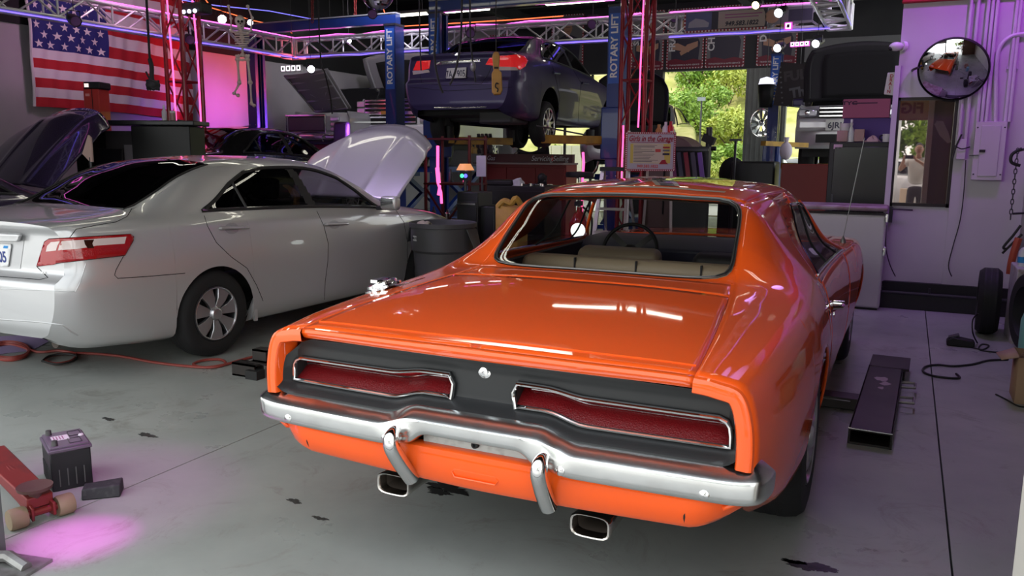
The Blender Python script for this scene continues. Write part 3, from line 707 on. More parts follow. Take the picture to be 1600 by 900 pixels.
for x in (-.752, -.318, .318, .752): g.lathe([(.016, 0), (.015, .005), (.008, .009), (.001, .010)], (x, .020-.03*(1-(x/.86)**2)+.005, .560), (0, -1, 0), 16)
g.obj('bumper_bolts', chrome, bo)
# plate recess panel between the guards
g = G(); g.box((0, .055, .575), (.40, .008, .115)); rp = g.obj('plate_mount', mat('grimy chrome', (.42, .42, .40), .45, .6, noise=(18, (.2, .19, .17), .5, .8)), ch)
g = G(); g.lathe([(.014, 0), (.012, .012), (.006, .014), (.001, .006)], (.0, .05, .575), (0, -1, 0), 12); g.lathe([(.006, 0), (.001, .004)], (.005, .05, .545), (0, -1, 0), 8); g.obj('plate_bolts', blackm, rp)
for sd in (1, -1):
    g = G(); P = cr([(sd*.268, .012, .600), (sd*.268, -.030, .595), (sd*.266, -.045, .56), (sd*.262, -.010, .50), (sd*.258, .035, .44), (sd*.256, .06, .41)], 6)
    g.tube(P, .024, 12, radii=[lerp(.012, .026, min(1, i/8)) if i < 8 else lerp(.026, .030, i/len(P)) for i in range(len(P))])
    g.obj('bumper_guard', chrome, ch)
# ---- lower valance
rows = []
for u in lin(81, -1, 1):
    x = u*.872; a = abs(x); wrap = .11*max(0, (a-.70)/.172)**2.2
    zt = .548; zb = .413+.03*(a/.872)**1.5+.078*max(0, (a-.70)/.172)**1.3; y = .045+wrap-.0*(1-u*u)
    rows.append([V((x, y+.015, zt)), V((x, y-.004, zt-.012)), V((x, y, lerp(zt, zb, .4))), V((x, y+.015, lerp(zt, zb, .85))), V((x, y+.035, zb)), V((x, y+.10, zb+.005))])
g = G(); g.grid(rows); va = g.obj('valance', orange, ch, solid=.01)
g = G()
for sd in (1, -1): g.tube([V((sd*.695, .042, .535)), V((sd*.695, .042, .50)), V((sd*.692, .047, .47)), V((sd*.69, .056, .447))], .0045, 6)
g.obj('panel_gap', blackm, va)
g = G(); g.tube([V((a, .041-b*0, .468+b)) for a, b in ((-.075, .012), (.075, .012), (.085, .0), (.075, -.016), (-.075, -.016), (-.085, 0))], .0035, 6, closed=True); g.obj('pressed_recess', orange, va)
g = G(); g.lathe([(.006, 0), (.001, .004)], (-.10, .047, .475), (0, -1, 0), 8); g.lathe([(.006, 0), (.001, .004)], (.105, .047, .470), (0, -1, 0), 8); g.obj('bolt_hole', blackm, va)
# bottom of quarter corners closed by the body floor
g = G(); g.box((0, 3.0, .25), (1.55, 2.6, .05)); g.box((0, .65, .46), (1.5, 1.0, .06)); g.box((0, 1.0, .38), (.9, .4, .14)); g.obj('floor_pan', mat('underbody', (.012, .012, .012), .8), ch)
g = G(); g.cyl((-.75, 1.318, .33), (.75, 1.318, .33), .045); g.cyl((-.75, 4.29, .33), (.75, 4.29, .33), .04); g.obj('axle', blackm, ch)
# ---- exhaust tips: rounded rectangles, double walled
for sd in (1, -1):
    def rr(y, k, n=28):
        o_ = []
        for i in range(n):
            a = 2*pi*i/n; c, s_ = cos(a), sin(a); q = (abs(c)**4+abs(s_)**4)**(-.25); o_.append(V((sd*.374+.068*k*c*q, y, .338+.039*k*s_*q)))
        return o_
    g = G(); g.grid([rr(.60, .80), rr(.16, .98), rr(.125, 1.02), rr(.118, .97), rr(.12, .88), rr(.128, .83), rr(.30, .80)], cv=True); ex = g.obj('exhaust_tip', mat('polished steel', (.7, .66, .62), .18, 1.), ch)
    g = G(); g.grid([rr(.16, .81), rr(.35, .78), rr(.36, .05)], cv=True); g.obj('sooty_bore', mat('soot', (.06, .045, .035), .7), ex)
# ---- wheels
for sd in (1, -1):
    wheel(ch, 1.318, sd*.925, .345, .27, CM, .20, 'mag', 5, side=sd); wheel(ch, 4.289, sd*.905, .335, .22, CM, .19, 'mag', 5, side=sd)
# ---- fuel cap on the left quarter
g = G(); c0 = CH.P(.74, 4.55, -1); nx = V((-.35, -.08, 1)).normalized()
g.lathe([(.085, 0), (.085, .010), (.072, .014), (.070, .026), (.060, .030), (.001, .032)], c0, nx, 28)
g.box(c0+nx*.038, (.035, .10, .014)); g.obj('fuel_cap', chrome, ch)
# antenna
g = G(); a0 = CH.P(3.95, 4.7, 1); g.lathe([(.022, 0), (.018, .02), (.008, .035), (.004, .05)], a0, (0, 0, 1), 12); at = V((a0.x+.085, a0.y+.05, a0.z+.72)); g.tube([a0+V((0, 0, .04)), at], .0028, 6); g.sphere(at, .006, 8, 6); g.obj('antenna', mat('antenna steel', (.25, .25, .25), .35, .9), ch)
# roof stripes (printed dark band with cream edges), thin decal on the roof
def rp_(u, y, e=.0025): return CH.P(y, 8-abs(u)*2, 1 if u >= 0 else -1)+V((0, 0, e))
dk = mat('navy decal', (.02, .02, .05), .3, coat=1); cm_ = mat('cream decal', (.6, .52, .42), .35, coat=1)
g = G(); g.grid([[rp_(lerp(-.62, .18, v)+.62*t, lerp(1.86, 2.62, t)) for v in lin(3, .42, .58)] for t in lin(12)]); g.grid([[rp_(lerp(.62, -.18, v)-.62*t, lerp(1.86, 2.62, t)) for v in lin(3, .42, .58)] for t in lin(12)]); g.obj('roof_decal', dk, ch)
g = G()
for v0, v1 in ((.36, .42), (.58, .64)):
    g.grid([[rp_(lerp(-.62, .18, v)+.62*t, lerp(1.86, 2.62, t), .0028) for v in (v0, v1)] for t in lin(12)]); g.grid([[rp_(lerp(.62, -.18, v)-.62*t, lerp(1.86, 2.62, t), .0028) for v in (v0, v1)] for t in lin(12)])
g.grid([[rp_(u, y, .0028) for y in (1.80, 1.83)] for u in lin(20, -.75, .75)]); g.obj('decal_edge', cm_, ch)
# ---- cabin: parcel shelf, rear bench, front seats, dash, wheel
g = G(); g.box((0, 1.52, .90), (1.36, .60, .03)); g.obj('parcel_shelf', cabin, ch)
def cushion(c, d, n=12):
    g = G(); g.box(c, d); return g
g = cushion((0, 1.84, .80), (1.30, .16, .36)); bs = g.obj('rear_bench', tan, ch, bevel=.05, seg=4)
g = G(); [g.box((x, 1.765, .83), (.008, .02, .30)) for x in (-.33, 0, .33)]; g.obj('seat_seam', cabin, bs)
for sd in (1, -1):
    g = G(); g.box((sd*.36, 2.62, .70), (.52, .15, .50), (.15, 0, 0)); g.obj('front_seat', tan if sd < 0 else cabin, ch, bevel=.05, seg=4)
    g = G(); g.box((sd*.80, 2.6, .72), (.04, 1.7, .40)); g.obj('door_card', cabin, ch)
g = G(); g.prism([V((-.78, 3.05, .70)), V((-.78, 3.02, .90)), V((-.78, 3.12, .955)), V((-.78, 3.50, .955)), V((-.78, 3.5, .7))], (1.56, 0, 0)); g.obj('dashboard', mat('dash vinyl', (.03, .03, .06), .45), ch, bevel=.015)
sc_ = V((-.36, 2.80, .905)); ax = V((0, -.93, .36)).normalized(); g = G(); X_ = V((1, 0, 0)); Y_ = ax.cross(X_)
g.tube([sc_+X_*(.178*cos(2*pi*i/40))+Y_*(.178*sin(2*pi*i/40)) for i in range(40)], .012, 8, closed=True); so = g.obj('steering_wheel', blackm, ch)
g = G()
for a in (pi*.22, pi*.78, -pi/2):
    d = X_*cos(a)-Y_*sin(a)*-1; g.bar(sc_-ax*.02, sc_+d*.172, .035, .004, ax)
g.lathe([(.045, -.03), (.045, .0), (.03, .012), (.001, .014)], sc_, ax, 20); g.obj('spokes', mat('brushed spokes', (.12, .12, .12), .3, 1), so)
g = G(); g.cyl(sc_-ax*.03, V((-.36, 3.2, .72)), .03); g.obj('steering_column', cabin, ch)
g = G(); g.box((0, 2.93, 1.27), (.20, .02, .05)); g.obj('rear_view_mirror', cabin, ch, bevel=.008)
g = G(); g.grid([[CH.P(y, 8-abs(u)*1.98, 1 if u >= 0 else -1)+V((0, 0, -.035)) for u in lin(17, -1, 1)] for y in lin(12, 1.72, 2.84)]); g.obj('headliner', mat('headliner', (.16, .15, .13), .8), ch)

# ---------------------------------------------------------------- four-door saloons (shared shell)
silver = mat('silver paint', (.55, .55, .555), .36, .45, 1.); navy = mat('dark plum paint', (.030, .022, .075), .42, .25, .3)
plastic = mat('black plastic', (.015, .015, .016), .55); seatm = mat('dark seat cloth', (.03, .03, .033), .85); bright = mat('bright trim', (.7, .7, .7), .15, 1.)
under = MATS['underbody']; gap = mat('shut line', (.004, .004, .004), .9)
SED = [
 (.00, [(.58, .33), (.66, .37), (.735, .52), (.755, .74), (.735, .97), (.70, 1.03), (.56, 1.050), (.3, 1.060), (0, 1.063)]),
 (.05, [(.64, .28), (.72, .33), (.795, .52), (.815, .74), (.785, .975), (.74, 1.038), (.59, 1.060), (.3, 1.071), (0, 1.074)]),
 (.16, [(.70, .24), (.79, .29), (.850, .52), (.862, .74), (.823, .98), (.77, 1.048), (.62, 1.074), (.3, 1.087), (0, 1.090)]),
 (.36, [(.74, .22), (.84, .27), (.882, .52), (.890, .74), (.848, .985), (.79, 1.058), (.645, 1.090), (.32, 1.106), (0, 1.110)]),
 (.56, [(.76, .20), (.86, .25), (.895, .52), (.900, .74), (.858, .985), (.80, 1.062), (.650, 1.108), (.32, 1.124), (0, 1.130)]),
 (.80, [(.77, .19), (.865, .24), (.902, .50), (.905, .74), (.865, .985), (.805, 1.065), (.640, 1.198), (.32, 1.228), (0, 1.235)]),
 (1.06, [(.77, .19), (.865, .24), (.905, .48), (.907, .74), (.868, .98), (.808, 1.066), (.612, 1.315), (.32, 1.355), (0, 1.365)]),
 (1.36, [(.77, .185), (.86, .23), (.900, .46), (.905, .74), (.868, .97), (.808, 1.058), (.590, 1.392), (.32, 1.442), (0, 1.455)]),
 (1.80, [(.77, .185), (.855, .225), (.893, .44), (.902, .72), (.868, .955), (.812, 1.045), (.592, 1.418), (.33, 1.468), (0, 1.482)]),
 (2.30, [(.77, .185), (.855, .225), (.893, .44), (.902, .70), (.868, .94), (.815, 1.028), (.600, 1.410), (.33, 1.462), (0, 1.476)]),
 (2.65, [(.77, .185), (.855, .225), (.893, .44), (.902, .69), (.868, .93), (.818, 1.012), (.622, 1.352), (.33, 1.402), (0, 1.416)]),
 (3.00, [(.77, .185), (.86, .225), (.897, .45), (.903, .68), (.868, .92), (.822, .995), (.672, 1.215), (.35, 1.262), (0, 1.275)]),
 (3.40, [(.77, .19), (.865, .24), (.903, .47), (.905, .68), (.868, .91), (.815, .970), (.725, 1.02), (.37, 1.045), (0, 1.052)]),
 (3.84, [(.77, .20), (.865, .25), (.905, .50), (.903, .68), (.855, .89), (.80, .935), (.69, .960), (.35, .985), (0, .992)]),
 (4.40, [(.74, .22), (.82, .27), (.868, .50), (.865, .65), (.80, .80), (.74, .835), (.62, .855), (.32, .875), (0, .88)]),
 (4.70, [(.64, .25), (.72, .30), (.77, .48), (.765, .60), (.70, .70), (.64, .73), (.54, .745), (.28, .755), (0, .76)]),
 (4.80, [(.50, .30), (.58, .34), (.63, .48), (.625, .57), (.57, .64), (.52, .66), (.44, .67), (.22, .68), (0, .68)])]
def sed_bulge(x, z, y):
    f = max(0, 1-y/.6)**1.5
    return -f*(.075*smooth(.745, .68, z)+.05*(1-min(abs(x)/.75, 1)**2)+.025*smooth(.98, 1.04, z)*smooth(.4, .0, y))+.03*f*smooth(.42, .30, z)
def inpoly(x, z, poly):
    c = False; j = len(poly)-1
    for i in range(len(poly)):
        if (poly[i][1] > z) != (poly[j][1] > z) and x < (poly[j][0]-poly[i][0])*(z-poly[i][1])/(poly[j][1]-poly[i][1])+poly[i][0]: c = not c
        j = i
    return c
def sedan(name, label, cat, loc, rz, paint, rim_style, rim_n, R=.325, rimR=.205, glass=None, front=None, open_hood=True, dlo=None, group=None, full=True, wheels=True, rimcol=None):
    root = thing(name, label, cat, loc, rz, group)
    Lf = Loft(SED, ((1.075, .315, .365), (3.85, .315, .365)), sed_bulge); glass = glass or dglass
    m = dict(CM)
    if rimcol: m['rim'] = rimcol
    # window outline in (y, row): lower edge at row 5.06, top follows the rail
    dl = dlo or [(1.06, 5.08), (1.22, 5.30), (1.42, 5.58), (1.62, 5.78), (1.85, 5.86), (2.2, 5.88), (2.5, 5.86), (2.72, 5.80), (2.90, 5.62), (3.05, 5.36), (3.18, 5.08)]
    bp0, bp1 = ((2.20, 5.06), (2.10, 5.9)), ((2.31, 5.06), (2.19, 5.9))
    def splity(s_, k): a, b = (bp0, bp1)[k]; return lerp(a[0], b[0], (s_-a[1])/(b[1]-a[1]))
    body = G(); objs = []
    ys = Lf.ylist(0, 4.8, .045)
    for sd in (1, -1):
        for ya, yb in ((0, 4.8),):
            Lf.patch(body, sd, 0, 20, y0=0, y1=4.8, s0=0, s1=5, arch=True, ys=ys)
        panes = [G(), G()]; band = G(); py = sorted(set([round(q, 4) for q in lin(150, .56, 3.5)])); ss = lin(33, 5, 6)
        V_ = {}
        def vp(i, j):
            if (i, j) not in V_: V_[i, j] = Lf.P(py[i], ss[j], sd)
            return V_[i, j]
        for i in range(len(py)-1):
            for j in range(len(ss)-1):
                yc, sc_ = (py[i]+py[i+1])/2, (ss[j]+ss[j+1])/2; quad = [vp(i, j), vp(i+1, j), vp(i+1, j+1), vp(i, j+1)]
                if sd < 0: quad.reverse()
                if inpoly(yc, sc_, dl):
                    if yc < splity(sc_, 0): panes[0].add(quad, [(0, 1, 2, 3)])
                    elif yc > splity(sc_, 1): panes[1].add(quad, [(0, 1, 2, 3)])
                    else: band.add(quad, [(0, 1, 2, 3)])
                else: body.add(quad, [(0, 1, 2, 3)])
        Lf.patch(body, sd, 14, 6, y0=0, y1=.56, s0=5, s1=6)
        band.obj('door_pillar', plastic, root)
        for k, p in enumerate(panes):
            w_ = p.obj('side_window', (front or glass) if k else glass, root)
            if k == 0:
                t = G(); t.tube([Lf.P(q, s_, sd) for q, s_ in ((1.50, 5.10), (1.46, 5.62))], .013, 6); t.obj('divider', plastic, w_)
        t = G(); cl = []
        for i in range(len(dl)):
            a, b = dl[i], dl[(i+1) % len(dl)]; n = 24 if i == len(dl)-1 else 6
            cl += [Lf.P(lerp(a[0], b[0], k/n), lerp(a[1], b[1], k/n), sd) for k in range(n)]
        t.tube(cl, .016, 6, closed=True); tr = t.obj('window_seal', plastic, root)
        t = G(); t.tube([p+V((sd*.006, 0, .006)) for p in cl], .0075, 6, closed=True); t.obj('bright_trim', bright, tr)
        # boot lid, roof
        Lf.patch(body, sd, 14, 8, y0=0, y1=.56, s0=6, s1=8)
        Lf.patch(body, sd, 24, 10, y0=1.36, y1=2.66, s0=6, s1=8)
        Lf.patch(body, sd, 10, 2, y0=.56, y1=1.36, s0=6, s1=6.16); Lf.patch(body, sd, 8, 2, y0=2.66, y1=3.42, s0=6, s1=6.12)
        if not open_hood: Lf.patch(body, sd, 22, 20, y0=3.46, y1=4.8, s0=5, s1=8)
        else:
            Lf.patch(body, sd, 22, 4, y0=3.46, y1=4.8, s0=5, s1=5.7); Lf.patch(body, sd, 4, 10, y0=4.62, y1=4.8, s0=5.7, s1=8)
    # end caps
    for yy in (0, 4.8):
        R_ = []
        for s_ in lin(60, 0, 8):
            a = Lf.P(yy, s_, 1); x = a.x; r = []
            for u in lin(25, -1, 1):
                p = V((x*u, yy, a.z)); p.y += Lf.bulge(x*u, a.z, yy) if yy == 0 else .04*(1-u*u); r.append(p)
            R_.append(r)
        body.grid(R_)
    bo = body.obj('body', paint, root, smooth=50)
    rg = G(); wg = G()
    for sd in (1, -1):
        Lf.patch(rg, sd, 16, 12, quad=((.565, 6.15), (1.36, 6.15), (1.36, 8), (.565, 8)))
        Lf.patch(wg, sd, 14, 12, quad=((2.66, 6.12), (3.45, 6.10), (3.45, 8), (2.66, 8)))
    rwi = rg.obj('rear_window', glass, root); ww = wg.obj('windscreen', cglass, root)
    t = G(); pth = []
    for sd, rg_ in ((1, lin(12)), (-1, lin(12)[::-1])): pth += [Lf.P(lerp(.565, 1.355, k), 6.15, sd) for k in rg_]
    t.tube(pth+[], .010, 6, closed=True); t.obj('window_seal', plastic, rwi)
    objs = [bo, rwi]
    if full:
        g = G(); g.box((0, 2.2, .30), (1.5, 4.0, .06)); g.box((0, .55, .36), (1.3, .8, .12)); g.obj('floor_pan', under, root)
        g = G(); g.box((0, .95, 1.04), (1.25, .62, .03)); g.obj('parcel_shelf', seatm, root)
        g = G(); g.box((0, 1.35, .80), (1.32, .18, .56), (-.2, 0, 0)); g.obj('rear_seat', seatm, root, bevel=.05)
        for sd in (1, -1):
            g = G(); g.box((sd*.38, 2.20, .78), (.5, .14, .62), (-.18, 0, 0)); st_ = g.obj('front_seat', seatm, root, bevel=.05)
            g = G(); g.box((sd*.38, 2.14, 1.20), (.26, .09, .18), (-.1, 0, 0)); g.obj('headrest', seatm, st_, bevel=.03)
        g = G(); g.prism([V((-.74, 2.85, .68)), V((-.74, 2.80, .92)), V((-.74, 2.95, .985)), V((-.74, 3.40, 1.0)), V((-.74, 3.4, .68))], (1.48, 0, 0)); g.obj('dashboard', plastic, root, bevel=.015)
        g = G(); c = V((-.38, 2.68, .96)); ax = V((0, -.9, .42)).normalized(); X_ = V((1, 0, 0)); Y_ = ax.cross(X_)
        g.tube([c+X_*(.18*cos(2*pi*i/28))+Y_*(.18*sin(2*pi*i/28)) for i in range(28)], .014, 6, closed=True); g.cyl(c-ax*.02, c-ax*.2, .04); g.bar(c-X_*.17, c+X_*.17, .05, .02, ax); g.obj('steering_wheel', plastic, root)
        g = G()
        for z_ in (.3,): g.box((0, 3.52, .72), (1.3, .04, .5)); g.box((0, 4.2, .45), (1.3, 1.0, .06)); g.box((.1, 4.05, .70), (.62, .5, .26)); g.box((-.45, 3.9, .72), (.25, .3, .2)); g.box((0, 4.58, .62), (1.2, .06, .3))
        g.obj('engine', mat('engine', (.05, .05, .052), .5, .4), root, bevel=.02)
    if wheels:
        for sd in (1, -1):
            for y in (1.075, 3.85): wheel(root, y, sd*.888, R, .215, m, rimR, rim_style, rim_n, side=sd)
    return root, Lf, objs
def hood(root, hinge_y, hinge_z, w, L, Lc, ang, paint, m_in=None, crown=.06, hw=None, ridge=.5, n=28, dirn=1, flat=0):
    """raised bonnet: hinged at the screen; L at centre, Lc at corners"""
    hw = hw or w*.94
    d = V((0, dirn*cos(ang), sin(ang))); nr = V((0, -dirn*sin(ang), cos(ang))); P = []
    for v in lin(n):
        r = []
        for u in lin(n+13, -1, 1):
            l = (L-(L-Lc)*abs(u)**2.4)*v; wd_ = lerp(hw, w, smooth(0, .5, v))*(1-.10*smooth(.7, 1, v)); x = u*wd_
            k = crown*(1-abs(u)**2.2)+.035*sin(pi*v)*(1-flat)-.05*smooth(.8, 1, v)*(1-flat)
            if ridge: k += .016*exp(-((abs(x)-ridge*w*lerp(.8, 1.05, v))/.035)**2)
            r.append(V((x, hinge_y, hinge_z))+d*l+nr*k)
        P.append(r)
    g = G(); g.grid(P); o = g.obj('hood', paint, root, solid=.012)
    g = G(); g.grid([[p-nr*.045 for p in r[2:-2]] for r in P[1:-1]]); g.obj('hood_liner', m_in or plastic, o)
    return o
# ---- silver saloon beside the coupe
cam_loc = (-5.4635, 3.3786, 0); crz = radians(-2)
cry, CL, cobj = sedan('sedan', 'silver four-door sedan parked beside the orange coupe with its hood raised', 'car', cam_loc, crz, silver, 'cap', 7, rimR=.205, front=tint_glass('light tint glass', (.5, .5, .5)))
hood(cry, 3.60, 1.01, .76, 1.20, .90, radians(42), silver, seatm)
g = G(); g.cyl((.60, 3.75, .95), (.45, 4.28, 1.50), .008, n=8); g.obj('hood_prop', bright, cry)
cb = bvh_of(cobj)
def on(bv, root, name, pix, m, off=.004, th=.0, parent=None, label=None, res=5., world=True, solid=0):
    g = drape(bv, pix, off, res=res); return g.obj(name, m, parent or root, world=True, label=label, solid=solid)
def line(bv, root, name, pix, r=.0025, m=gap, off=.0005, parent=None, step=5., n=5):
    p = trace(bv, pix, off, step); g = G(); g.tube(p, r, n); return g.obj(name, m, parent or root, world=True)
# tail lamp
tl = on(cb, cry, 'tail_lamp', [(59, 416), (71, 378), (78, 373.5), (120, 371.5), (203, 366.5), (208, 370), (207, 376), (194, 399), (150, 404), (90, 411), (85, 413.5)], mat('red lamp plastic', (.38, .006, .010), .12, coat=1), .010, solid=.012)
on(cb, cry, 'clear_lens', [(76, 384), (82, 378), (94, 377), (90, 391), (74, 393)], mat('clear lens', (.72, .60, .58), .12, coat=1), .0115, parent=tl, label='clear lens')
on(cb, cry, 'clear_lens', [(97, 377), (130, 375), (196, 370.5), (193, 381), (150, 384), (128, 388), (93, 391)], MATS['clear lens'], .0115, parent=tl, label='clear lens')
on(cb, cry, 'lower_lens', [(91, 395), (132, 391), (186, 385), (190, 388), (186, 396), (140, 400), (90, 407)], mat('deep red lens', (.36, .006, .010), .15, coat=1, bump=(120, .3)), .0115, parent=tl)
on(cb, cry, 'bulb_reflector', [(130, 375.5), (146, 375), (143, 381), (146, 388), (136, 388), (132, 382)], mat('dark reflector', (.10, .03, .02), .2, .8), .0122, parent=tl, res=3)
line(cb, cry, 'lamp_outline', [(59, 416), (71, 378), (78, 373.5), (120, 371.5), (203, 366.5), (208, 370), (207, 376), (194, 399), (150, 404), (90, 411), (59, 416)], .004, gap, .006, parent=tl)
for nm, p in (('rear_door_gap', [(319, 337), (324, 353), (338, 379), (362, 402), (386, 419), (401, 446), (411, 470)]), ('front_door_gap', [(495, 330), (506, 353), (513, 381), (512, 410), (508, 440), (507, 468)]), ('fender_gap', [(614, 322), (631, 347), (637, 381), (636, 420), (634, 440)]),
              ('bumper_gap', [(193, 400), (181, 422), (179, 430), (184, 435), (230, 432), (289, 427)]), ('boot_gap', [(206, 326), (199, 338), (181, 347), (150, 352), (119, 358), (109, 371)]), ('fuel_flap', [(58, 417), (75, 434), (62, 437), (0, 432)])):
    line(cb, cry, nm, p)
# handles
for cx, cy, w_ in ((364, 357, 21), (524, 351, 16)):
    on(cb, cry, 'handle_recess', [(cx+w_*.55*cos(a)-2, cy+w_*.42*sin(a)) for a in lin(14, 0, 2*pi)[:-1]], mat('handle shade silver', (.42, .42, .43), .4, .5, 1), .0015, res=3)  # flat patch, darker silver painted in for the shade of the bowl
    p = trace(cb, [(cx-w_, cy), (cx+w_, cy-1)], .022, 4); a = trace(cb, [(cx-w_, cy), (cx-w_+1, cy)], .002, 2); b = trace(cb, [(cx+w_, cy-1), (cx+w_-1, cy-1)], .002, 2)
    g = G(); q = [a[0]]+p+[b[0]]; g.tube(q, .014, 8, radii=[.010]+[.013]*len(p)+[.010]); g.obj('door_handle', silver, cry, world=True)
# mirror
m0 = atd(603, 317, (onx(592, 322, -4.45)-CAM).dot(FW)); g = G(); q = Matrix.Rotation(crz, 3, 'Z')
g.box(m0+q @ V((.05, -.0, 0)), (.19, .10, .13), q); mo = g.obj('door_mirror', silver, cry, world=True, bevel=.035, seg=4)
g = G(); g.box(m0+q @ V((.05, -.052, 0)), (.145, .006, .095), q); g.obj('mirror_glass', chrome, mo, world=True, bevel=.003); g = G(); g.box(m0+q @ V((-.06, .02, -.05)), (.12, .05, .04), q); g.obj('mirror_arm', plastic, mo, world=True, bevel=.01)
# plate recess and plate
on(cb, cry, 'plate_recess', [(-60, 363), (32, 364), (39, 368), (32, 420), (-60, 418)], mat('recess shade silver', (.50, .50, .51), .4, .4, .6), .002)
on(cb, cry, 'plate_garnish', [(-60, 360), (35, 362), (40, 366), (36, 377), (-60, 374)], silver, .022, solid=.02)
pl = on(cb, cry, 'license_plate', [(-62, 380), (19, 381), (20, 384), (15.5, 415), (13, 417), (-62, 415)], mat('plate white', (.78, .78, .78), .4), .012, solid=.004)
bl = mat('plate blue', (.02, .04, .22), .5); rd = mat('plate red', (.5, .03, .05), .5)
def px_text(bv, body, px, py, hpx, root, m, off, tilt=(0, 1), parent=None, sx=1., name='lettering', dx=(10, 0), bold=.0):
    p, n = hit(bv, px, py); p2, n2 = hit(bv, px+dx[0], py+dx[1]); p3, n3 = hit(bv, px, py-6)
    dd = (p-CAM).dot(FW); size = hpx*dd/CAMF*1.4
    xd = (p2-p).normalized(); ud = (p3-p).normalized()
    return text(body, size, p+n*off, xd, ud, m, parent or root, name, sx=sx, bold=bold)
px_text(cb, '05', 7, 402, 17, cry, bl, .0135, parent=pl, dx=(8, .2), sx=.8, bold=.002); px_text(cb, 'rnia', -2, 386.5, 4, cry, rd, .0135, parent=pl, sx=1)
on(cb, cry, 'sticker', [(9, 383.5), (16, 383.8), (15, 388), (8, 387.5)], mat('sticker blue', (.02, .25, .6), .5), .0135, parent=pl, res=2)
px_text(cb, 'XLE', 69, 426, 3.2, cry, chrome, .004, sx=1.3)
line(cb, cry, 'bumper_crease', [(0, 451), (60, 453), (118, 456), (126, 440), (134, 412)], .003, silver, .0)
line(cb, cry, 'lower_crease', [(0, 499), (60, 503), (98, 508), (112, 519), (122, 524)], .006, mat('bumper shade', (.45, .45, .45), .4, .3, .6), -.002)
g = G(); g.cyl((.52, .10, .27), (.52, .9, .30), .03); g.cyl((.52, .05, .27), (.52, .25, .27), .038); g.obj('exhaust', mat('rusty steel', (.10, .08, .07), .6, .6), cry)
g = G(); g.box((.87, 1.47, .30), (.02, .03, .20)); g.obj('mud_flap', silver, cry)
# ---------------------------------------------------------------- dark saloon on the centre lift
SUB = (-5.50, 9.80, 1.76); SRZ = .038
plate_g = mat('plate grey', (.55, .55, .53), .5)
sub, SL, sobj = sedan('lifted_sedan', 'dark purple four-door sedan raised on the blue lift, seen from behind', 'car', SUB, SRZ, navy, 'spokes', 10, rimR=.235, R=.325, open_hood=False, glass=tint_glass('smoked glass', (.04, .04, .05)), wheels=False,
    dlo=[(1.00, 5.10), (1.10, 5.42), (1.25, 5.68), (1.5, 5.82), (1.85, 5.87), (2.2, 5.88), (2.5, 5.86), (2.72, 5.80), (2.90, 5.62), (3.05, 5.36), (3.18, 5.08)], rimcol=mat('bright alloy', (.75, .75, .78), .3, .8))
ms = dict(CM); ms['rim'] = MATS['bright alloy']
for sd in (1, -1):
    for y in (1.075, 3.85): wheel(sub, y, sd*.888, .325, .215, ms, .235, 'spokes', 10, side=sd, z=.17)
g = G()
for y in (1.075, 3.85): g.cyl((-.7, y, .26), (.7, y, .26), .05)
g.box((.45, .45, .24), (.5, .55, .18)); g.cyl((.35, .9, .25), (.1, 3.6, .25), .035); g.obj('exhaust', mat('sooty steel', (.05, .05, .05), .6, .5), sub, bevel=.03)
sb = bvh_of(sobj); redl = mat('tail red', (.55, .015, .02), .15, coat=1, emit=(.7, .02, .02), es=.45)
a1 = on(sb, sub, 'tail_lamp', [(646, 110), (652, 95), (673, 94), (671, 107), (660, 110)], redl, .01, res=3, solid=.01)
on(sb, sub, 'reverse_lens', [(645, 111), (670, 109), (672, 113), (646, 117)], mat('reverse lens', (.5, .42, .38), .2, coat=1), .008, res=3, parent=a1)
a1 = on(sb, sub, 'tail_lamp', [(759, 101), (765, 91), (776, 87), (808, 86), (819, 88), (824, 95), (820, 104), (812, 109), (804, 105), (780, 104)], redl, .01, res=3, solid=.01)
on(sb, sub, 'reverse_lens', [(772, 104), (806, 105), (810, 110), (774, 110)], MATS['reverse lens'], .008, res=3, parent=a1)
on(sb, sub, 'chrome_garnish', [(682, 97), (716, 94), (751, 92), (751, 97), (716, 99), (682, 102)], chrome, .014, res=3, solid=.01)
on(sb, sub, 'badge', [(704, 84), (711, 82), (722, 83), (714, 87)], chrome, .008, res=3)
pz = on(sb, sub, 'license_plate', [(700, 107), (730, 105.5), (729, 124), (698, 125)], plate_g, .03, res=3, solid=.01)
px_text(sb, '7A', 703.5, 117, 11, sub, mat('plate ink', (.05, .05, .08), .6), .032, parent=pz, dx=(6, -.4), sx=.62, bold=.002); px_text(sb, '905', 722, 116, 11, sub, MATS['plate ink'], .032, parent=pz, dx=(6, -.4), sx=.62, bold=.002)
for nm, p in (('boot_gap', [(656, 112), (659, 130), (700, 134), (752, 131), (762, 118), (768, 104)]), ('bumper_gap', [(640, 136), (700, 142), (760, 139), (800, 136)]), ('rear_door_gap', [(862, 100), (868, 120), (874, 150), (873, 188)]), ('front_door_gap', [(896, 110), (908, 130), (905, 160), (903, 190)])): line(sb, sub, nm, p, step=3)
line(sb, sub, 'bumper_strip', [(679, 168), (720, 168.5), (760, 167)], .008, chrome, .004, step=3)
for cx, cy in ((868, 114), (913, 130)):
    p = trace(sb, [(cx-5, cy), (cx+5, cy+1)], .02, 3)
    if len(p) > 1: g = G(); g.tube(p, .018, 8); g.obj('door_handle', navy, sub, world=True)
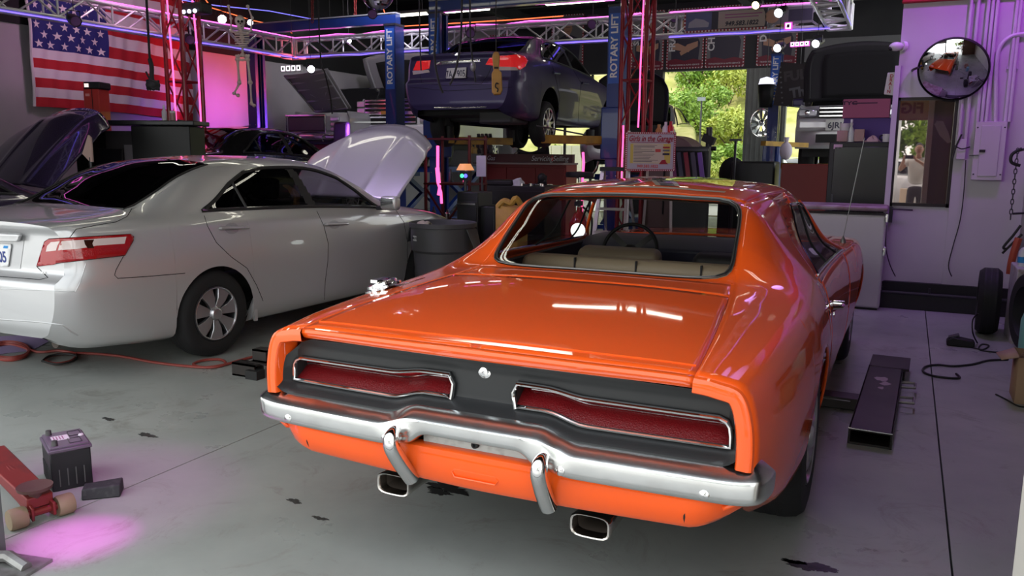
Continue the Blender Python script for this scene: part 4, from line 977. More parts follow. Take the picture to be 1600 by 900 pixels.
# ---------------------------------------------------------------- two-post lifts
blue = mat('blue lift paint', (.010, .035, .20), .35, coat=.3); yell = mat('yellow arm paint', (.42, .24, .02), .5, noise=(5, (.22, .12, .02), .45, .7)); labm = mat('blue label', (.03, .12, .55), .4); white_ink = mat('white lettering', (.85, .85, .88), .5)
def column(x, y, h, lab, grp, face=1, text_z=None, text_side='front', lid=0):
    t = thing('lift_column', lab, 'lift column', (x, y, 0), 0, grp)
    g = G(); w_, d_ = .20, .26
    g.box((-w_/2*face, 0, h/2), (.012, d_, h)); g.box((0, -d_/2, h/2), (w_, .012, h)); g.box((0, d_/2, h/2), (w_, .012, h)); g.box((w_/2*face, -d_/2+.03, h/2), (.012, .06, h)); g.box((w_/2*face, d_/2-.03, h/2), (.012, .06, h)); g.obj('post', blue, t)
    g = G(); g.box((0, 0, .01), (.42, .46, .02)); g.obj('base_plate', blue, t)
    g = G(); g.box((0, 0, h), (w_+.03, d_+.03, .03)); g.obj('cap', mat('dark cap', (.03, .03, .04), .5), t)
    g = G(); g.cyl((.03*face, 0, .1), (.03*face, 0, h-.1), .015, n=8); g.cyl((.06*face, .05, .1), (.06*face, .05, h-.1), .008, n=6); g.obj('chain', steel_d, t)
    g = G(); [g.lathe([(.012, 0), (.008, .008), (.001, .009)], (s_*.07, -d_/2-.006, z), (0, -1, 0), 8) for z in (1.2, 1.9, 2.0) for s_ in (-1, 1)]; g.obj('bolts', bright, t)
    if text_z:
        g = G(); g.box((0, -d_/2-.008, text_z), (.17, .004, .98)); l_ = g.obj('label', labm, t)
        text('ROTARY LIFT', .145, (x, y-d_/2-.0115, text_z+.03), (0, 0, 1), (-1, 0, 0), white_ink, l_, bold=.004, sx=1.02)
    return t
LC = [(-10.9, 11.85, 3.60, 1, None, 'blue lift column farthest left, by the pink wall'), (-7.88, 11.85, 3.60, -1, 3.05, 'blue lift column with white lettering in front of the white pickup'), (-7.0, 11.8, 3.72, 1, 3.15, 'blue lift column mostly hidden behind the raised purple sedan'), (-3.95, 11.75, 3.62, -1, 3.02, 'blue lift column with lettering beside the red truss tower'), (-2.62, 18.1, 3.6, 1, 3.05, 'blue lift column at the back beside the bright doorway')]
cols_ = [column(x, y, h, lab, 'two-post lift columns', f, tz_) for x, y, h, f, tz_, lab in LC]
def beam(a, b, lab):
    t = thing('overhead_beam', lab, 'beam', ((a[0]+b[0])/2, a[1], 0)); g = G(); g.bar(a, b, .14, .15); g.obj('beam', blue, t, world=True)
    g = G(); g.bar((a[0], a[1], a[2]+.09), (b[0], b[1], b[2]+.09), .16, .02); g.obj('cover', mat('pale beam cover', (.35, .36, .4), .5), t, world=True)
beam((-11.0, 11.85, 3.70), (-7.8, 11.85, 3.70), 'blue overhead beam joining the two left lift columns'); beam((-7.1, 11.75, 3.82), (-3.85, 11.75, 3.82), 'blue overhead beam above the raised purple sedan')
t = thing('lift_carriage', 'yellow arms of the back lift reaching under the raised white suv', 'carriage', (-2.62, 18.1, 1.36), 0)
g = G(); g.box((0, 0, .1), (.34, .36, .6)); g.obj('carriage', blue, t, bevel=.02)
for yy in (-.9, .1): g = G(); g.bar((.12, 0, -.05), (1.3, yy, -.05), .16, .12); g.obj('arm', yell, t, bevel=.01); g = G(); g.cyl((1.3, yy, -.05), (1.3, yy, .16), .07); g.obj('pad', rubber, t)
# carriages and arms under the raised car
for x, sd in ((-7.0, 1), (-3.95, -1)):
    t = thing('lift_carriage', ('yellow lift arms reaching under the %s side of the raised purple sedan' % ('left' if sd > 0 else 'right')), 'carriage', (x, 11.75, 1.72), 0, 'arms of the centre lift')
    g = G(); g.box((0, 0, .1), (.34, .36, .75)); g.obj('carriage', blue, t, bevel=.02)
    for yy in (-1.0, 1.1):
        g = G(); g.bar((sd*.12, 0, .0), (sd*.80, yy, .0), .16, .12); g.obj('arm', yell, t, bevel=.01)
        g = G(); g.cyl((sd*.80, yy, .0), (sd*.80, yy, .19), .07); g.obj('pad', rubber, t)
    if sd < 0:
        g = G(); g.tube([(sd*.3, -.45, .07), (sd*.75, -1.2, .18), (sd*.78, -1.05, .3)], .012, 6); g.obj('strut', steel_d, t)
# ---------------------------------------------------------------- aluminium truss ring with led strips
alu = mat('aluminium', (.70, .70, .74), .42, .55); redt = mat('red truss paint', (.22, .012, .018), .4, .2, .3)
mag_l = glow('magenta led', (1, .12, .75), 3.2); blu_l = glow('blue led', (.16, .10, 1), 3.0); pink_l = glow('pink neon', (1, .10, .34), 2.4); or_l = glow('orange led', (1, .16, .05), 2.0)
def truss(a, b, s, m, lab, cat='truss', name='box_truss', step=.42, r=.024, rb=.015, ends=True, grp=None):
    a, b = V(a), V(b); d = b-a; L = d.length; d.normalize(); up = V((0, 0, 1)) if abs(d.z) < .9 else V((0, 1, 0)); x = d.cross(up).normalized(); u = x.cross(d)
    t = thing(name, lab, cat, a, 0, grp); off = [(-1, -1), (1, -1), (1, 1), (-1, 1)]; me = None
    for i, j in off:
        o_ = x*(i*s/2)+u*(j*s/2)
        g = G(); g.cyl(o_, o_+d*L, r, n=10); g.obj('chord', m, t)
    n = max(2, round(L/step)); Ls = L/n; cache = {}
    for k in range(n):
        for f in range(4):
            (i0, j0), (i1, j1) = off[f], off[(f+1) % 4]
            if k % 2: (i0, j0), (i1, j1) = (i1, j1), (i0, j0)
            p = x*(i0*s/2)+u*(j0*s/2); q = x*(i1*s/2)+u*(j1*s/2)+d*Ls
            key = (f, k % 2)
            if key not in cache: g = G(); g.cyl(p, q, rb, n=6, cap=False); o = cache[key] = g.obj('brace', m, t); o.location = d*(Ls*k)
            else: o = cache[key].copy(); COL.objects.link(o); o.location = d*(Ls*k)
            if k % 2 == 0 and f in (0, 2):
                key = (f, 'v')
                p = x*(i0*s/2)+u*(j0*s/2); q = x*(i1*s/2)+u*(j1*s/2)
    for k in range(0, n+1, 2):
        for f in range(4):
            (i0, j0), (i1, j1) = off[f], off[(f+1) % 4]; key = (f, 'v')
            if key not in cache: g = G(); g.cyl(x*(i0*s/2)+u*(j0*s/2), x*(i1*s/2)+u*(j1*s/2), rb, n=6, cap=False); o = cache[key] = g.obj('rung', m, t); o.location = d*(Ls*k)
            else: o = cache[key].copy(); COL.objects.link(o); o.location = d*(Ls*k)
    return t
TZ = 3.39
truss((-10.4, 2.5, TZ), (-10.4, 12.1, TZ), .29, alu, 'silver box truss running in front of the striped flag')
truss((-10.2, 12.3, TZ), (-3.2, 12.3, TZ), .29, alu, 'silver box truss crossing behind the blue lift columns')
truss((-3.2, 12.3, TZ), (-1.2, 12.3, TZ), .29, alu, 'silver box truss carrying the printed banners above the bright doorway')
truss((-1.0, 12.3, TZ), (-1.0, 5.5, TZ+.05), .29, alu, 'silver box truss coming forward overhead toward the right', step=.3)
for x, y in ((-10.4, 12.3), (-1.0, 12.3)):
    g = G(); 
    for i in (-1, 1):
        for j in (-1, 1): g.cyl((i*.145, j*.145, -.17), (i*.145, j*.145, .17), .024, n=8)
    for z in (-.16, .16):
        for q in (((-1, -1), (1, -1)), ((1, -1), (1, 1)), ((1, 1), (-1, 1)), ((-1, 1), (-1, -1))): g.cyl((q[0][0]*.145, q[0][1]*.145, z), (q[1][0]*.145, q[1][1]*.145, z), .02, n=8)
    o = g.obj('truss_corner', alu); o.location = (x, y, TZ); tag(o, 'silver corner block of the truss ring %s' % ('beside the skeleton' if x < -5 else 'above the lifted white suv'), 'truss corner')
def strip(name, pts, m, lab, r=.0085, cat='led strip'):
    g = G(); g.tube(pts, r, 6); return tag(g.obj(name, m), lab, cat)
def sag(a, b, n, s): return [V(a).lerp(V(b), k/n)+V((0, 0, s*(abs(sin(k*2.1))*.5-.4*(k % 2)))) for k in range(n+1)]
strip('led_strip', sag((-10.25, 2.5, TZ+.175), (-10.25, 12.2, TZ+.175), 12, .02), mag_l, 'magenta led strip along the top of the truss by the flag')
strip('led_strip', sag((-10.25, 2.5, TZ-.18), (-10.25, 12.2, TZ-.18), 12, .02), blu_l, 'blue led strip along the bottom of the truss by the flag')
strip('led_strip', sag((-10.2, 12.15, TZ+.17), (-3.7, 12.15, TZ+.17), 14, .04), mag_l, 'magenta led strip along the truss behind the lift columns')
strip('led_strip', sag((-10.2, 12.15, TZ-.18), (-3.7, 12.15, TZ-.18), 14, .03), blu_l, 'blue led strip under the truss behind the lift columns')
strip('led_strip', sag((-3.3, 12.14, TZ+.17), (-1.1, 12.14, TZ+.17), 6, .01), mag_l, 'magenta led strip along the truss over the bright doorway')
strip('led_strip', sag((-3.3, 12.14, TZ-.18), (-1.1, 12.14, TZ-.18), 6, .01), blu_l, 'blue led strip under the truss over the bright doorway')
strip('led_strip', sag((-.84, 12.2, TZ-.15), (-.84, 6, TZ-.12), 8, .02), blu_l, 'blue led strip under the truss coming forward overhead')
strip('led_strip', [atd(285, 0, 12), atd(340, 9, 14), atd(420, 17, 15), atd(510, 34, 16.5), atd(610, 30, 17)], mat('dim blue led', (.02, .02, .05), .5, emit=(.2, .18, 1), es=1.6), 'dim blue led strip crossing the ceiling past the tube lights')
strip('led_strip', [V((-11.7, 10.5, 5.2)), atd(330, 12, 14), atd(395, 32, 15), atd(450, 44, 16), atd(456, 52, 16)], or_l, 'orange led line across the ceiling beside the skeleton', .009)
strip('led_strip', [V((-10.2, 14.4, 5.2)), atd(610, 42, 15), atd(700, 37, 14.5), atd(800, 31, 14), atd(880, 25, 13.6)], or_l, 'orange led line behind the raised purple sedan', .009)
strip('led_strip', [atd(682, 20, 13.4), atd(800, 9, 12.9), atd(960, 0, 12.3)], mag_l, 'magenta led strip along the beam above the purple sedan', .01)
# red towers
def tower(px, d, lab, s=.34):
    p = atd(px, 243, d); t = truss((p.x, p.y, 0.05), (p.x, p.y, 5.0), s, redt, lab, 'truss tower', 'truss_tower', step=.62, r=.030, rb=.013); return p
t1 = tower(295, 12.3, 'red truss tower in front of the striped flag'); t2 = tower(991, 11.5, 'red truss tower beside the yellow service sign')
for d, pts, lab in ((11.9, [(261, 0), (266, 60), (271, 120), (275, 188)], 'pink neon rod on the left edge of the tower by the flag'), (11.9, [(300, -4), (303, 23), (308, 80), (312, 150), (316, 232)], 'pink neon rod on the right edge of the tower by the flag'), (11.1, [(1006, -4), (1004, 40), (1001, 100), (999, 160), (997, 199)], 'pink neon rod on the tower beside the service sign'), (11.34, [(974, 196), (973.5, 220), (972.5, 240), (972, 252), (971, 300)], 'pink neon rod low on the left of the tower by the service sign')):
    strip('neon_rod', cr([atd(x, y, d) for x, y in pts], 4), pink_l, lab, .013, 'neon light')
g = G(); 
strip('neon_rod', [atd(684, 228, 9.78), atd(684, 262, 9.78), atd(687, 292, 9.78), atd(685, 305, 9.78)], pink_l, 'pink neon tube hanging by the tool rack, upper piece', .018, 'neon light'); strip('neon_rod', [atd(682, 262, 9.74), atd(684, 285, 9.74), atd(689, 300, 9.74), atd(690, 318, 9.74)], pink_l, 'pink neon tube hanging by the tool rack, bent lower piece', .016, 'neon light')
strip('neon_rod', [atd(911, 238, 11.6), atd(912, 255, 11.6), atd(910, 280, 11.6), atd(909, 330, 11.6), onz(909, 370, .02)], pink_l, 'pink neon tube standing beside the red bench', .02, 'neon light')
# ---------------------------------------------------------------- stage lamps, led bars, mirror ball
lens_w = glow('white lamp lens', (.9, .92, 1), 30); lens_y = glow('yellow lamp lens', (1, .85, .35), 22)
def par(px, py, d, lab, r=.075, lm=None, aim=None):
    c = atd(px, py, d); t = thing('stage_lamp', lab, 'lamp', c, 0, None); ax = (V((-3.5, 5.5, .8))-c).normalized() if aim is None else aim
    g = G(); g.lathe([(.001, -.2), (r*.8, -.18), (r, -.1), (r*1.05, .02), (r*.95, .02), (r*.93, -.02)], (0, 0, 0), ax, 16); g.obj('can', housing, t)
    g = G(); g.lathe([(.001, .0), (r*.92, .0)], (0, 0, 0), ax, 16); g.obj('lens', lm or lens_w, t, smooth=0)
    g = G(); x = ax.cross(V((0, 0, 1))).normalized(); g.cyl((0, 0, r*1.6)-ax*.05 if 0 else V((0, 0, r*1.6))-ax*.05, V((0, 0, 5.22-c.z))-ax*.05, .005, n=6, cap=False); g.tube([x*r*1.1-ax*.05, x*r*1.1+V((0, 0, r*1.7))-ax*.05, -x*r*1.1+V((0, 0, r*1.7))-ax*.05, -x*r*1.1-ax*.05], .008, 6); g.obj('yoke', housing, t)
for a in ((347, 30, 14.0, 'white stage lamp left of the skeleton'), (391, 35, 14.2, 'white stage lamp beside the skeleton ribs', .05), (486, 108, 13.2, 'white stage lamp below the truss beside the led bar', .06), (545, 64, 15.2, 'small white stage lamp above the back truss', .05), (1275, 68, 11.0, 'white stage lamp at the truss corner above the white suv', .055), (1215, 75, 11.0, 'white stage lamp hanging in front of the last poster', .055), (1217, 20, 10.6, 'white stage lamp tilted under the overhead truss', .06)): par(*a)
par(1181, 8, 11.2, 'yellow stage lamp above the banners', .055, lens_y)
for px, py, lab in ((118, 33, 'dark stage lamp clamped in the truss before the flag canton'), (297, 62, 'dark stage lamp clamped to the red tower by the flag'), (735, 52, 'dark stage lamp behind the purple sedan roof'), (1054, 28, 'dark stage lamp beside a poster above the doorway'), (925, 38, 'dark stage lamp left of the lettered lift column'), (582, 22, 'dark stage lamp just below the mirror ball')):
    par(px, py, 12.4 if px > 200 else 10.6, lab, .07, mat('faint glow lens', (.35, .2, .5), .1, .6, emit=(.5, .15, .6), es=.02))  # faint violet glow put into the lens of a lamp that is off
def ledbar(px, py, d, lab, m, n=4, w=.1, rz=0.):
    c = atd(px, py, d); t = thing('led_bar', lab, 'light bar', c, rz)
    g = G(); g.box((0, 0, 0), (n*w, .05, w)); g.obj('body', m, t); g = G(); g.cyl((0, .02, 0), (0, .02, 5.22-c.z), .004, n=6, cap=False); g.obj('hanger', housing, t)
    for k in range(n):
        g = G(); X = (k-(n-1)/2)*w; g.tube([(X+i*w*.27, -.03, j*w*.30) for i, j in ((-1, -1), (1, -1), (1, 1), (-1, 1))], .011, 4, closed=True); cl_ = g.obj('cell_ring', glow('cell light', (1, .9, 1), 2.5), t)
        g = G(); g.box((X, -.027, 0), (w*.35, .01, w*.4)); g.obj('cell', blackm, t)
ledbar(456, 107, 13.2, 'white led bar of four square cells beside the lamp under the truss', mat('pale bar', (.5, .48, .5), .5), 4, .105); ledbar(1250, 69, 11.1, 'magenta led bar of four square cells over the lifted suv', mat('magenta bar', (.45, .05, .35), .5, emit=(1, .1, .8), es=.8), 4, .062, -.1)
ledbar(1232, 41, 11.2, 'magenta led square on the banner by the truss corner', MATS['magenta bar'], 1, .10)
c = atd(590, -11, 9.2); t = thing('mirror_ball', 'silver mirror ball hanging from the ceiling', 'mirror ball', c); g = G(); g.sphere((0, 0, 0), .185, 30, 20); g.obj('ball', mat('mirror tiles', (.72, .72, .76), .08, 1.), t, smooth=0); g = G(); g.cyl((0, 0, .18), (0, 0, 5.2-c.z), .008, n=6); g.obj('hanger', steel_d, t)
# dark fixture cluster at the tower head
c = atd(307, 14, 11.9); t = thing('fixture_head', 'black multi-lens fixture fixed to the head of the red tower', 'lamp', c); g = G(); g.box((0, 0, 0), (.42, .22, .16)); g.obj('body', housing, t, bevel=.03)
for k in (-.13, -.02, .09): g = G(); g.sphere((k, -.12, -.05), .028, 10, 8); g.obj('lens', glow('cold lens', (.7, .75, 1), 6), t)
# ---------------------------------------------------------------- striped flag on the left wall
fr_, fw_, fb_ = mat('flag red', (.50, .02, .03), .8), mat('flag white', (.72, .68, .70), .8), mat('flag blue', (.02, .025, .16), .8)
FX = -11.86; fy0, fy1 = 8.20, 11.22
def fz(y, k):   # k stripes from the bottom
    b = lerp(2.16, 2.06, (y-fy0)/(fy1-fy0))+.03*sin((y-fy0)*1.1); h = k*.142 if k <= 6 else 6*.142+(k-6)*.182
    return b+h
def fp(y, k): return V((FX+.022*sin(y*9+fz(y, k)*3)+.015*sin(y*23-fz(y, k)*7), y, fz(y, k)))
ft = thing('flag', 'large red and white striped flag with starred blue canton hung on the wall', 'flag', (FX, fy0, 2.1))
for k in range(13):
    g = G(); y0 = 9.52 if k >= 6 else fy0; g.grid([[fp(y, k+j*.5) for j in range(3)] for y in lin(50, y0, fy1)]); g.obj('stripe', fr_ if k % 2 == 0 else fw_, ft, world=True)
g = G(); g.grid([[fp(y, k) for k in lin(12, 6, 13)] for y in lin(24, fy0, 9.52)]); cn = g.obj('canton', fb_, ft, world=True)
g = G()
for r_ in range(9):
    for c_ in range(6 if r_ % 2 == 0 else 5):
        y = fy0+.12+(c_+(0 if r_ % 2 == 0 else .5))*.215; k = 6.42+r_*.77; P = []
        for i in range(10):
            a = pi/2+i*pi/5; rr = .068 if i % 2 == 0 else .027; P.append(fp(y+rr*cos(a)*1.0, k+rr*sin(a)/.182)+V((.008, 0, 0)))
        g.add([fp(y, k)+V((.009, 0, 0))]+P, [(0, 1+i, 1+(i+1) % 10) for i in range(10)])
g.obj('stars', fw_, cn, world=True, kind='stuff', smooth=0)
g = G(); g.tube([fp(fy0-.01, k)+V((.01, 0, 0)) for k in lin(14, 0, 13)], .022, 6); g.obj('hem', fw_, ft, world=True)
# ---------------------------------------------------------------- skeleton hanging from the truss
bone = mat('plastic bone', (.72, .66, .60), .6, bump=(30, .1)); sk0 = atd(378, 155, 12.6)
sk = thing('skeleton', 'pale plastic skeleton hanging with its arms up beside the lift column', 'skeleton', sk0)
def B(px, py, dz=0): return atd(px, py, 12.6+dz)
def bones(name, pts, r): r *= 1.55; g = G(); [(g.tube(cr([a, (a+b)/2, b], 3), r, 6, radii=[r*1.4, r, r*.8, r*.8, r*.8, r, r*1.4][:len(cr([a, (a+b)/2, b], 3))]), g.sphere(a, r*1.7, 8, 6), g.sphere(b, r*1.7, 8, 6)) for a, b in zip(pts, pts[1:])]; return g.obj(name, bone, sk, world=True)
g = G(); g.sphere(B(375, 33), .085, 14, 10, (.85, 1, 1.05)); g.box(B(376, 41.5, -.02), (.085, .08, .055)); s1 = g.obj('skull', bone, sk, world=True, bevel=.01)
g = G(); [g.sphere(B(px, 33.5, -.075), .020, 8, 6) for px in (372.5, 378)]; g.box(B(375.5, 37, -.085), (.014, .01, .022)); g.box(B(376, 41.3, -.065), (.055, .006, .006)); g.obj('eye_sockets', blackm, s1, world=True)
bones('spine', [B(376, 45), B(378, 58), B(379, 72), B(379, 86)], .014)
for k in range(7):
    y = 50+k*3.6; w = [8, 10, 11, 11, 10.5, 9.5, 8][k]; c = B(378, y); g = G(); g.tube([c+RT*(w*.0099*cos(a))-FW*(.07*sin(a)) - UP*(.02*sin(a)) for a in lin(18, -.3, pi+.3)], .011, 5); g.obj('rib', bone, sk, world=True)
g = G(); g.tube([B(369, 86), B(371, 92), B(378, 94), B(387, 92), B(389, 85)], .02, 6); g.sphere(B(373, 88), .035, 8, 6, (1, .5, 1)); g.sphere(B(385, 88), .035, 8, 6, (1, .5, 1)); g.obj('pelvis', bone, sk, world=True)
bones('arm', [B(369, 52), B(361, 49), B(361, 29), B(357, 10)], .010); bones('arm', [B(387, 52), B(392, 48), B(394, 28), B(387, 10)], .010)
g = G(); [g.tube([B(px, 10), V((B(px, 10).x, B(px, 10).y, 5.22))], .004, 5) for px in (357, 387)]; g.obj('cord', rubber, sk, world=True)
bones('leg', [B(371, 93), B(374, 129)], .014); bones('shin', [B(374, 130), B(366, 146), B(372, 149)], .011); bones('leg', [B(387, 93), B(391, 129)], .014); bones('shin', [B(391, 130), B(393, 162), B(397, 165)], .011)
# ---------------------------------------------------------------- hanging lines
def hang(name, lab, cat, pts, r, m): g = G(); g.tube(cr(pts, 5), r, 6); return tag(g.obj(name, m), lab, cat)
t = thing('drop_light', 'black drop hose with a knotted end hanging before the flag', 'hose', atd(238, 132, 9.0))
g = G(); g.tube([atd(227, -40, 9), atd(230, 20, 9), atd(234, 93, 9)], .013, 8); g.obj('pole', blackm, t, world=True)
g = G(); g.tube(cr([atd(234, 92, 9), atd(237, 105, 9), atd(237, 118, 9), atd(238, 128, 9)], 4), .024, 8, radii=None); g.tube(cr([atd(228, 112, 9), atd(233, 122, 9), atd(236, 128, 9)], 4), .01, 6); g.obj('hose', rubber, t, world=True)
g = G(); g.sphere(atd(239, 133, 9), .075, 12, 8, (1.1, 1, .75)); [g.tube([atd(239, 133, 9)+V((.07*cos(a+q), .05*sin(a+q), .05*sin(2*a+q))) for a in lin(12, 0, 6)], .012, 6) for q in (0, 1.2, 2.3)]; g.obj('coil', rubber, t, world=True)
blackc = rubber
for nm, lab, pts, r in (('hanging_cable', 'black cable hanging in front of the sedan, left of its plate', [(682, -20), (681, 40), (679, 90), (686, 130), (692, 145)], .016), ('hanging_cable', 'black hooked cable hanging across the sedan plate', [(722, -20), (720, 60), (713, 105), (705, 128), (702, 132)], .014), ('hanging_cable', 'black cable hanging just right of the sedan plate', [(734, -20), (735, 60), (740, 105), (743, 128)], .012), ('hanging_cable', 'thin dark cable hanging beside the lettered lift column', [(655, -20), (656, 60), (658, 110)], .009)):
    hang(nm, lab, 'cable', [atd(x, y, 8.2) for x, y in pts], r*.8, blackc)
g = G(); g.sphere(atd(739, 104, 8.15), .03, 10, 8, (1, 1, 1.6)); tag(g.obj('air_coupler', mat('grey coupler', (.25, .25, .25), .4, .6)), 'grey air coupler on the cable right of the sedan plate', 'coupler')
t = thing('hoist_pendant', 'yellow hoist pendant with black hook mark hanging before the right tail lamp', 'hoist pendant', atd(775, 146, 7.6)); ym = mat('worn yellow plastic', (.42, .22, .05), .5, noise=(9, (.30, .15, .04), .4, .7))
P = lambda x, y, d=7.6: atd(x, y, d)
g = G(); g.prism([P(*q) for q in ((771, 82), (775, 79.5), (779, 81), (781, 87), (780, 104), (779.5, 109), (784, 113), (785, 140), (782, 146.5), (772, 147.5), (768.5, 143), (768, 115), (771, 109), (770.5, 104), (769, 88))], FW*.05); g.obj('body', ym, t, world=True, bevel=.008)
g = G(); g.tube([P(775, -30), P(775, 80)], .005, 6); g.obj('cord', rubber, t, world=True); g = G(); g.prism([P(*q, 7.59) for q in ((772, 104.5), (779, 104.5), (779, 107.5), (772, 107.5))], -FW*.004); g.obj('band', blackm, t, world=True)
g = G(); g.tube(cr([P(779, 131, 7.59), P(775.5, 130, 7.59), P(774, 134, 7.59), P(775, 137, 7.59), P(778, 139, 7.59), P(777, 144, 7.59)], 4), .006, 6); g.obj('hook_mark', blackm, t, world=True)
hang('hanging_cable', 'thin black cord falling toward the pickup hood at the back left', 'cable', [V((atd(500, 78, 13).x, atd(500, 78, 13).y, 5.2)), atd(500, 78, 13), atd(508, 115, 13), atd(516, 150, 13), atd(519, 178, 13)], .012, blackc)
for px, lab in ((488, 'red chain hanging from the dark ceiling, left one'), (555, 'red chain hanging from the dark ceiling left of the mirror ball')):
    g = G(); 
    for k in range(9): c = atd(px, -8+k*5, 14); R_ = Matrix.Rotation(k*pi/2, 3, 'Z'); g.tube([c+R_ @ V((.025*cos(a), 0, .045*sin(a))) for a in lin(9, 0, 2*pi)[:-1]], .008, 5, closed=True)
    tag(g.obj('chain', mat('red chain', (.20, .02, .02), .5)), lab, 'chain')
# ---------------------------------------------------------------- raised pickups and cars at the back
white_p = mat('white truck paint', (.62, .61, .63), .3, 0, 1); grey_p = mat('pale grey paint', (.40, .40, .42), .35, .3, 1); liner = mat('hood underside', (.10, .10, .11), .7); gold = mat('gold emblem', (.55, .36, .08), .3, .7)
def quad_panel(name, c, m, root, th=.02, n=10, bow=0., rnd=0.):
    """panel through four world corners (bl, br, tr, tl)"""
    bl, br, tr, tl = [V(q) for q in c]; nr = (br-bl).cross(tl-bl).normalized(); P = []
    for v in lin(n): P.append([bl.lerp(br, u).lerp(tl.lerp(tr, u), v)+nr*(bow*4*u*(1-u)) for u in lin(n)])
    g = G(); g.grid(P); return g.obj(name, m, root, world=True, solid=th)
def truck(name, label, loc, rz, W, z0, paint, hz_, style):
    """front of a tall vehicle, local y = -forward (nose at y=0, body behind at +y)"""
    t = thing(name, label, 'suv' if style == 'ford' else 'pickup truck', (loc[0], loc[1], z0), rz); h = W
    st_ = [(0, .32, .30, .88), (.10, .0, .28, .96), (.5, 0, .26, 1.02)]
    # body tub: front loft across x
    xs = lin(25, -1, 1); rows = []
    prof = [(.30, .06), (.34, .0), (.50, -.03), (.62, -.02), (.66, .03), (hz_-.28, .05), (hz_-.08, .10), (hz_, .20), (hz_+.02, .5), (hz_+.03, 1.0)]
    for z, y in prof: rows.append([V((x*h*(1-.04*(z > hz_-.1)), y+.22*abs(x)**5+.05*x*x, z)) for x in xs])
    g = G(); g.grid(rows)
    for sd in (-1, 1):
        S_ = [[V((sd*h, y, z)) for y in lin(14, .30, 4.4)] for z in (.30, .5, .7, hz_-.1)]
        g.grid(S_); g.grid([[V((sd*h, y, hz_-.1)) for y in lin(6, .30, 1.2)], [V((sd*h*.93, y, hz_+.03)) for y in lin(6, .30, 1.2)]])
    g.box((0, 3.0, hz_-.25), (h*1.98, 2.9, .5)); b = g.obj('body', paint, t, bevel=.02)
    g = G(); g.prism([V((-h*.9, 1.25, hz_)), V((-h*.9, 1.9, hz_+.62)), V((-h*.9, 4.2, hz_+.62)), V((-h*.9, 4.4, hz_))], (h*1.8, 0, 0)); g.obj('cab', mat('dark cab glass', (.02, .02, .022), .1, coat=1), t, bevel=.04)
    g = G(); g.box((0, 2.2, .25), (h*1.7, 4.0, .16)); g.obj('underbody', under, t)
    g = G(); g.box((0, .7, hz_-.16), (h*1.6, .8, .25)); g.obj('engine', liner, t)
    for sd in (1, -1):
        for y in (.95, 3.9): wheel(t, y, sd*h*.98, .38, .25, CM, .22, 'mag', 6, side=sd, z=.18)
    return t, b
# white pickup with the bar grille
tw, b_ = truck('pickup_truck', 'white pickup with chrome bar grille and raised hood behind the lettered lift column', (-10.02, 14.9), .10, .90, 1.42, white_p, 1.22, 'bar')
g = G(); g.box((0, .0, .95), (1.22, .06, .50)); gr_ = g.obj('grille', blackm, tw, bevel=.02)
for z in (.74, .84, .93, 1.03, 1.12, 1.19): g = G(); g.box((0, -.04, z), (1.20, .03, .038 if z != .93 else .075)); g.obj('bar', chrome, gr_, bevel=.006)
g = G(); g.prism([V((x, -.08, z)) for x, z in ((-.20, .90), (-.07, .90), (-.07, .86), (.07, .86), (.07, .90), (.20, .90), (.20, .97), (.07, .97), (.07, 1.01), (-.07, 1.01), (-.07, .97), (-.20, .97))], (0, .03, 0)); g.obj('bowtie_emblem', gold, gr_)
for sd in (1, -1):
    for z in (.80, .98, 1.12): g = G(); g.box((sd*.75, .06, z), (.20, .06, .13)); g.obj('headlamp', mat('headlamp glass', (.5, .5, .55), .08, .5, 1), tw, bevel=.02)
g = G(); g.box((0, -.02, .56), (1.70, .16, .24)); bp_ = g.obj('bumper', white_p, tw, bevel=.04); g = G(); g.box((.0, -.09, .46), (.9, .06, .10)); g.obj('air_intake', blackm, bp_); g = G(); g.box((0, -.12, .40), (.32, .02, .13)); g.obj('plate_holder', plate_g, bp_)
def arch_hood(root, W, y, z, L, ang, m, lm, wr=.74, lean=0):
    P = []; Q = []; d = V((lean, -cos(ang), sin(ang))).normalized(); nr = V((0, -sin(ang), -cos(ang)))
    for v in lin(14):
        w_ = W*(1-(1-wr)*max(0, (v-.55)/.45)**2); P.append([V((u*w_, y, z))+d*(L*v*(1-.10*u*u*v))-nr*(.05*(1-u*u)) for u in lin(19, -1, 1)])
    g = G(); g.grid(P); o = g.obj('hood', m, root, solid=.02)
    g = G(); g.grid([[p+nr*.035 for p in r[3:-3]] for r in P[1:-2]]); g.obj('insulation_pad', lm, o, solid=.01)
    g = G(); [g.tube([p+nr*.03 for p in P[1:-1][k][c:c+1]] if 0 else [P[i][c]+nr*.035 for i in range(1, 13)], .022, 6) for k, c in ((0, 1), (0, 17))]; g.obj('stiffener', m, o)
    return o
arch_hood(tw, .98, 1.15, 1.24, 1.15, radians(62), grey_p, mat('black liner', (.012, .012, .013), .9), .95, -.10)
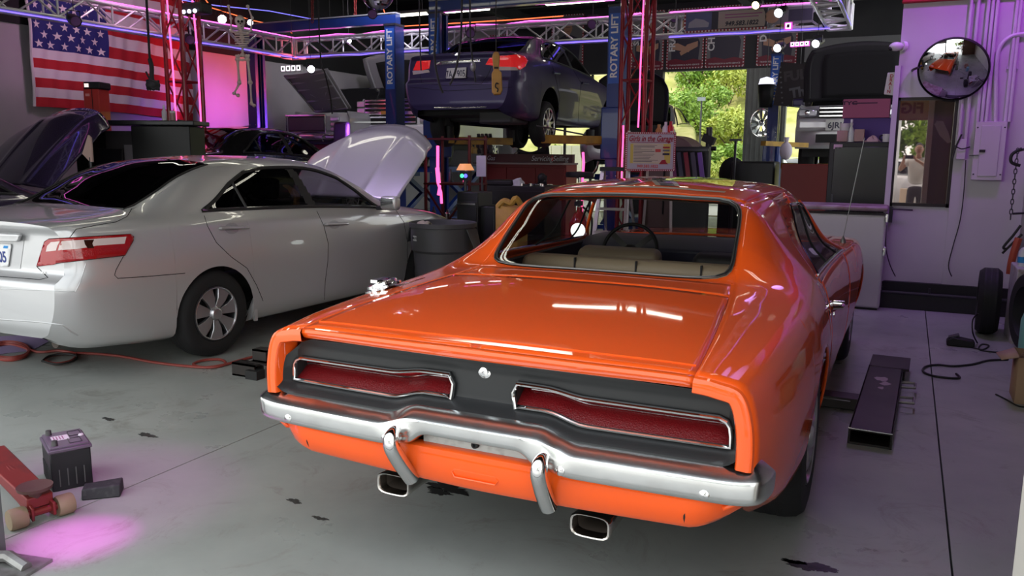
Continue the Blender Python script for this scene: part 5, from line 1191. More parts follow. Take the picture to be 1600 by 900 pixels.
# grey pickup
tg_, b_ = truck('pickup_truck', 'pale grey pickup with its ribbed hood open, left of the white pickup', (-11.0, 13.55), .12, .66, 1.30, grey_p, 1.02, 'plain')
g = G(); g.box((-.16, .0, .78), (.88, .06, .30)); q = g.obj('grille', mat('dark mesh', (.06, .055, .06), .5), tg_, bevel=.03); g = G(); g.tube([(-.16+a*.46, -.03, .78+b*.17) for a, b in ((-1, -1), (1, -1), (1, 1), (-1, 1))], .028, 6, closed=True); g.obj('surround', bright, q)
for z in (.68, .78, .88): g = G(); g.box((.48, .04, z), (.20, .06, .08)); g.obj('headlamp', MATS['headlamp glass'], tg_, bevel=.015)
g = G(); g.box((.0, -.06, .52), (1.35, .12, .10)); q = g.obj('bumper', bright, tg_, bevel=.03)
for x in (-.3, .3): g = G(); g.tube([(x, -.12, .56), (x, -.18, .50), (x, -.12, .44)], .02, 8); g.obj('tow_hook', bright, q)
g = G(); g.box((0, .0, .38), (1.25, .1, .16)); g.obj('valance', plastic, tg_)
hc = [atd(492, 176, 15.1), atd(548, 170, 14.6), atd(511, 108, 14.0), atd(443, 119, 14.5)]
hp_ = quad_panel('hood', hc, mat('hood inner grey', (.22, .21, .22), .6), tg_, .03, 8, .04)
nrm = (hc[1]-hc[0]).cross(hc[3]-hc[0]).normalized(); nrm = -nrm if nrm.dot(FW) > 0 else nrm
def hq(u, v): return hc[0].lerp(hc[1], u).lerp(hc[3].lerp(hc[2], u), v)+nrm*.02
g = G()
for pts in ([(.05, .05), (.95, .05), (.95, .95), (.05, .95), (.05, .05)], [(.08, .32), (.92, .32)], [(.08, .62), (.92, .62)], [(.08, .80), (.92, .80)], [(.3, .08), (.45, .30), (.3, .5)], [(.7, .08), (.55, .3), (.7, .5)]): g.tube(cr([hq(*a) for a in pts], 4) if len(pts) < 5 else [hq(*a) for a in pts], .018, 6)
g.obj('hood_ribs', grey_p, hp_, world=True)
# white suv on the right
tf, b_ = truck('lifted_suv', 'white suv raised at the right with hood open above the stacked boxes', (-.86, 14.0), -.02, .86, 1.33, mat('silver white paint', (.60, .58, .62), .3, .3, 1), .98, 'ford')
for sd in (1, -1): g = G(); g.box((sd*.66, .07, .86), (.30, .10, .13)); q = g.obj('headlamp', MATS['headlamp glass'], tf, bevel=.03); g = G(); g.sphere((sd*.66, .015, .86), .045, 10, 8); g.obj('bulb', chrome, q)
g = G(); g.box((0, .04, .87), (.98, .05, .18)); q = g.obj('grille', blackm, tf)
for z in (.81, .87, .93): g = G(); g.box((0, .0, z), (.96, .03, .03)); g.obj('bar', chrome, q, bevel=.006)
g = G(); g.box((0, .0, .67), (1.62, .16, .20)); q = g.obj('bumper', MATS['silver white paint'], tf, bevel=.06); g = G(); g.box((0, -.05, .46), (1.0, .08, .13)); g.obj('lower_grille', blackm, tf); 
for x in (-.2, 0, .2): g = G(); g.box((x, -.095, .46), (.02, .01, .13)); g.obj('grille_rib', plastic, tf)
g = G(); g.box((-.20, -.10, .665), (.32, .015, .17)); q = g.obj('license_plate', plate_g, tf); text('6JRK', .13, (-.20, -.110, .655), (1, 0, 0), (0, 0, 1), MATS['plate ink'], q, world=False, bold=.003)
g = G(); g.box((-.98, 1.3, 1.10), (.20, .10, .13)); g.obj('door_mirror', mat('violet mirror shell', (.05, .04, .10), .3), tf, bevel=.03)
arch_hood(tf, .88, 1.15, 1.10, .98, radians(68), mat('dark hood shell', (.02, .02, .022), .6), MATS['black liner'], .86)

# lilac saloon behind the tower, nose toward the camera, hood up
lilac = mat('pale lilac paint', (.50, .48, .54), .3, .2, 1)
s2, L2_, o2 = sedan('raised_sedan', 'pale sedan with its dark hood raised behind the red truss tower and service sign', 'car', (-5.42, 19.5, 1.12), pi+.12, lilac, 'spokes', 9, rimR=.215, glass=dglass)
hood(s2, 3.55, 1.01, .70, 1.10, .90, radians(66), mat('dark plum shell', (.03, .025, .05), .4), seatm)
# dark suv left, roof seen over the silver saloon
s3, L3_, o3 = sedan('dark_sedan', 'black car seen over the silver sedan roof, near the pink wall', 'car', (-9.6, 8.35, .42), radians(-4), mat('black car paint', (.012, .012, .014), .18, 0, 1), 'spokes', 9, rimR=.21, open_hood=False)
s3.scale = (1, .82, 1)
# plum car with hood up at the far left
s4, L4_, o4 = sedan('plum_sedan', 'dark plum car at the left edge with its hood raised', 'car', (-9.38, 2.45, .05), 0, mat('plum paint', (.045, .030, .075), .22, .3, 1), 'spokes', 9, rimR=.21)
hood(s4, 3.62, 1.02, .80, 1.38, 1.10, radians(43), MATS['plum paint'], seatm, crown=.07)
# lift adapters holding the raised cars: simple posts with arms
def stand(x, y, z, lab, w=1.3):
    t = thing('lift_table', lab, 'car lift', (x, y, 0)); g = G(); g.box((0, 0, z-.06), (w, 2.4, .12)); g.obj('deck', blue, t)
    for sd in (-1, 1): g = G(); g.bar((sd*w*.4, -1.0, .05), (sd*w*.4, 1.0, z-.1), .1, .1); g.bar((sd*w*.4, 1.0, .05), (sd*w*.4, -1.0, z-.1), .1, .1); g.obj('scissor_leg', blue, t)
    g = G(); g.box((0, 0, .04), (w, 2.4, .08)); g.obj('base', blue, t)
stand(-9.95, 16.9, 1.215, 'blue scissor lift under the white pickup'); stand(-11.0, 15.6, 1.095, 'blue scissor lift under the grey pickup', 1.0); stand(-5.15, 17.2, 1.118, 'blue scissor lift under the pale sedan by the tower'); stand(-9.6, 10.8, .415, 'low blue lift under the black car', 1.1)
# ---------------------------------------------------------------- posters above the doorway
pb, pr, pk, ps, pd, pg2 = [mat('poster '+k, c, .5) for k, c in (('grey', (.16, .155, .165)), ('red', (.30, .02, .035)), ('white', (.70, .68, .70)), ('skin', (.45, .25, .17)), ('dark', (.030, .027, .05)), ('brown', (.10, .06, .04)))]
def poster(x0, x1, z0, z1, y, lab, word, hair, pose, flip=0):
    t = thing('poster', lab, 'poster', (x0, y, z0), 0, 'portrait posters over the doorway'); W, Hh = x1-x0, z1-z0
    def fl(name, pts, m, k, par=t): g = G(); g.prism([V((x*W, -.002*k, z*Hh)) for x, z in pts], (0, .002, 0)); return g.obj(name, m, par, smooth=0)
    g = G(); g.box((W/2, 0.01, Hh/2), (W, .02, Hh)); g.obj('backing', pr, t)
    fl('sheet', [(.04, .02), (.96, .02), (.96, .98), (.04, .98)], pb, 1)
    el = lambda cx, cz, rx, rz_, n=20: [(cx+rx*cos(a), cz+rz_*sin(a)) for a in lin(n+1, 0, 2*pi)[:-1]]
    fl('figure', [(.14, .10), (.86, .10), (.90, .42), (.80, .56), (.60, .62), (.42, .62), (.24, .56), (.12, .40)], pd, 2)
    if hair == 'long': fl('hair', el(.52, .76, .22, .20), mat('poster blonde', (.42, .30, .14), .5), 3)
    fl('face', el(.52, .74, .13, .115), ps, 4)
    if hair == 'short': fl('hair', [(.39, .78), (.40, .86), (.52, .88), (.64, .86), (.65, .78), (.60, .82), (.44, .82)], pd, 5)
    fl('eyes', [(.45, .755), (.59, .755), (.59, .765), (.45, .765)], pd, 5); fl('mouth', [(.48, .675), (.56, .675), (.56, .683), (.48, .683)], mat('poster lip', (.3, .08, .07), .5), 5); fl('neck', [(.46, .58), (.58, .58), (.58, .65), (.46, .65)], ps, 3)
    if pose: fl('forearm', [(.16, .33), (.60, .27), (.66, .32), (.30, .43), (.16, .42)], ps, 5); fl('forearm', [(.84, .36), (.40, .22), (.36, .27), (.56, .40), (.84, .45)], ps, 6)
    fl('lower_band', [(.04, .02), (.96, .02), (.96, .13), (.75, .16), (.5, .13), (.25, .17), (.04, .14)], mat('poster maroon', (.16, .012, .03), .5), 7)
    text('TRANSMISSION & AUTO SERVICE', W*.055, (x0+W*.5, y-.018, z0+Hh*.06), (1, 0, 0), (0, 0, 1), pk, t)
    text(word, W*.24, (x0+W*.16, y-.018, z0+Hh*.60), (0, 0, 1), (-1, 0, 0), pk, t, bold=.006)
    g = G(); n1 = int(W/.07); n2 = int(Hh/.07)
    for i in range(n1): g.box((W*(i+.5)/n1, -.004, Hh*.01), (.028, .004, .024)); g.box((W*(i+.5)/n1, -.004, Hh*.99), (.028, .004, .024))
    for i in range(n2): g.box((W*.02, -.004, Hh*(i+.5)/n2), (.024, .004, .028)); g.box((W*.98, -.004, Hh*(i+.5)/n2), (.024, .004, .028))
    g.obj('dotted_border', pk, t, kind='stuff')
PY = 20.575
for x0, x1, lab, wd_, hair, pose in ((-6.55, -5.72, 'poster of a long-haired person, nearest the red tower', 'SSICA', 'long', 1), (-5.64, -4.72, 'poster of a dark-haired person with crossed arms', 'FRANCO', 'short', 1), (-4.68, -3.74, 'poster lettered with the ending les behind the phone banner', 'CHARLES', 'short', 0), (-3.46, -2.55, 'poster over the grey wall right of the doorway', 'DOOL', 'long', 1)): poster(x0, x1, 3.62, 5.05, PY, lab, wd_, hair, pose)
poster(-8.75, -7.85, 3.75, 5.1, PY, 'poster showing half a face above the purple sedan', 'ICC', 'short', 0); poster(-10.7, -9.8, 3.3, 4.7, PY, 'poster glimpsed left of the purple sedan roof', 'SSOS', 'long', 0)
# dark sign under the last poster
t = thing('dark_sign', 'dark sign with faded lettering below the last poster', 'sign', (-2.35, 17.6, 2.55)); g = G(); g.box((.25, 0, .35), (.85, .03, .85), (0, .12, 0)); q = g.obj('board', mat('sign black', (.02, .014, .016), .5), t)
text('That', .26, (-2.02, 17.57, 2.78), (1, 0, .18), (-.18, 0, 1), mat('faded lettering', (.14, .14, .15), .6), q, bold=.012); text('FULL', .26, (-2.12, 17.57, 3.10), (1, 0, .12), (-.1, 0, 1), mat('dim lettering', (.06, .05, .055), .6), q, bold=.012)
g = G(); [g.box((-.13+.012*k, -.03, .72-.10*k), (.03, .01, .03)) for k in range(8)]; [g.box((-.03+k*.1, -.03, -.06+.012*k), (.03, .01, .03)) for k in range(8)]; g.obj('dotted_border', MATS['faded lettering'], t, kind='stuff')
g = G(); g.cyl((.25, .02, .75), (.25, .02, 2.4), .01, n=6); g.obj('hanger', steel_d, t)
# banners on the truss
def banner(a, b, z0, z1, lab, kind):
    y = 12.13; t = thing('banner', lab, 'banner', (a, y, z0)); W, Hh = b-a, z1-z0
    g = G(); g.box((W/2, 0, Hh/2), (W, .008, Hh)); g.obj('sheet', pd if kind else pb, t)
    def fl(name, pts, m, k): g = G(); g.prism([V((x*W, -.005-.001*k, z*Hh)) for x, z in pts], (0, .001, 0)); return g.obj(name, m, t, smooth=0)
    if kind:
        fl('picture', [(.02, .1), (.34, .1), (.34, .97), (.02, .97)], mat('banner blue', (.10, .12, .24), .5), 1); fl('picture_car', [(.05, .25), (.30, .25), (.31, .45), (.24, .62), (.14, .70), (.06, .5)], mat('banner pale', (.35, .36, .42), .5), 2)
        fl('panel', [(.42, .14), (.97, .14), (.99, .6), (.95, .97), (.42, .97)], mat('banner tan', (.40, .33, .30), .5), 1)
        text('949.583.1822', Hh*.30, (a+W*.70, y-.009, z0+Hh*.34), (1, 0, 0), (0, 0, 1), pd, t, bold=.003, shear=.2)
        for k, w_ in enumerate((.40, .44)): fl('text_line', [(.50, .62+k*.14), (.50+w_, .62+k*.14), (.50+w_, .67+k*.14), (.50, .67+k*.14)], mat('banner plum', (.30, .08, .22), .5), 2)
        g = G(); n = 24
        g.box((W/2, -.006, Hh*.05), (W, .004, Hh*.11)); g.box((W*.01, -.006, Hh/2), (W*.022, .004, Hh)); g.obj('red_edge', pr, t)
        g = G(); [g.box((W*(i+.5)/n, -.010, Hh*.05), (.022, .004, .022)) for i in range(n)]; [g.box((W*.01, -.010, Hh*(i+.8)/5.5), (.02, .004, .022)) for i in range(5)]; g.obj('border_dots', pk, t, kind='stuff')
    else:
        fl('face', [(.08+.17*cos(k*.52), .5+.42*sin(k*.52)) for k in range(12)], ps, 1); fl('bar', [(.45, .15), (.98, .15), (.98, .85), (.45, .85)], pd, 1)
banner(-3.08, -1.92, 3.25, 3.53, 'printed banner with a phone number tied to the truss above the doorway', 1); banner(-1.90, -1.32, 3.30, 3.52, 'short dark banner with a face at the truss corner', 0)
# ---------------------------------------------------------------- benches, racks, signs in the middle
dred = mat('dark red enamel', (.19, .014, .014), .5); cbl = mat('black cabinet', (.010, .010, .012), .45)
def cabinet(name, lab, c, d, m, drawers=0, cat='cabinet', handle=True):
    t = thing(name, lab, cat, (c[0], c[1], c[2])); g = G(); g.box((0, 0, d[2]/2), d); g.obj('body', m, t, bevel=.012)
    for k in range(drawers):
        h = d[2]*.86/drawers; g = G(); g.box((0, -d[1]/2-.008, d[2]*.06+h*(k+.5)), (d[0]*.92, .016, h*.92)); dr = g.obj('drawer', m, t, bevel=.004)
        g = G(); g.box((0, -d[1]/2-.022, d[2]*.06+h*(k+.88)), (d[0]*.86, .02, .02)); g.obj('handle', bright, dr)
    return t
c = ony(802, 246, 12.9); t = thing('tool_bench', 'long dark red tool bench with script lettering below the raised sedan', 'workbench', (c.x, 13.3, 0)); W = ony(872, 246, 12.9).x-ony(733, 246, 12.9).x
g = G(); g.box((0, .275, 1.43), (W, .11, .16)); q = g.obj('header', mat('bench header', (.10, .035, .035), .45), t); g = G(); g.box((0, .2, .68), (W, .5, 1.3)); bd = g.obj('body', dred, t, bevel=.01)
for k in range(3): g = G(); g.box((W*(k-1)/3.05, -.06, .70), (W/3.2, .02, 1.15)); g.obj('door', dred, bd, bevel=.004)
g = G(); g.box((0, .1, 1.345), (W+.04, .7, .03)); g.obj('worktop', mat('steel worktop', (.22, .16, .16), .4, .5), t)
text('Servicing', .13, (c.x+W*.16, 13.51, 1.43), (1, 0, 0), (0, 0, 1), pk, q, shear=.25, sx=.9); text('Selling', .13, (c.x+W*.37, 13.51, 1.43), (1, 0, 0), (0, 0, 1), pk, q, shear=.25, sx=.9); text('Gas', .12, (c.x-W*.44, 13.51, 1.43), (1, 0, 0), (0, 0, 1), pk, q, shear=.25, sx=.9)
g = G(); cx_ = c.x+W*.275; g.prism([V((cx_-c.x+a, .215, 1.43+b)) for a, b in ((0, -.06), (.035, 0), (0, .06), (-.035, 0))], (0, .005, 0)); g.obj('diamond', mat('bright red', (.6, .03, .02), .5), q)
BX = c.x
def onb(px, z=1.51, y=13.55): return V((ony(px, 243, y).x, y, z))
for px, lab, m, h, r in ((736, 'tall yellow bottle on the red bench, left', mat('amber bottle', (.60, .40, .12), .3), .20, .05), (743, 'shorter yellow bottle on the red bench, right', MATS['amber bottle'], .16, .045), (806, 'white spray bottle on the red bench beside the wheel', mat('milky plastic', (.7, .75, .72), .4), .22, .045)):
    t = thing('bottle', lab, 'bottle', onb(px)); g = G(); g.lathe([(.001, 0), (r, .0), (r, h*.6), (r*.4, h*.78), (r*.4, h), (.001, h)], (0, 0, 0), n=14); g.obj('body', m, t); g = G(); g.cyl((0, 0, h), (0, 0, h+.05), r*.5, n=10); g.obj('cap', pk if px == 806 else m, t)
cloths = [mat('cloth %d' % i, cc, .9) for i, cc in enumerate(((.10, .09, .10), (.22, .20, .19), (.05, .05, .055), (.16, .15, .17)))]
for i, px in enumerate((748, 754, 760, 766)):
    c = onb(px, 1.51, 13.6); g = G(); g.grid([[c+V((.05*(u-.5)+.012*sin(9*v+u*3), .04*sin(7*u+v*5), .36*v)) for u in lin(8)] for v in lin(8)]); o = g.obj('hanging_jacket', cloths[i]); o.modifiers.new('t', 'SOLIDIFY').thickness = .03
    tag(o, ['dark work jacket hung first from the left over the red bench', 'pale work jacket hung second over the red bench', 'black work jacket hung third over the red bench', 'grey work jacket hung last, nearest the raised wheel'][i], 'jacket')
g = G(); c = onb(830, 1.51, 13.55); g.grid([[c+V((u*.62-.3, .18*(v-.5), max(.0, (.07+.10*u*u*u+.05*sin(5*u+2)+.02*sin(9*v))*sin(pi*min(1, v*.9+.1))*smooth(0, .1, u)))) for u in lin(20)] for v in lin(10)]); tag(g.obj('crumpled_cloth', cloths[2]), 'black cloth heaped on the red bench under the raised wheel', 'cloth')
# black tool table in front of it
t = thing('tool_table', 'low black tool chest carrying a black mat and scattered tools', 'tool chest', (ony(805, 300, 10.0).x, 10.2, 0)); g = G(); g.box((0, 0, .55), (.95, .6, 1.08)); g.obj('body', cbl, t, bevel=.01)
for k in range(5): g = G(); g.box((0, -.308, .18+.19*k), (.88, .015, .17)); g.obj('drawer', cbl, t, bevel=.004)
tx = t.location.x
g = G(); g.box((tx-.22, 10.1, 1.125), (.42, .4, .07)); tag(g.obj('black_mat', rubber, bevel=.02), 'thick black mat folded on the tool chest', 'mat')
g = G(); g.lathe([(.001, .09), (.06, .08), (.075, .0), (.09, .0), (.08, .03)], (tx+.05, 10.0, 1.10), (-.2, -.3, 1), 16); tag(g.obj('baseball_cap', mat('white cloth', (.65, .65, .68), .8)), 'white cap lying among the tools on the chest', 'cap')
for i, (dx, dy, rz_, ln) in enumerate(((.12, -.1, .3, .18), (.2, .0, 1.0, .15), (.26, -.12, 2.1, .20), (.33, .05, .6, .16), (.4, -.05, 1.6, .18), (.30, .12, 2.6, .14))):
    g = G(); d = V((cos(rz_), sin(rz_), 0)); p = V((tx+dx, 10.05+dy, 1.105)); g.cyl(p, p+d*ln, .011, n=8); g.lathe([(.012, -.02), (.024, -.018), (.024, .018), (.012, .02)], p, (0, 0, 1), 8); tag(g.obj('wrench', bright), 'steel wrench on the black tool chest, '+('nearest the white cap', 'second from the white cap', 'third from the white cap', 'fourth from the white cap', 'farthest right toward the coupe', 'at the back under the power tool')[i], 'wrench', 'wrenches on the tool chest')
g = G(); [g.tube(cr([V((tx+.30+.05*cos(a*2), 10.22+.04*sin(a*3), 1.12+.03*k)) for a in lin(6, k, k+4)], 3), .02, 6) for k in range(4)]; g.sphere((tx+.30, 10.2, 1.2), .06, 10, 8); tag(g.obj('power_tool', rubber), 'black power tool with its lead heaped on the tool chest', 'power tool')
# yellow cover, black bins, trash can
c = atd(800, 324, 8.2); t = thing('yellow_tote', 'worn yellow tote standing behind the coupe roof', 'tote', (c.x, c.y, 0)); ytm = mat('worn yellow tote', (.48, .27, .05), .6, noise=(6, (.33, .17, .04), .4, .7))
g = G(); P = [[V((x*(1+.06*v), y*(1+.06*v), .12+v*.88+.02*sin(x*20+v*9))) for x, y in ((-.12, -.12), (.12, -.12), (.12, .12), (-.12, .12))] for v in lin(6)]; g.grid(P, cv=True); g.f.append((0, 1, 2, 3)); bo = g.obj('body', ytm, t, solid=.012, bevel=.015)
g = G(); g.tube(cr([(-.10, -.12, .99), (-.04, -.1, 1.05), (.04, -.1, 1.03), (.10, -.12, 1.08), (.13, -.05, 1.0)], 5), .03, 8); g.obj('folded_rim', ytm, t); g = G(); g.box((0, 0, .06), (.22, .22, .12)); g.obj('foot', rubber, t)
tcm = mat('grey bin plastic', (.060, .060, .064), .55, bump=(30, .08)); c = atd(692, 350, 8.0); t = thing('trash_can', 'round dark grey trash can between the silver sedan and the coupe', 'trash can', (c.x, c.y, 0))
def oval(r, z): return [V((r*cos(a)*1.0, r*sin(a), z)) for a in lin(49, 0, 2*pi)[:-1]]
zt = onz(692, 347, .84); g = G(); g.grid([oval(.255, .0), oval(.285, .50), oval(.288, .56), oval(.312, .585), oval(.315, .80), oval(.330, .805), oval(.332, .845), oval(.318, .85), oval(.305, .83), oval(.28, .5), oval(.24, .02), oval(.01, .015)], cv=True); g.obj('body', tcm, t)
for sd in (1, -1): g = G(); g.prism([V((sd*.31, -.10, .80)), V((sd*.31, .10, .80)), V((sd*.375, .07, .62)), V((sd*.375, -.07, .62))], (sd*.02, 0, -.02)); g.obj('handle', tcm, t, bevel=.008)
g = G(); a0 = -2.15; g.grid([[V((.3195*cos(a), .3195*sin(a), z)) for a in lin(6, a0, a0+.20)] for z in (.68, .73)]); l_ = g.obj('label', plate_g, t); text('BRUTE', .030, (c.x+.322*cos(a0+.1), c.y+.322*sin(a0+.1), .705), (-sin(a0+.1), cos(a0+.1), 0), (0, 0, 1), blackm, l_, sx=.9)
g = G(); g.grid([[V((-.18+.14*u, -.16+.06*v, .855+.03*sin(6*u)*sin(3*v)-.05*v*v)) for u in lin(8)] for v in lin(6, -1, 1)]); tag(g.xf(Matrix.Translation((c.x, c.y, 0))).obj('paper_rag', mat('paper rag', (.40, .35, .28), .9), solid=.01), 'crumpled paper rag draped over the rim of the trash can', 'rag')
# tool rack with hanging gear
c = atd(712, 300, 9.9); t = thing('tool_rack', 'dark red steel rack of hanging tools behind the trash can', 'rack', (c.x, c.y, 0)); rk = mat('oxide red steel', (.10, .014, .014), .5, .4)
for x, y in ((-.3, -.2), (.3, -.2), (.3, .2), (-.3, .2)): g = G(); g.cyl((x, y, 0), (x, y, 1.72), .02, n=8); g.obj('upright', rk, t)
for z in (.25, .7, 1.15, 1.68): g = G(); g.box((0, 0, z), (.64, .44, .02)); g.obj('shelf', rk, t)
g = G(); g.bar((-.3, -.2, .3), (.3, -.2, 1.1), .02, .02); g.bar((.3, -.2, .3), (-.3, -.2, 1.1), .02, .02); g.obj('brace', rk, t)
rnd = random.Random(3)
for i in range(9):
    x = c.x-.25+.06*i; z = (.72, 1.17, .27)[i % 3]; h = rnd.uniform(.12, .26); g = G(); r = rnd.uniform(.022, .035); g.lathe([(.001, 0), (r, 0), (r, h*.6), (r*.5, h*.75), (r*.45, h), (.001, h)], (x, c.y-.1+.02*(i % 2), z), n=10)
    tag(g.obj('spray_can', [steel_d, pk, dred, bright][i % 4]), ['dark', 'white', 'dark red', 'steel'][i % 4]+' can on the '+('middle', 'upper', 'lowest')[i % 3]+' shelf of the red tool rack', 'can', 'cans on the tool rack')
c2 = atd(727, 262, 9.0); t = thing('work_lamp', 'black pole work lamp with orange shade and coloured lights beside the rack', 'lamp', (c2.x, c2.y, 0)); g = G(); g.cyl((0, 0, 0), (0, 0, 1.30), .018, n=8); g.cyl((0, 0, 0), (0, 0, .03), .14, n=16); g.obj('pole', steel_d, t)
g = G(); g.lathe([(.06, 1.40), (.10, 1.33), (.02, 1.33)], n=16); g.obj('shade', mat('orange shade', (.6, .28, .12), .5, emit=(1, .4, .15), es=.6), t); g = G(); g.box((.02, -.02, 1.27), (.10, .1, .1)); hd = g.obj('head', blackm, t)
for dx, cc in ((.045, (.1, .1, 1)), (.0, (.05, 1, .3))): g = G(); g.sphere((dx, -.075, 1.27), .022, 8, 6); g.obj('coloured_light', glow('led %s' % dx, cc, 2.5), hd)
for px, py, lab, w_, h in ((764, 312, 'black bin beside the tool rack, taller one', .32, .95), (742, 300, 'black machine on a stand left of the black bin', .26, 1.1)):
    c = atd(px, 300, 9.0); cabinet('black_bin', lab, (c.x, c.y, 0), (w_, .35, h), cbl, 3 if h > 1 else 0, 'bin')
c = atd(752, 258, 9.4); t = thing('clipboard_stand', 'white sheet on a thin stand before the red bench', 'clipboard', (c.x, c.y, 0)); g = G(); g.box((0, 0, 1.37), (.12, .012, .24)); g.obj('sheet', mat('grey white paper', (.5, .47, .54), .6), t); g = G(); g.cyl((0, .02, 0), (0, .02, 1.5), .012, n=8); g.cyl((0, .02, 0), (0, .02, .02), .14, n=12); g.obj('stand', steel_d, t)
# stool, ladder
c = atd(906, 272, 11.3); t = thing('stool', 'dark stool with a steel pedestal before the red bench', 'stool', (c.x, c.y, 0)); g = G(); g.lathe([(.001, 1.20), (.19, 1.2), (.2, 1.23), (.19, 1.27), (.001, 1.28)], n=20); g.obj('seat', rubber, t); g = G(); g.cyl((0, 0, .02), (0, 0, 1.2), .025, n=8); g.cyl((0, 0, 0), (0, 0, .03), .2, n=16); g.tube(cr([(.1, 0, 1.2), (.22, 0, 1.3), (.25, .02, 1.42)], 4), .014, 6); g.obj('pedestal', bright, t)
c = atd(962, 262, 10.4); t = thing('step_ladder', 'pale folding step ladder at the foot of the red tower', 'ladder', (c.x, c.y, 0)); lm_ = mat('ladder alu', (.55, .52, .48), .4, .6)
for sd in (-1, 1): g = G(); g.bar((sd*.24, -.25, 0), (sd*.17, 0, 1.32), .05, .025); g.obj('rail', lm_, t); g = G(); g.bar((sd*.22, .4, 0), (sd*.16, .03, 1.3), .03, .02); g.obj('back_leg', lm_, t)
for k in range(4): g = G(); g.box((0, -.25+.06*k, .25+.29*k), (.42-.03*k, .08, .03)); g.obj('tread', lm_, t)
g = G(); g.box((0, .0, 1.33), (.38, .14, .05)); g.obj('top_cap', rubber, t)
# extinguisher seen through the glass
c = atd(905, 350, 9.2); t = thing('fire_extinguisher', 'red cylinder standing behind the coupe, seen through its rear glass', 'extinguisher', (c.x, c.y, 0)); g = G(); g.lathe([(.001, 0), (.11, .0), (.115, .04), (.115, .75), (.06, .86), (.03, .88), (.03, .93), (.001, .93)], n=20); g.obj('bottle', mat('fire red', (.55, .02, .015), .3, coat=1), t); g = G(); g.box((0, -.03, .97), (.05, .14, .05)); g.tube(cr([(.04, 0, .93), (.15, 0, .8), (.13, -.03, .4)], 5), .012, 6); g.obj('valve', blackm, t)
# service sign on an easel
c = atd(1016, 237, 10.0); sg = thing('service_sign', 'yellow service sign with red dotted border on a white easel', 'sign', (c.x, c.y, 0)); xd = RT.copy(); xd.z = 0; xd.normalize(); nrm = V((-xd.y, xd.x, 0)); u_ = V((0, 0, 1)); W, Hh = .60, .455; zc = c.z
def sp(a, b, k=0): return c+xd*(a*W/2)+u_*(b*Hh/2)-nrm*(.008+.0012*k)
def sflat(name, pts, m, k): g = G(); g.prism([sp(a, b, k) for a, b in pts], nrm*.0012); return g.obj(name, m, sg, world=True, smooth=0)
g = G(); g.prism([sp(a, b) for a, b in ((-1.03, -1.03), (1.03, -1.03), (1.03, 1.03), (-1.03, 1.03))], nrm*.02); g.obj('board', pr, sg, world=True)
sflat('sheet', [(-.94, -.93), (.94, -.93), (.94, .93), (-.94, .93)], mat('sign lilac', (.44, .40, .44), .5), 1); sflat('yellow_panel', [(-.82, -.62), (.82, -.62), (.82, .42), (-.82, .42)], mat('sign yellow', (.60, .46, .10), .5), 2); sflat('pale_panel', [(-.70, -.60), (.60, -.60), (.52, .40), (-.70, .40)], mat('sign cream', (.56, .47, .36), .5), 3)
g = G()
for i in range(26): [g.prism([sp((i+.5+e)/13-1, b+f, 2) for e, f in ((-.22, -.025), (.22, -.025), (.22, .025), (-.22, .025))], nrm*.001) for b in (-.985, .985)]
for i in range(20): [g.prism([sp(b+f, (i+.5+e)/10-1, 2) for e, f in ((-.22, -.022), (.22, -.022), (.22, .022), (-.22, .022))], nrm*.001) for b in (-.985, .985)]
g.obj('border_dots', mat('dot white', (.75, .72, .70), .5), sg, world=True, kind='stuff')
text('Girls in the Garage', .098, sp(0, .68, 4), xd, u_, mat('sign crimson', (.35, .015, .03), .5), sg, shear=.3, sx=.72, bold=.0015); sflat('rule', [(-.8, .47), (.84, .50), (.84, .53), (-.8, .49)], MATS['sign crimson'], 4)
for k in range(12): w_ = (.95, .85, .3, .75, .85, .35, .85, .8, .7, .65, 1.0, .75)[k]; sflat('text_line', [(-.68, .34-.078*k), (-.68+w_, .34-.078*k), (-.68+w_, .34-.078*k-(.028 if k in (1, 4, 8, 9, 11) else .015)), (-.68, .34-.078*k-.02)], pd, 5)
sflat('red_tab', [(.20, -.02), (.42, -.02), (.42, .14), (.20, .14)], mat('sign red', (.55, .07, .06), .5), 5); sflat('dark_tab', [(.50, .18), (.78, .18), (.78, .27), (.50, .27)], pr, 5); sflat('dark_tab', [(.50, -.18), (.78, -.18), (.78, -.07), (.50, -.07)], pd, 5); sflat('dark_tab', [(.50, .02), (.78, .02), (.78, .12), (.50, .12)], pb, 5)
sflat('red_emblem', [(.36, -.66), (.74, -.66), (.66, -.56), (.62, -.42), (.48, -.44)], MATS['sign crimson'], 5); text('949.583.1822', .048, sp(-.1, -.78, 4), xd, u_, MATS['sign red'], sg, bold=.001)
for sd in (-1, 1): g = G(); g.bar(V((c.x, c.y, 0))+xd*(sd*.30)-nrm*.02, V((c.x, c.y, zc+.25))+xd*(sd*.26)+nrm*.03, .03, .02); g.obj('easel_leg', mat('white wood', (.55, .50, .46), .6), sg, world=True)
g = G(); g.bar(V((c.x, c.y, 0))+nrm*.5, V((c.x, c.y, zc+.2))+nrm*.03, .03, .02); g.obj('back_leg', MATS['white wood'], sg, world=True)
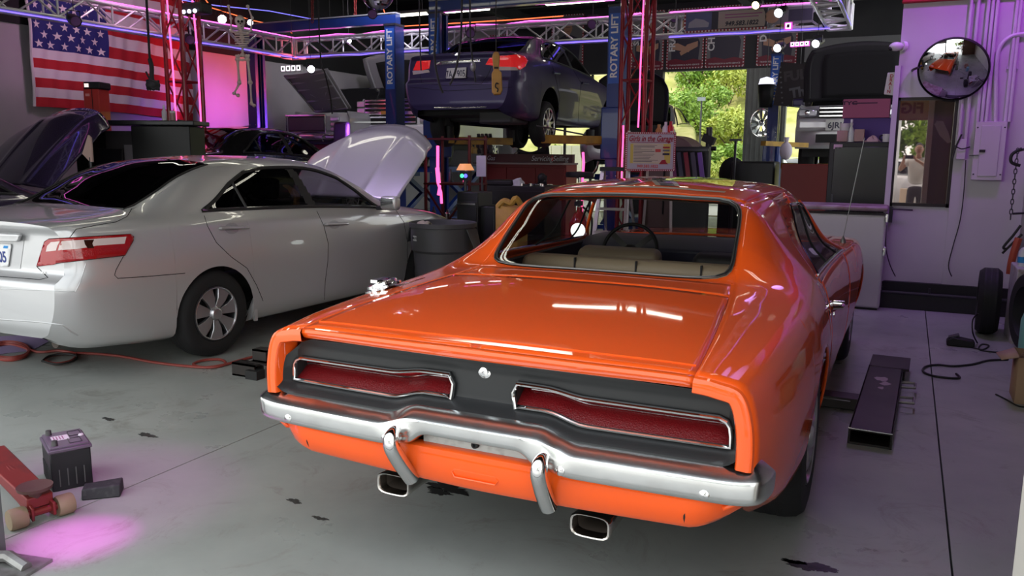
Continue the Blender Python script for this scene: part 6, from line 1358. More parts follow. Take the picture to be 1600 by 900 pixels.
# brown cart, leaflet rack, stand pipe
c = atd(1045, 230, 11.2); t = thing('drum_cart', 'brown round-topped cart with cans behind the service sign', 'cart', (c.x, c.y, 0)); brm = mat('brown vinyl', (.14, .085, .075), .5)
g = G(); g.prism([V((.40*cos(a), 0, 1.40+.38*sin(a))) for a in lin(16, 0, pi)]+[V((-.40, 0, .5)), V((.40, 0, .5))], (0, .7, 0)); g.obj('body', brm, t, bevel=.02); g = G(); [g.tube([(x, -.012, z) for x, z in ((-.05, .7), (-.05, 1.45), (0, 1.6), (.12, 1.6), (.17, 1.45), (.17, .7))], .012, 6) for x0 in (0,)]; g.obj('panel_trim', rubber, t); g = G(); [g.cyl((x, y, 0), (x, y, .5), .03, n=8) for x in (-.35, .35) for y in (.1, .6)]; g.obj('legs', steel_d, t)
for px, lab, m in ((1030, 'amber bottle on the brown cart', mat('amber', (.5, .25, .08), .2)), (1042, 'white wrapped bottle on the brown cart', pk), (1051, 'red can on the brown cart', mat('can red', (.5, .02, .02), .3))):
    q = atd(px, 185, 11.3); z = 1.40+.38*sqrt(max(.05, 1-((q.x-c.x)/.40)**2)); g = G(); g.lathe([(.001, 0), (.045, 0), (.045, .12), (.02, .16), (.02, .20), (.001, .2)], (q.x, c.y+.1, z-.01), n=12); tag(g.obj('bottle', m), lab, 'bottle')
c = atd(1078, 252, 10.6); t = thing('leaflet_rack', 'dark steel rack of slanted leaflets right of the service sign', 'rack', (c.x, c.y, 0)); g = G(); g.box((0, .1, .81), (.46, .12, 1.62)); g.obj('frame', cbl, t); g = G(); g.box((0, -.06, 1.08), (.48, .16, .03)); g.obj('ledge', steel_d, t); g = G(); g.box((0, -.03, 1.58), (.48, .05, .03)); g.obj('top_rail', steel_d, t)
for i, cc in enumerate(((.16, .02, .10), (.06, .07, .09), (.26, .04, .05), (.07, .06, .09), (.16, .06, .32))):
    g = G(); x = c.x-.19+i*.09; g.box((x, c.y-.06, 1.32), (.055, .02, .46), (.08, -.14, 0)); tag(g.obj('leaflet', mat('leaflet %d' % i, cc, .45)), ['maroon', 'slate grey', 'red', 'charcoal', 'violet'][i]+' leaflet slanted in the rack right of the service sign', 'leaflet', 'leaflets in the rack')
c = atd(1106, 255, 10.9); t = thing('pipe_stand', 'black pipe stand with a clamp head against the bright doorway', 'stand', (c.x, c.y, 0)); g = G(); g.cyl((0, 0, 0), (0, 0, 1.88), .04, n=10); g.cyl((0, 0, 0), (0, 0, .03), .2, n=16); g.obj('pole', steel_d, t); g = G(); g.box((0, 0, 1.72), (.16, .12, .10), (0, .4, 0)); g.cyl((-.12, 0, 1.6), (.1, 0, 1.6), .03, n=8); g.obj('clamp', blackm, t)
# black covered cabinet and pole
c = atd(1175, 262, 12.0); t = thing('covered_machine', 'black covered machine in front of the doorway, right of the leaflet rack', 'machine', (c.x, c.y, 0)); g = G(); g.box((.05, 0, .72), (.62, .5, 1.42)); g.obj('body', cbl, t, bevel=.03); g = G(); g.sphere((-.28, 0, 1.25), .20, 14, 10, (1, 1.1, 1.2)); g.box((-.28, 0, .6), (.3, .4, 1.2)); g.obj('cover', mat('black cover', (.012, .010, .014), .8), t)
c = atd(1148, 250, 11.6); t = thing('floor_pole', 'thin dark pole with a flat head in the doorway', 'pole', (c.x, c.y, 0)); g = G(); g.cyl((0, 0, 0), (0, 0, 1.72), .018, n=8); g.box((0, 0, 1.73), (.16, .08, .03)); g.cyl((0, 0, 0), (0, 0, .02), .14, n=12); g.obj('pole', steel_d, t)
# wall items by the back right column
c = atd(1190, 192, 18.0); t = thing('chrome_fan', 'round chrome wall fan left of the back lift column', 'fan', c); g = G(); g.tube([V((.24*cos(a), 0, .30*sin(a))) for a in lin(25, 0, 2*pi)[:-1]], .012, 6, closed=True)
for k in range(10): a = k*pi/5; g.grid([[V((r*cos(a+s_), .03*s_*10-.02, r*1.2*sin(a+s_))) for r in lin(4, .04, .24)] for s_ in lin(4, 0, .34)])
g.obj('blades', chrome, t); g = G(); g.sphere((0, 0, 0), .07, 12, 8); g.cyl((0, 0, 0), (0, 2.45, 0), .03, n=8); g.obj('hub', chrome, t)
c = atd(1197, 140, 16.9); t = thing('shade_lamp', 'black cone shade with a white lit top beside the back lift column', 'lamp', c); g = G(); g.lathe([(.17, .10), (.13, -.36)], n=18); g.obj('shade', blackm, t, solid=.01); g = G(); g.lathe([(.16, .10), (.13, .22), (.001, .26)], n=18); g.obj('glow_top', glow('white shade', (.85, .85, 1), 1.3), t); g = G(); g.cyl((0, 0, .2), (0, 0, 5.2-c.z), .008, n=6); g.obj('cord', steel_d, t)
# dark red cabinet, yellow rest, hanging bag
c = atd(1258, 300, 11.6); cabinet('red_cabinet', 'dark red cabinet under the raised white suv', (c.x, c.y, 0), (.62, .5, 1.40), dred, 0)
c = atd(1214, 224, 12.3); t = thing('support_stand', 'yellow lift arm with a white bag hanging from it, left of the white suv', 'stand', c); g = G(); g.bar((-.2, 0, 0), (.35, .6, -.02), .12, .07); g.obj('arm', yell, t); g = G(); g.cyl((.0, .15, -.05), (.0, .15, -c.z), .05, n=10); g.obj('post', blue, t)
c = atd(1228, 236, 12.0); g = G(); g.sphere(c, .10, 14, 10, (.9, .8, 1.3)); g.cyl(c+V((0, 0, .1)), c+V((0, 0, .2)), .02, .04, 8); tag(g.obj('white_bag', mat('white bag', (.55, .5, .58), .6)), 'white plastic bag hanging from the yellow lift arm', 'bag')
# ---------------------------------------------------------------- by the office wall
chest_w = mat('white enamel', (.60, .58, .60), .4); pinkb = mat('carton pinkish', (.45, .28, .26), .6); purp = mat('indigo carton', (.10, .05, .26), .6); card = mat('cardboard', (.34, .22, .13), .8); card2 = mat('pale cardboard', (.40, .27, .18), .8)
XR = ony(1380, 400, 8.75).x; zt = ony(1340, 320, 8.75).z
t = thing('white_chest', 'white chest with a rounded lid standing left of the office door', 'chest', (XR-.45, 9.0, 0)); g = G(); g.box((0, 0, zt/2-.04), (.90, .46, zt-.12)); g.obj('body', chest_w, t, bevel=.02); g = G(); g.box((0, -.01, zt-.035), (.92, .50, .05)); g.obj('lid', mat('stained lid', (.36, .28, .32), .45, noise=(5, (.22, .13, .15), .4, .6)), t, bevel=.02)
for z in (zt-.12, zt-.45): g = G(); g.box((.455, -.22, z), (.03, .05, .09)); g.obj('hinge', bright, t, bevel=.008)
g = G(); g.box((0, 0, .04), (.86, .42, .08)); g.obj('plinth', rubber, t)
Y = 9.75; xl, xr = ony(1293, 270, Y).x, ony(1394, 270, Y).x; zb = ony(1340, 222, Y).z
t = thing('black_cabinet', 'tall black cabinet behind the white chest carrying cartons', 'cabinet', ((xl+xr)/2, Y+.25, 0)); W = xr-xl
g = G(); g.box((0, 0, zb/2), (W, .5, zb)); g.obj('body', cbl, t, bevel=.01); g = G(); g.box((.02, -.257, zb*.52), (W*.9, .012, zb*.9)); dr = g.obj('door', mat('glossy black door', (.016, .015, .018), .22), t, bevel=.006); g = G(); g.box((-W*.40, -.27, zb*.6), (.02, .02, .2)); g.obj('handle', steel_d, dr)
g = G(); g.box((-W*.36, -.258, zb-.05), (.09, .01, .05)); g.obj('tag', mat('pink tag', (.55, .4, .45), .6), t)
def carton(px0, px1, py0, py1, y, dep, m, lab, name='carton', flap=True):
    a = ony(px0, py1, y); b = ony(px1, py0, y); z0 = a.z; h = b.z-a.z; t = thing(name, lab, 'box', ((a.x+b.x)/2, y+dep/2, max(z0, zb) if y > 9.7 else z0)); g = G(); g.box((0, 0, h/2), (b.x-a.x, dep, h)); g.obj('body', m, t, bevel=.004)
    if flap: g = G(); g.box((0, 0, h+.001), (b.x-a.x-.01, .05, .002)); g.obj('tape', mat('tape', (.42, .32, .22), .35), t)
    return t, a, b
t, a, b = carton(1316, 1396, 184, 222, 9.98, .22, purp, 'indigo carton lying on the black cabinet under the pink one', flap=False)
t2, a2, b2 = carton(1316, 1392, 153, 184, 9.96, .24, mat('plum carton', (.42, .10, .22), .6), 'plum pink carton with a maker mark stacked on the indigo carton'); t2.location.z = t.location.z+(b.z-a.z)+.001
zc = t2.location.z+(b2.z-a2.z)*.80; bd = [q for q in t2.children][0]
text('TYC', .055, (a2.x+(b2.x-a2.x)*.14, 9.957, zc), (1, 0, 0), (0, 0, 1), mat('dark violet ink', (.06, .01, .06), .6), bd, sx=1.5, bold=.002); g = G(); g.box((a2.x+(b2.x-a2.x)*.46, 9.959, zc), (.26, .002, .012)); g.obj('print_line', MATS['dark violet ink'], bd, world=True)
for px0, px1, py0, py1, m, lab in ((1307, 1325, 204, 221, pinkb, 'small brown carton at the left end of the black cabinet'), (1334, 1351, 202, 221, pinkb, 'small brown carton right of the spray bottle')): carton(px0, px1, py0, py1, 9.78, .12, m, lab)
def on_cab(px, y=9.8): return V((ony(px, 220, y).x, y, zb+.002))
c = on_cab(1319, 9.96); c.z = zb+.002; t = thing('white_jar', 'white lidded jar behind the small carton on the black cabinet', 'jar', c); g = G(); g.lathe([(.001, 0), (.055, 0), (.055, .17), (.001, .17)], n=18); g.obj('body', pk, t); g = G(); g.lathe([(.058, .165), (.058, .205), (.001, .207)], n=18); g.obj('lid', mat('white lid', (.72, .66, .74), .4), t)
c = on_cab(1329, 9.83); t = thing('spray_bottle', 'white spray bottle between the small cartons on the black cabinet', 'bottle', c); g = G(); g.lathe([(.001, 0), (.036, 0), (.038, .09), (.022, .14), (.012, .165), (.012, .18), (.001, .18)], n=16); g.obj('body', MATS['milky plastic'], t); g = G(); g.cyl((0, 0, .18), (0, 0, .205), .016, n=12); g.box((.0, -.012, .225), (.022, .07, .035)); g.tube([(0, -.035, .21), (0, -.03, .185)], .006, 6); g.obj('trigger_head', pk, t)
c = on_cab(1363, 9.84); t = thing('rag_heap', 'pale pink rag heaped on the black cabinet', 'rag', c); g = G(); g.grid([[V((.085*r*cos(a)*(1+.15*sin(5*a)), .05*r*sin(a), .05*(1-r*r)*(1+.4*sin(3*a+r*4))+.002)) for a in lin(25, 0, 2*pi)[:-1]] for r in lin(7, .02, 1)], cv=True); g.obj('cloth', mat('pink rag', (.62, .42, .44), .9), t, solid=.004)
c = on_cab(1384.5, 9.80); t = thing('mug', 'white mug with a dark handle at the right end of the black cabinet', 'mug', c); g = G(); g.lathe([(.001, 0), (.036, 0), (.040, .085), (.036, .085), (.033, .01), (.001, .01)], n=20); g.obj('cup', pk, t); g = G(); g.tube(cr([(-.036, -.012, .07), (-.060, -.02, .06), (-.060, -.02, .03), (-.036, -.012, .02)], 5), .006, 6); g.obj('handle', rubber, t)
# convex mirror
c = ony(1489, 109, 9.02); t = thing('convex_mirror', 'round convex mirror on the purple wall above the office door, showing the orange coupe', 'mirror', c); ax = V((-.12, -.90, -.42)).normalized(); Rr, Rc = .302, .72; h0 = sqrt(Rc*Rc-Rr*Rr)
g = G(); g.lathe([(Rc*sin(a), Rc*cos(a)-h0) for a in lin(28, 0.001, math.asin(Rr/Rc))], (0, 0, 0), ax, 56); g.obj('dome', mat('mirror dome', (.80, .80, .82), .012, 1.), t, smooth=180)
g = G(); g.lathe([(Rr*.99, .012), (Rr*1.02, .006), (Rr*1.03, -.012), (Rr*.97, -.02)], (0, 0, 0), ax, 48); g.obj('rim', rubber, t); g = G(); g.lathe([(Rr, -.015), (.1, -.05), (.001, -.05)], (0, 0, 0), ax, 32); g.obj('back', plastic, t)
g = G(); g.cyl(-ax*.05, V((0, 9.2-c.y, .06)), .02, n=10); g.tube(cr([V((-.30, -.02, .03)), V((-.34, .06, .02)), V((-.35, 9.2-c.y, .02))], 4), .012, 6); g.obj('bracket', steel_d, t)
# pipes
pipem = mat('painted conduit', (.56, .52, .57), .5)
def wx(px, py): return ony(px, py, 9.15)
for i, (px, py, zlow) in enumerate(((1498, 218, None), (1509, 218, None), (1527, 190, None), (1534, 190, None), (1541, 190, None), (1571, 190, None), (1577, 190, None))):
    p = wx(px, py); g = G(); g.cyl((p.x, 9.165, p.z), (p.x, 9.165, 5.2), .016, n=10); 
    for z in (p.z+.5, p.z+1.3): g.box((p.x, 9.185, z), (.06, .02, .03))
    tag(g.obj('conduit', pipem), ('first', 'second', 'third', 'fourth', 'fifth', 'sixth', 'seventh')[i]+' painted conduit from the door on the purple wall, running up to the ceiling', 'pipe', 'conduits on the purple wall')
g = G(); g.tube(cr([wx(1556, 190)+V((0, .01, .0)), wx(1557, 110), wx(1562, 75), wx(1578, 58), wx(1600, 53), wx(1640, 53)], 6), .018, 8); tag(g.obj('bent_conduit', pipem), 'painted conduit bending to the right on the purple wall', 'pipe')
# breaker panel, meter box, camera, sign
a, b = wx(1516, 281), wx(1574, 190); t = thing('breaker_panel', 'grey painted breaker panel with a metal door on the purple wall', 'electrical panel', ((a.x+b.x)/2, 9.2, a.z)); W, Hh = b.x-a.x, b.z-a.z
g = G(); g.box((0, -.05, Hh/2), (W, .10, Hh)); q = g.obj('box', pipem, t, bevel=.006); g = G(); g.box((0, -.106, Hh/2), (W*.62, .010, Hh*.86)); dr = g.obj('door', mat('panel door paint', (.54, .50, .55), .5), t, bevel=.004); g = G(); g.box((-W*.22, -.115, Hh*.50), (.05, .012, .026)); g.obj('latch', rubber, dr)
[G().lathe([(.008, 0), (.005, .006), (.001, .006)], (x*W*.43, -.10, z), (0, -1, 0), 8).obj('screw', steel_d, q) for x in (-1, 1) for z in (Hh*.10, Hh*.90)]; g = G(); g.bar((-W*.62, -.1, Hh*.42), (-W*.32, -.11, Hh*.43), .02, .01); g.obj('hasp', steel_d, t)
a, b = wx(1493, 249), wx(1511, 217); t = thing('switch_box', 'small painted switch box with a dark strap below two conduits', 'switch box', ((a.x+b.x)/2, 9.2, a.z)); g = G(); g.box((0, -.04, (b.z-a.z)/2), (b.x-a.x, .08, b.z-a.z)); g.obj('box', pipem, t, bevel=.006); g = G(); g.tube(cr([(-.07, -.09, .0), (-.05, -.09, .12), (-.01, -.09, .24)], 4), .008, 6); g.tube(cr([(-.06, -.09, .13), (0, -.1, .1), (.07, -.09, .12)], 4), .006, 6); g.obj('strap', rubber, t)
c = ony(1404, 73, 9.18); t = thing('security_camera', 'white dome camera at the corner of the purple wall', 'camera', c); g = G(); g.sphere((-.02, -.02, 0), .055, 16, 10, (1.2, 1, .8)); g.cyl((.03, .0, .0), (.06, .02, .0), .05, n=14); g.obj('housing', pk, t); g = G(); g.sphere((-.07, -.04, -.02), .022, 10, 8); g.obj('lens', blackm, t)
a = ony(1391.5, 131, 9.25); t = thing('wall_sign', 'small white sign with red letters sticking out from the office corner', 'sign', a); g = G(); g.prism([V((-.055, 0, -.10)), V((.06, .0, -.12)), V((.065, 0, .115)), V((-.035, 0, .11))], (0, .04, 0)); q = g.obj('panel', pk, t, bevel=.006)
for k, ch_ in enumerate('DRAIN'): text(ch_, .045, (a.x+.005-.004*k, a.y-.003, a.z+.075-.038*k), (1, 0, -.05), (.05, 0, 1), mat('red lettering', (.45, .01, .05), .5), q, bold=.001)
hang('wire', 'thin black wire hanging down the wall from the switch box', 'wire', [wx(1509, 250), wx(1506, 300), wx(1500, 345), wx(1489, 385), wx(1482, 415), wx(1487, 432)], .005, rubber); hang('wire', 'black wire hanging from the office door handle', 'wire', [ony(1385, 352, 9.12), ony(1384, 385, 9.12), ony(1390, 412, 9.12), ony(1399, 432, 9.12)], .005, rubber)
# ---------------------------------------------------------------- right edge
def gp(px, py): return onz(px, py, 0)
t = thing('chain_hook', 'dark chain and hook hanging on the wall at the right edge', 'chain', ony(1590, 250, 8.6)); g = G(); c = ony(1590, 236, 8.6)
for k in range(14): R_ = Matrix.Rotation(k*pi/2, 3, 'Z'); p = c-V((0, 0, .045*k)); g.tube([p+R_ @ V((.012*cos(a), 0, .028*sin(a))) for a in lin(9, 0, 2*pi)[:-1]], .0045, 5, closed=True)
g.obj('links', steel_d, t, world=True); g = G(); p = ony(1591, 250, 8.55); g.tube(cr([p+V((.02, 0, .10)), p+V((-.05, 0, .05)), p+V((-.05, 0, -.02)), p+V((.02, 0, -.05))], 5), .014, 8); g.tube([c, c+V((.2, .55, .05))], .012, 6); g.obj('hook', rubber, t, world=True)
t = thing('tool_board', 'grey board of hanging pry bars on the wall at the right edge', 'tool board', ony(1596, 380, 8.4)); g = G(); q0 = ony(1596, 410, 8.5); g.box(q0+V((.14, .05, .3)), (.34, .03, .9)); g.obj('board', mat('grey board', (.30, .27, .31), .6), t, world=True)
g = G(); g.tube(cr([ony(1595, 352, 8.35), ony(1583, 368, 8.35), ony(1568, 386, 8.35), ony(1574, 389, 8.35)], 5), .011, 6); g.tube(cr([ony(1597, 366, 8.35), ony(1577, 385, 8.35), ony(1566, 396, 8.35)], 5), .010, 6); g.tube([ony(1582, 334, 8.4), ony(1602, 333, 8.4)], .010, 6); g.obj('pry_bar', rubber, t, world=True)
g = G(); g.tube(cr([ony(1592, 372, 8.3), ony(1585, 392, 8.3), ony(1580, 412, 8.3), ony(1578, 428, 8.3)], 5), .03, 8, radii=None); g.obj('red_handle', mat('orange red rubber', (.40, .06, .03), .5), t, world=True)
c = ony(1597, 416, 7.9); t = thing('aerosol_can', 'blue and white can on the ledge at the right edge', 'can', c); g = G(); g.lathe([(.001, 0), (.035, 0), (.035, .12), (.02, .15), (.001, .16)], n=14); g.obj('body', mat('can white', (.6, .6, .65), .3), t); g = G(); g.lathe([(.036, .03), (.036, .08)], n=14); g.obj('band', MATS['sticker blue'], t)
g = G(); g.box((c.x+.18, 7.95, c.z-.35), (.46, .5, .70)); g2 = g.obj('side_table', mat('stained white table', (.42, .39, .42), .6, noise=(9, (.25, .16, .14), .55, .7)), bevel=.01); tag(g2, 'stained white work table at the right edge under the blue can', 'table')
g = G(); p = onz(1540, 522, 0)
def tyre(c, ax, R, w_, name, lab):
    t = thing(name, lab, 'tyre', (c[0], c[1], R)); g = G(); g.lathe([(R*.62, -w_/2), (R*.9, -w_/2), (R, -w_*.3), (R, w_*.3), (R*.9, w_/2), (R*.62, w_/2), (R*.6, 0), (R*.62, -w_/2)], (0, 0, 0), ax, 36); ty = g.obj('carcass', CM['tyre'], t); g = G(); [g.lathe([(R*1.001, f-.005), (R*1.002, f), (R*1.001, f+.005)], (0, 0, 0), ax, 36) for f in (-.04, 0, .04)]; g.obj('tread_groove', blackm, ty); return t
ty = tyre((p.x, p.y+.05), V((1, -.05, 0)).normalized(), .285, .17, 'loose_tyre', 'black tyre standing upright against the plinth near the right edge'); ty.location.z = .287
p = onz(1592, 560, 0); ty = tyre((p.x+.10, p.y+.25), V((.98, .2, 0)).normalized(), .32, .18, 'loose_tyre', 'black tyre at the right edge behind the aqua gas bottle'); ty.location.z = .322
p = onz(1598, 600, 0); t = thing('gas_bottle', 'aqua gas bottle behind the cardboard box at the right edge', 'gas bottle', (p.x+.10, p.y+.22, 0)); g = G(); g.lathe([(.001, .02), (.11, .02), (.125, .06), (.125, .40), (.10, .49), (.04, .53), (.04, .56), (.001, .56)], n=24); g.obj('bottle', mat('aqua paint', (.20, .50, .46), .4), t); g = G(); g.lathe([(.09, 0), (.09, .05)], n=20); g.obj('foot_ring', steel_d, t, solid=.005); g = G(); g.cyl((0, 0, .56), (0, 0, .62), .02, n=8); g.box((0, 0, .61), (.07, .02, .02)); g.obj('valve', bright, t)
p = onz(1582, 632, 0); t = thing('cardboard_box', 'worn cardboard box on the floor at the right edge', 'box', (p.x+.17, p.y+.16, 0)); g = G(); g.grid([[V((x, y, z)) for x, y in ((-.16, -.14), (.16, -.14), (.16, .14), (-.16, .14))] for z in (.002, .30)], cv=True); g.f.append((0, 1, 2, 3)); b_ = g.obj('body', card, t, solid=.006)
for pts in (((-.16, -.14, .30), (.16, -.14, .30), (.15, -.22, .37), (-.14, -.20, .36)), ((-.16, -.14, .30), (-.16, .14, .30), (-.26, .12, .26), (-.25, -.12, .27))): g = G(); g.add([V(q) for q in pts], [(0, 1, 2, 3)]); g.obj('flap', card2, t, solid=.005)
g = G(); g.box((-.02, -.146, .2), (.12, .004, .08), (0, .3, 0)); g.obj('torn_patch', card2, b_)
# pedal, wires
p = onz(1500, 540, 0); t = thing('foot_pedal', 'black foot pedal with curled wires on the floor by the tyre', 'pedal', (p.x, p.y, 0)); g = G(); g.prism([V((-.10, -.06, 0)), V((.10, -.06, 0)), V((.10, -.06, .05)), V((-.06, -.06, .075)), V((-.10, -.06, .04))], (0, .12, 0)); g.obj('body', rubber, t, bevel=.01); g = G(); g.box((-.05, 0, .075), (.08, .08, .015), (0, -.35, 0)); g.obj('treadle', steel_d, t, bevel=.004)
def floor_line(name, lab, cat, px, r, m, z=None): g = G(); g.tube(cr([onz(x, y, z or r) for x, y in px], 6), r, 6); return tag(g.obj(name, m), lab, cat)
floor_line('pedal_wire', 'black wire looping from the foot pedal toward the right', 'wire', [(1515, 542), (1535, 546), (1545, 540), (1534, 538), (1530, 546), (1552, 550), (1575, 551)], .006, rubber); g = G(); g.tube(cr([onz(1527, 536, .01), onz(1520, 520, .12), onz(1520, 500, .22), onz(1528, 490, .28)], 5), .006, 6); tag(g.obj('pedal_wire', rubber), 'black wire rising from the foot pedal to the tyre', 'wire')
floor_line('extension_cord', 'black extension cord bent back on itself on the bare floor', 'cord', [(1575, 562), (1545, 563), (1520, 569), (1490, 572), (1465, 570), (1446, 573), (1443, 581), (1462, 588), (1498, 591), (1494, 584)], .008, rubber); floor_line('wire', 'thin black wire trailing from the cardboard box', 'wire', [(1556, 616), (1572, 624), (1590, 634), (1604, 636)], .005, rubber)
# steel channel plate beside the coupe
t = thing('channel_plate', 'worn dark steel channel lying beside the coupe', 'steel plate', (-.075, 4.50, 0), radians(-1.5)); stl = mat('worn black steel', (.035, .030, .028), .45, .5, noise=(3, (.06, .05, .045), .4, .7)); H_ = .085
g = G()
for c, d in (((0, .80, H_-.006), (.215, 1.52, .012)), ((0, .80, .006), (.215, 1.52, .012)), ((-.102, .80, H_/2), (.012, 1.52, H_)), ((.102, .80, H_/2), (.012, 1.52, H_))): g.box(c, d)
q = g.obj('channel', stl, t, bevel=.003); g = G(); g.box((.02, 1.70, H_-.004), (.25, .36, .016)); g.box((.02, 1.7, .03), (.2, .3, .06)); g.obj('end_plate', stl, t, bevel=.003)
g = G(); rim = [(-.1075, .0, .0), (.1075, .0, .0), (.1075, 0, H_), (-.1075, 0, H_)]; g.tube([V(a)+V((0, .038, 0)) for a in rim], .0035, 6, closed=True); g.obj('bare_edge', bright, q)
for y in (.85, 1.22): g = G(); g.tube([(.105, y-.05, .05), (.19, y-.05, .055), (.19, y+.07, .055), (.105, y+.07, .05)], .009, 6); g.obj('loop_handle', mat('dull steel', (.30, .28, .26), .4, .8), t)
rn = random.Random(5); g = G()
for cx, cy, n, sc_ in ((-.01, 1.18, 11, .05), (.02, 1.08, 7, .04), (.0, .95, 6, .03)): P = [V((cx+sc_*cos(2*pi*i/n)*rn.uniform(.4, 1), cy+sc_*1.5*sin(2*pi*i/n)*rn.uniform(.4, 1), H_+.0008)) for i in range(n)]; g.add([V((cx, cy, H_+.0008))]+P, [(0, 1+i, 1+(i+1) % n) for i in range(n)])
g.obj('bare_patches', mat('bare paint', (.34, .30, .27), .5, .3), q)
g = G(); g.box((-.46, .72, .04), (.72, .14, .07)); g.obj('cross_bar', stl, t, bevel=.004); g = G(); g.box((-.30, .649, .06), (.3, .004, .006)); g.obj('scraped_edge', bright, t)
# steel adapters left of the coupe
p = onz(388, 588, 0); t = thing('lift_adapter', 'square black steel lift adapters stacked by the coupe', 'adapter', (p.x, p.y, 0))
def sqtube(g, c, s, L, w_=.012, rz=.0):
    for k in range(4): a = rz+k*pi/2; g.box(V(c)+V((0, (s/2-w_/2)*cos(a), (s/2-w_/2)*sin(a)+0)), (L, w_ if k % 2 == 0 else s, s if k % 2 == 0 else w_))
g = G(); sqtube(g, (-.02, .02, .045), .09, .20); g.obj('lower_tube', stl, t); g = G(); sqtube(g, (.05, .10, .135), .085, .12); g.box((.05, .1, .088), (.16, .14, .012)); g.obj('upper_tube', stl, t); g = G(); g.box((.08, -.02, .03), (.10, .08, .06)); g.obj('pad', rubber, t)
# red hose
hm_ = mat('red hose', (.26, .045, .035), .5)
pts = []
for k in range(26): a = k/26*2*pi*3; pts.append((14+34*cos(a)*(1-.006*k), 545+13*sin(a)+.25*k))
pts += [(60, 550), (92, 548), (118, 553), (112, 563), (88, 568), (70, 563), (80, 556), (112, 552), (150, 553), (190, 557), (240, 566), (290, 572), (330, 574), (352, 569), (345, 562), (318, 563), (302, 569), (318, 574), (350, 570), (385, 560), (425, 551)]
floor_line('air_hose', 'red air hose coiled and trailing across the floor under the silver sedan', 'hose', pts, .010, hm_, .012)
floor_line('hose_coil', 'dark hose loop on the floor beside the red hose', 'hose', [(66, 564), (78, 556), (104, 553), (120, 557), (112, 565), (88, 569), (66, 564)], .008, rubber, .02)
g = G(); pa = [onz(x, y, .003) for x, y in ((-30, 527), (60, 523), (90, 526), (50, 548), (10, 552), (-30, 560))]; g.prism(pa, (0, 0, .002)); tag(g.obj('violet_mat', mat('violet mat', (.32, .24, .42), .6)), 'pale violet sheet on the floor under the red hose coil', 'mat')
# ---------------------------------------------------------------- left front: jack, battery, wedge
jr = mat('jack red', (.20, .022, .02), .45, .2, noise=(7, (.09, .02, .02), .5, .7)); wood = mat('yellowed roller', (.26, .20, .12), .6, noise=(8, (.25, .19, .11), .4, .7))
A = onz(20, 828, 0); Bq = onz(110, 800, 0); axd = (Bq-A).normalized(); nr = V((-axd.y, axd.x, 0)); mid = (A+Bq)/2
jk = thing('floor_jack', 'red floor jack with yellowed rollers at the left edge', 'floor jack', mid)
def J(a, b, z): return mid+axd*a+nr*b+V((0, 0, z))
Lh = (Bq-A).length/2
for s_, nm in ((-1, 'front_roller'), (1, 'front_roller')): g = G(); c = J(s_*(Lh-.02), 0, .042); g.lathe([(.001, -.032), (.040, -.032), (.044, -.024), (.044, .024), (.040, .032), (.001, .032)], c, axd, 20); w_ = g.obj(nm, wood, jk, world=True)
g = G(); g.cyl(J(-Lh, 0, .045), J(Lh, 0, .045), .016, n=10); g.obj('axle', jr, jk, world=True)
for s_ in (-1, 1): g = G(); g.prism([J(s_*(Lh-.075), -.03, .02), J(s_*(Lh-.075), -.03, .075), J(s_*(Lh-.11), .30, .15), J(s_*(Lh-.13), .75, .19), J(s_*(Lh-.13), .75, .06), J(s_*(Lh-.10), .2, .03)], axd*(.012*s_)); g.obj('side_plate', jr, jk, world=True, bevel=.003)
g = G(); g.prism([J(-.05, .0, .06), J(.05, .0, .06), J(.06, .55, .13), J(-.06, .55, .13)], (0, 0, .05)); g.obj('lift_arm', jr, jk, world=True, bevel=.006); g = G(); c = J(-.01, .02, .10); g.lathe([(.02, 0), (.03, .03), (.065, .038), (.068, .052), (.055, .048), (.001, .044)], c, (0, 0, 1), 20); g.obj('saddle', mat('rusty saddle', (.11, .06, .05), .7, .3), jk, world=True); g = G(); g.tube([J(0, .72, .14), J(-.02, 1.0, .3), J(-.03, 1.3, .62)], .018, 8); g.obj('handle', jr, jk, world=True)
# battery
bp0 = onz(100, 765, 0); bt = thing('car_battery', 'black car battery with a violet lit top standing on the concrete', 'battery', (-3.405, 2.36, 0), radians(-27)); bm_ = mat('battery black', (.012, .012, .014), .4)
g = G(); g.box((0, 0, .09), (.235, .165, .18)); bo = g.obj('case', bm_, bt, bevel=.005); g = G(); g.box((0, 0, .186), (.245, .178, .016)); g.box((0, 0, .198), (.225, .16, .014)); g.obj('lid', mat('lit battery lid', (.12, .09, .13), .35), bt, bevel=.004); g = G(); [g.box((x, -.0845, .06), (.004, .004, .08)) for x in lin(7, -.09, .09)]; [g.box((.1195, y, .06), (.004, .004, .08)) for y in lin(4, -.05, .05)]; g.obj('ribs', mat('scuffed rib', (.10, .10, .10), .5), bo)  # lid coloured paler and violet over black, for the magenta light on top
for x in (-.085, .085): g = G(); g.lathe([(.014, .2), (.012, .228), (.001, .23)], (x, -.055, 0), n=14); g.obj('terminal', mat('lead', (.12, .12, .12), .4, .7), bt)
g = G(); g.box((-.01, -.02, .2062), (.07, .07, .0012)); q = g.obj('label', pk, bt); g = G(); [g.box((-.01, -.045+.012*k, .2072), (.05, .004, .0008)) for k in range(4)]; g.obj('print', mat('label ink', (.3, .1, .2), .6), q)
for x, y in ((-.05, .045), (.055, .03)): g = G(); g.tube([(x-.035, y-.025, .2055), (x+.035, y-.025, .2055), (x+.035, y+.025, .2055), (x-.035, y+.025, .2055)], .0022, 4, closed=True); g.obj('cell_cover', bm_, bt)
g = G(); g.lathe([(.012, .206), (.010, .212), (.001, .213)], (.0, .065, 0), n=12); g.obj('white_plug', pk, bt)
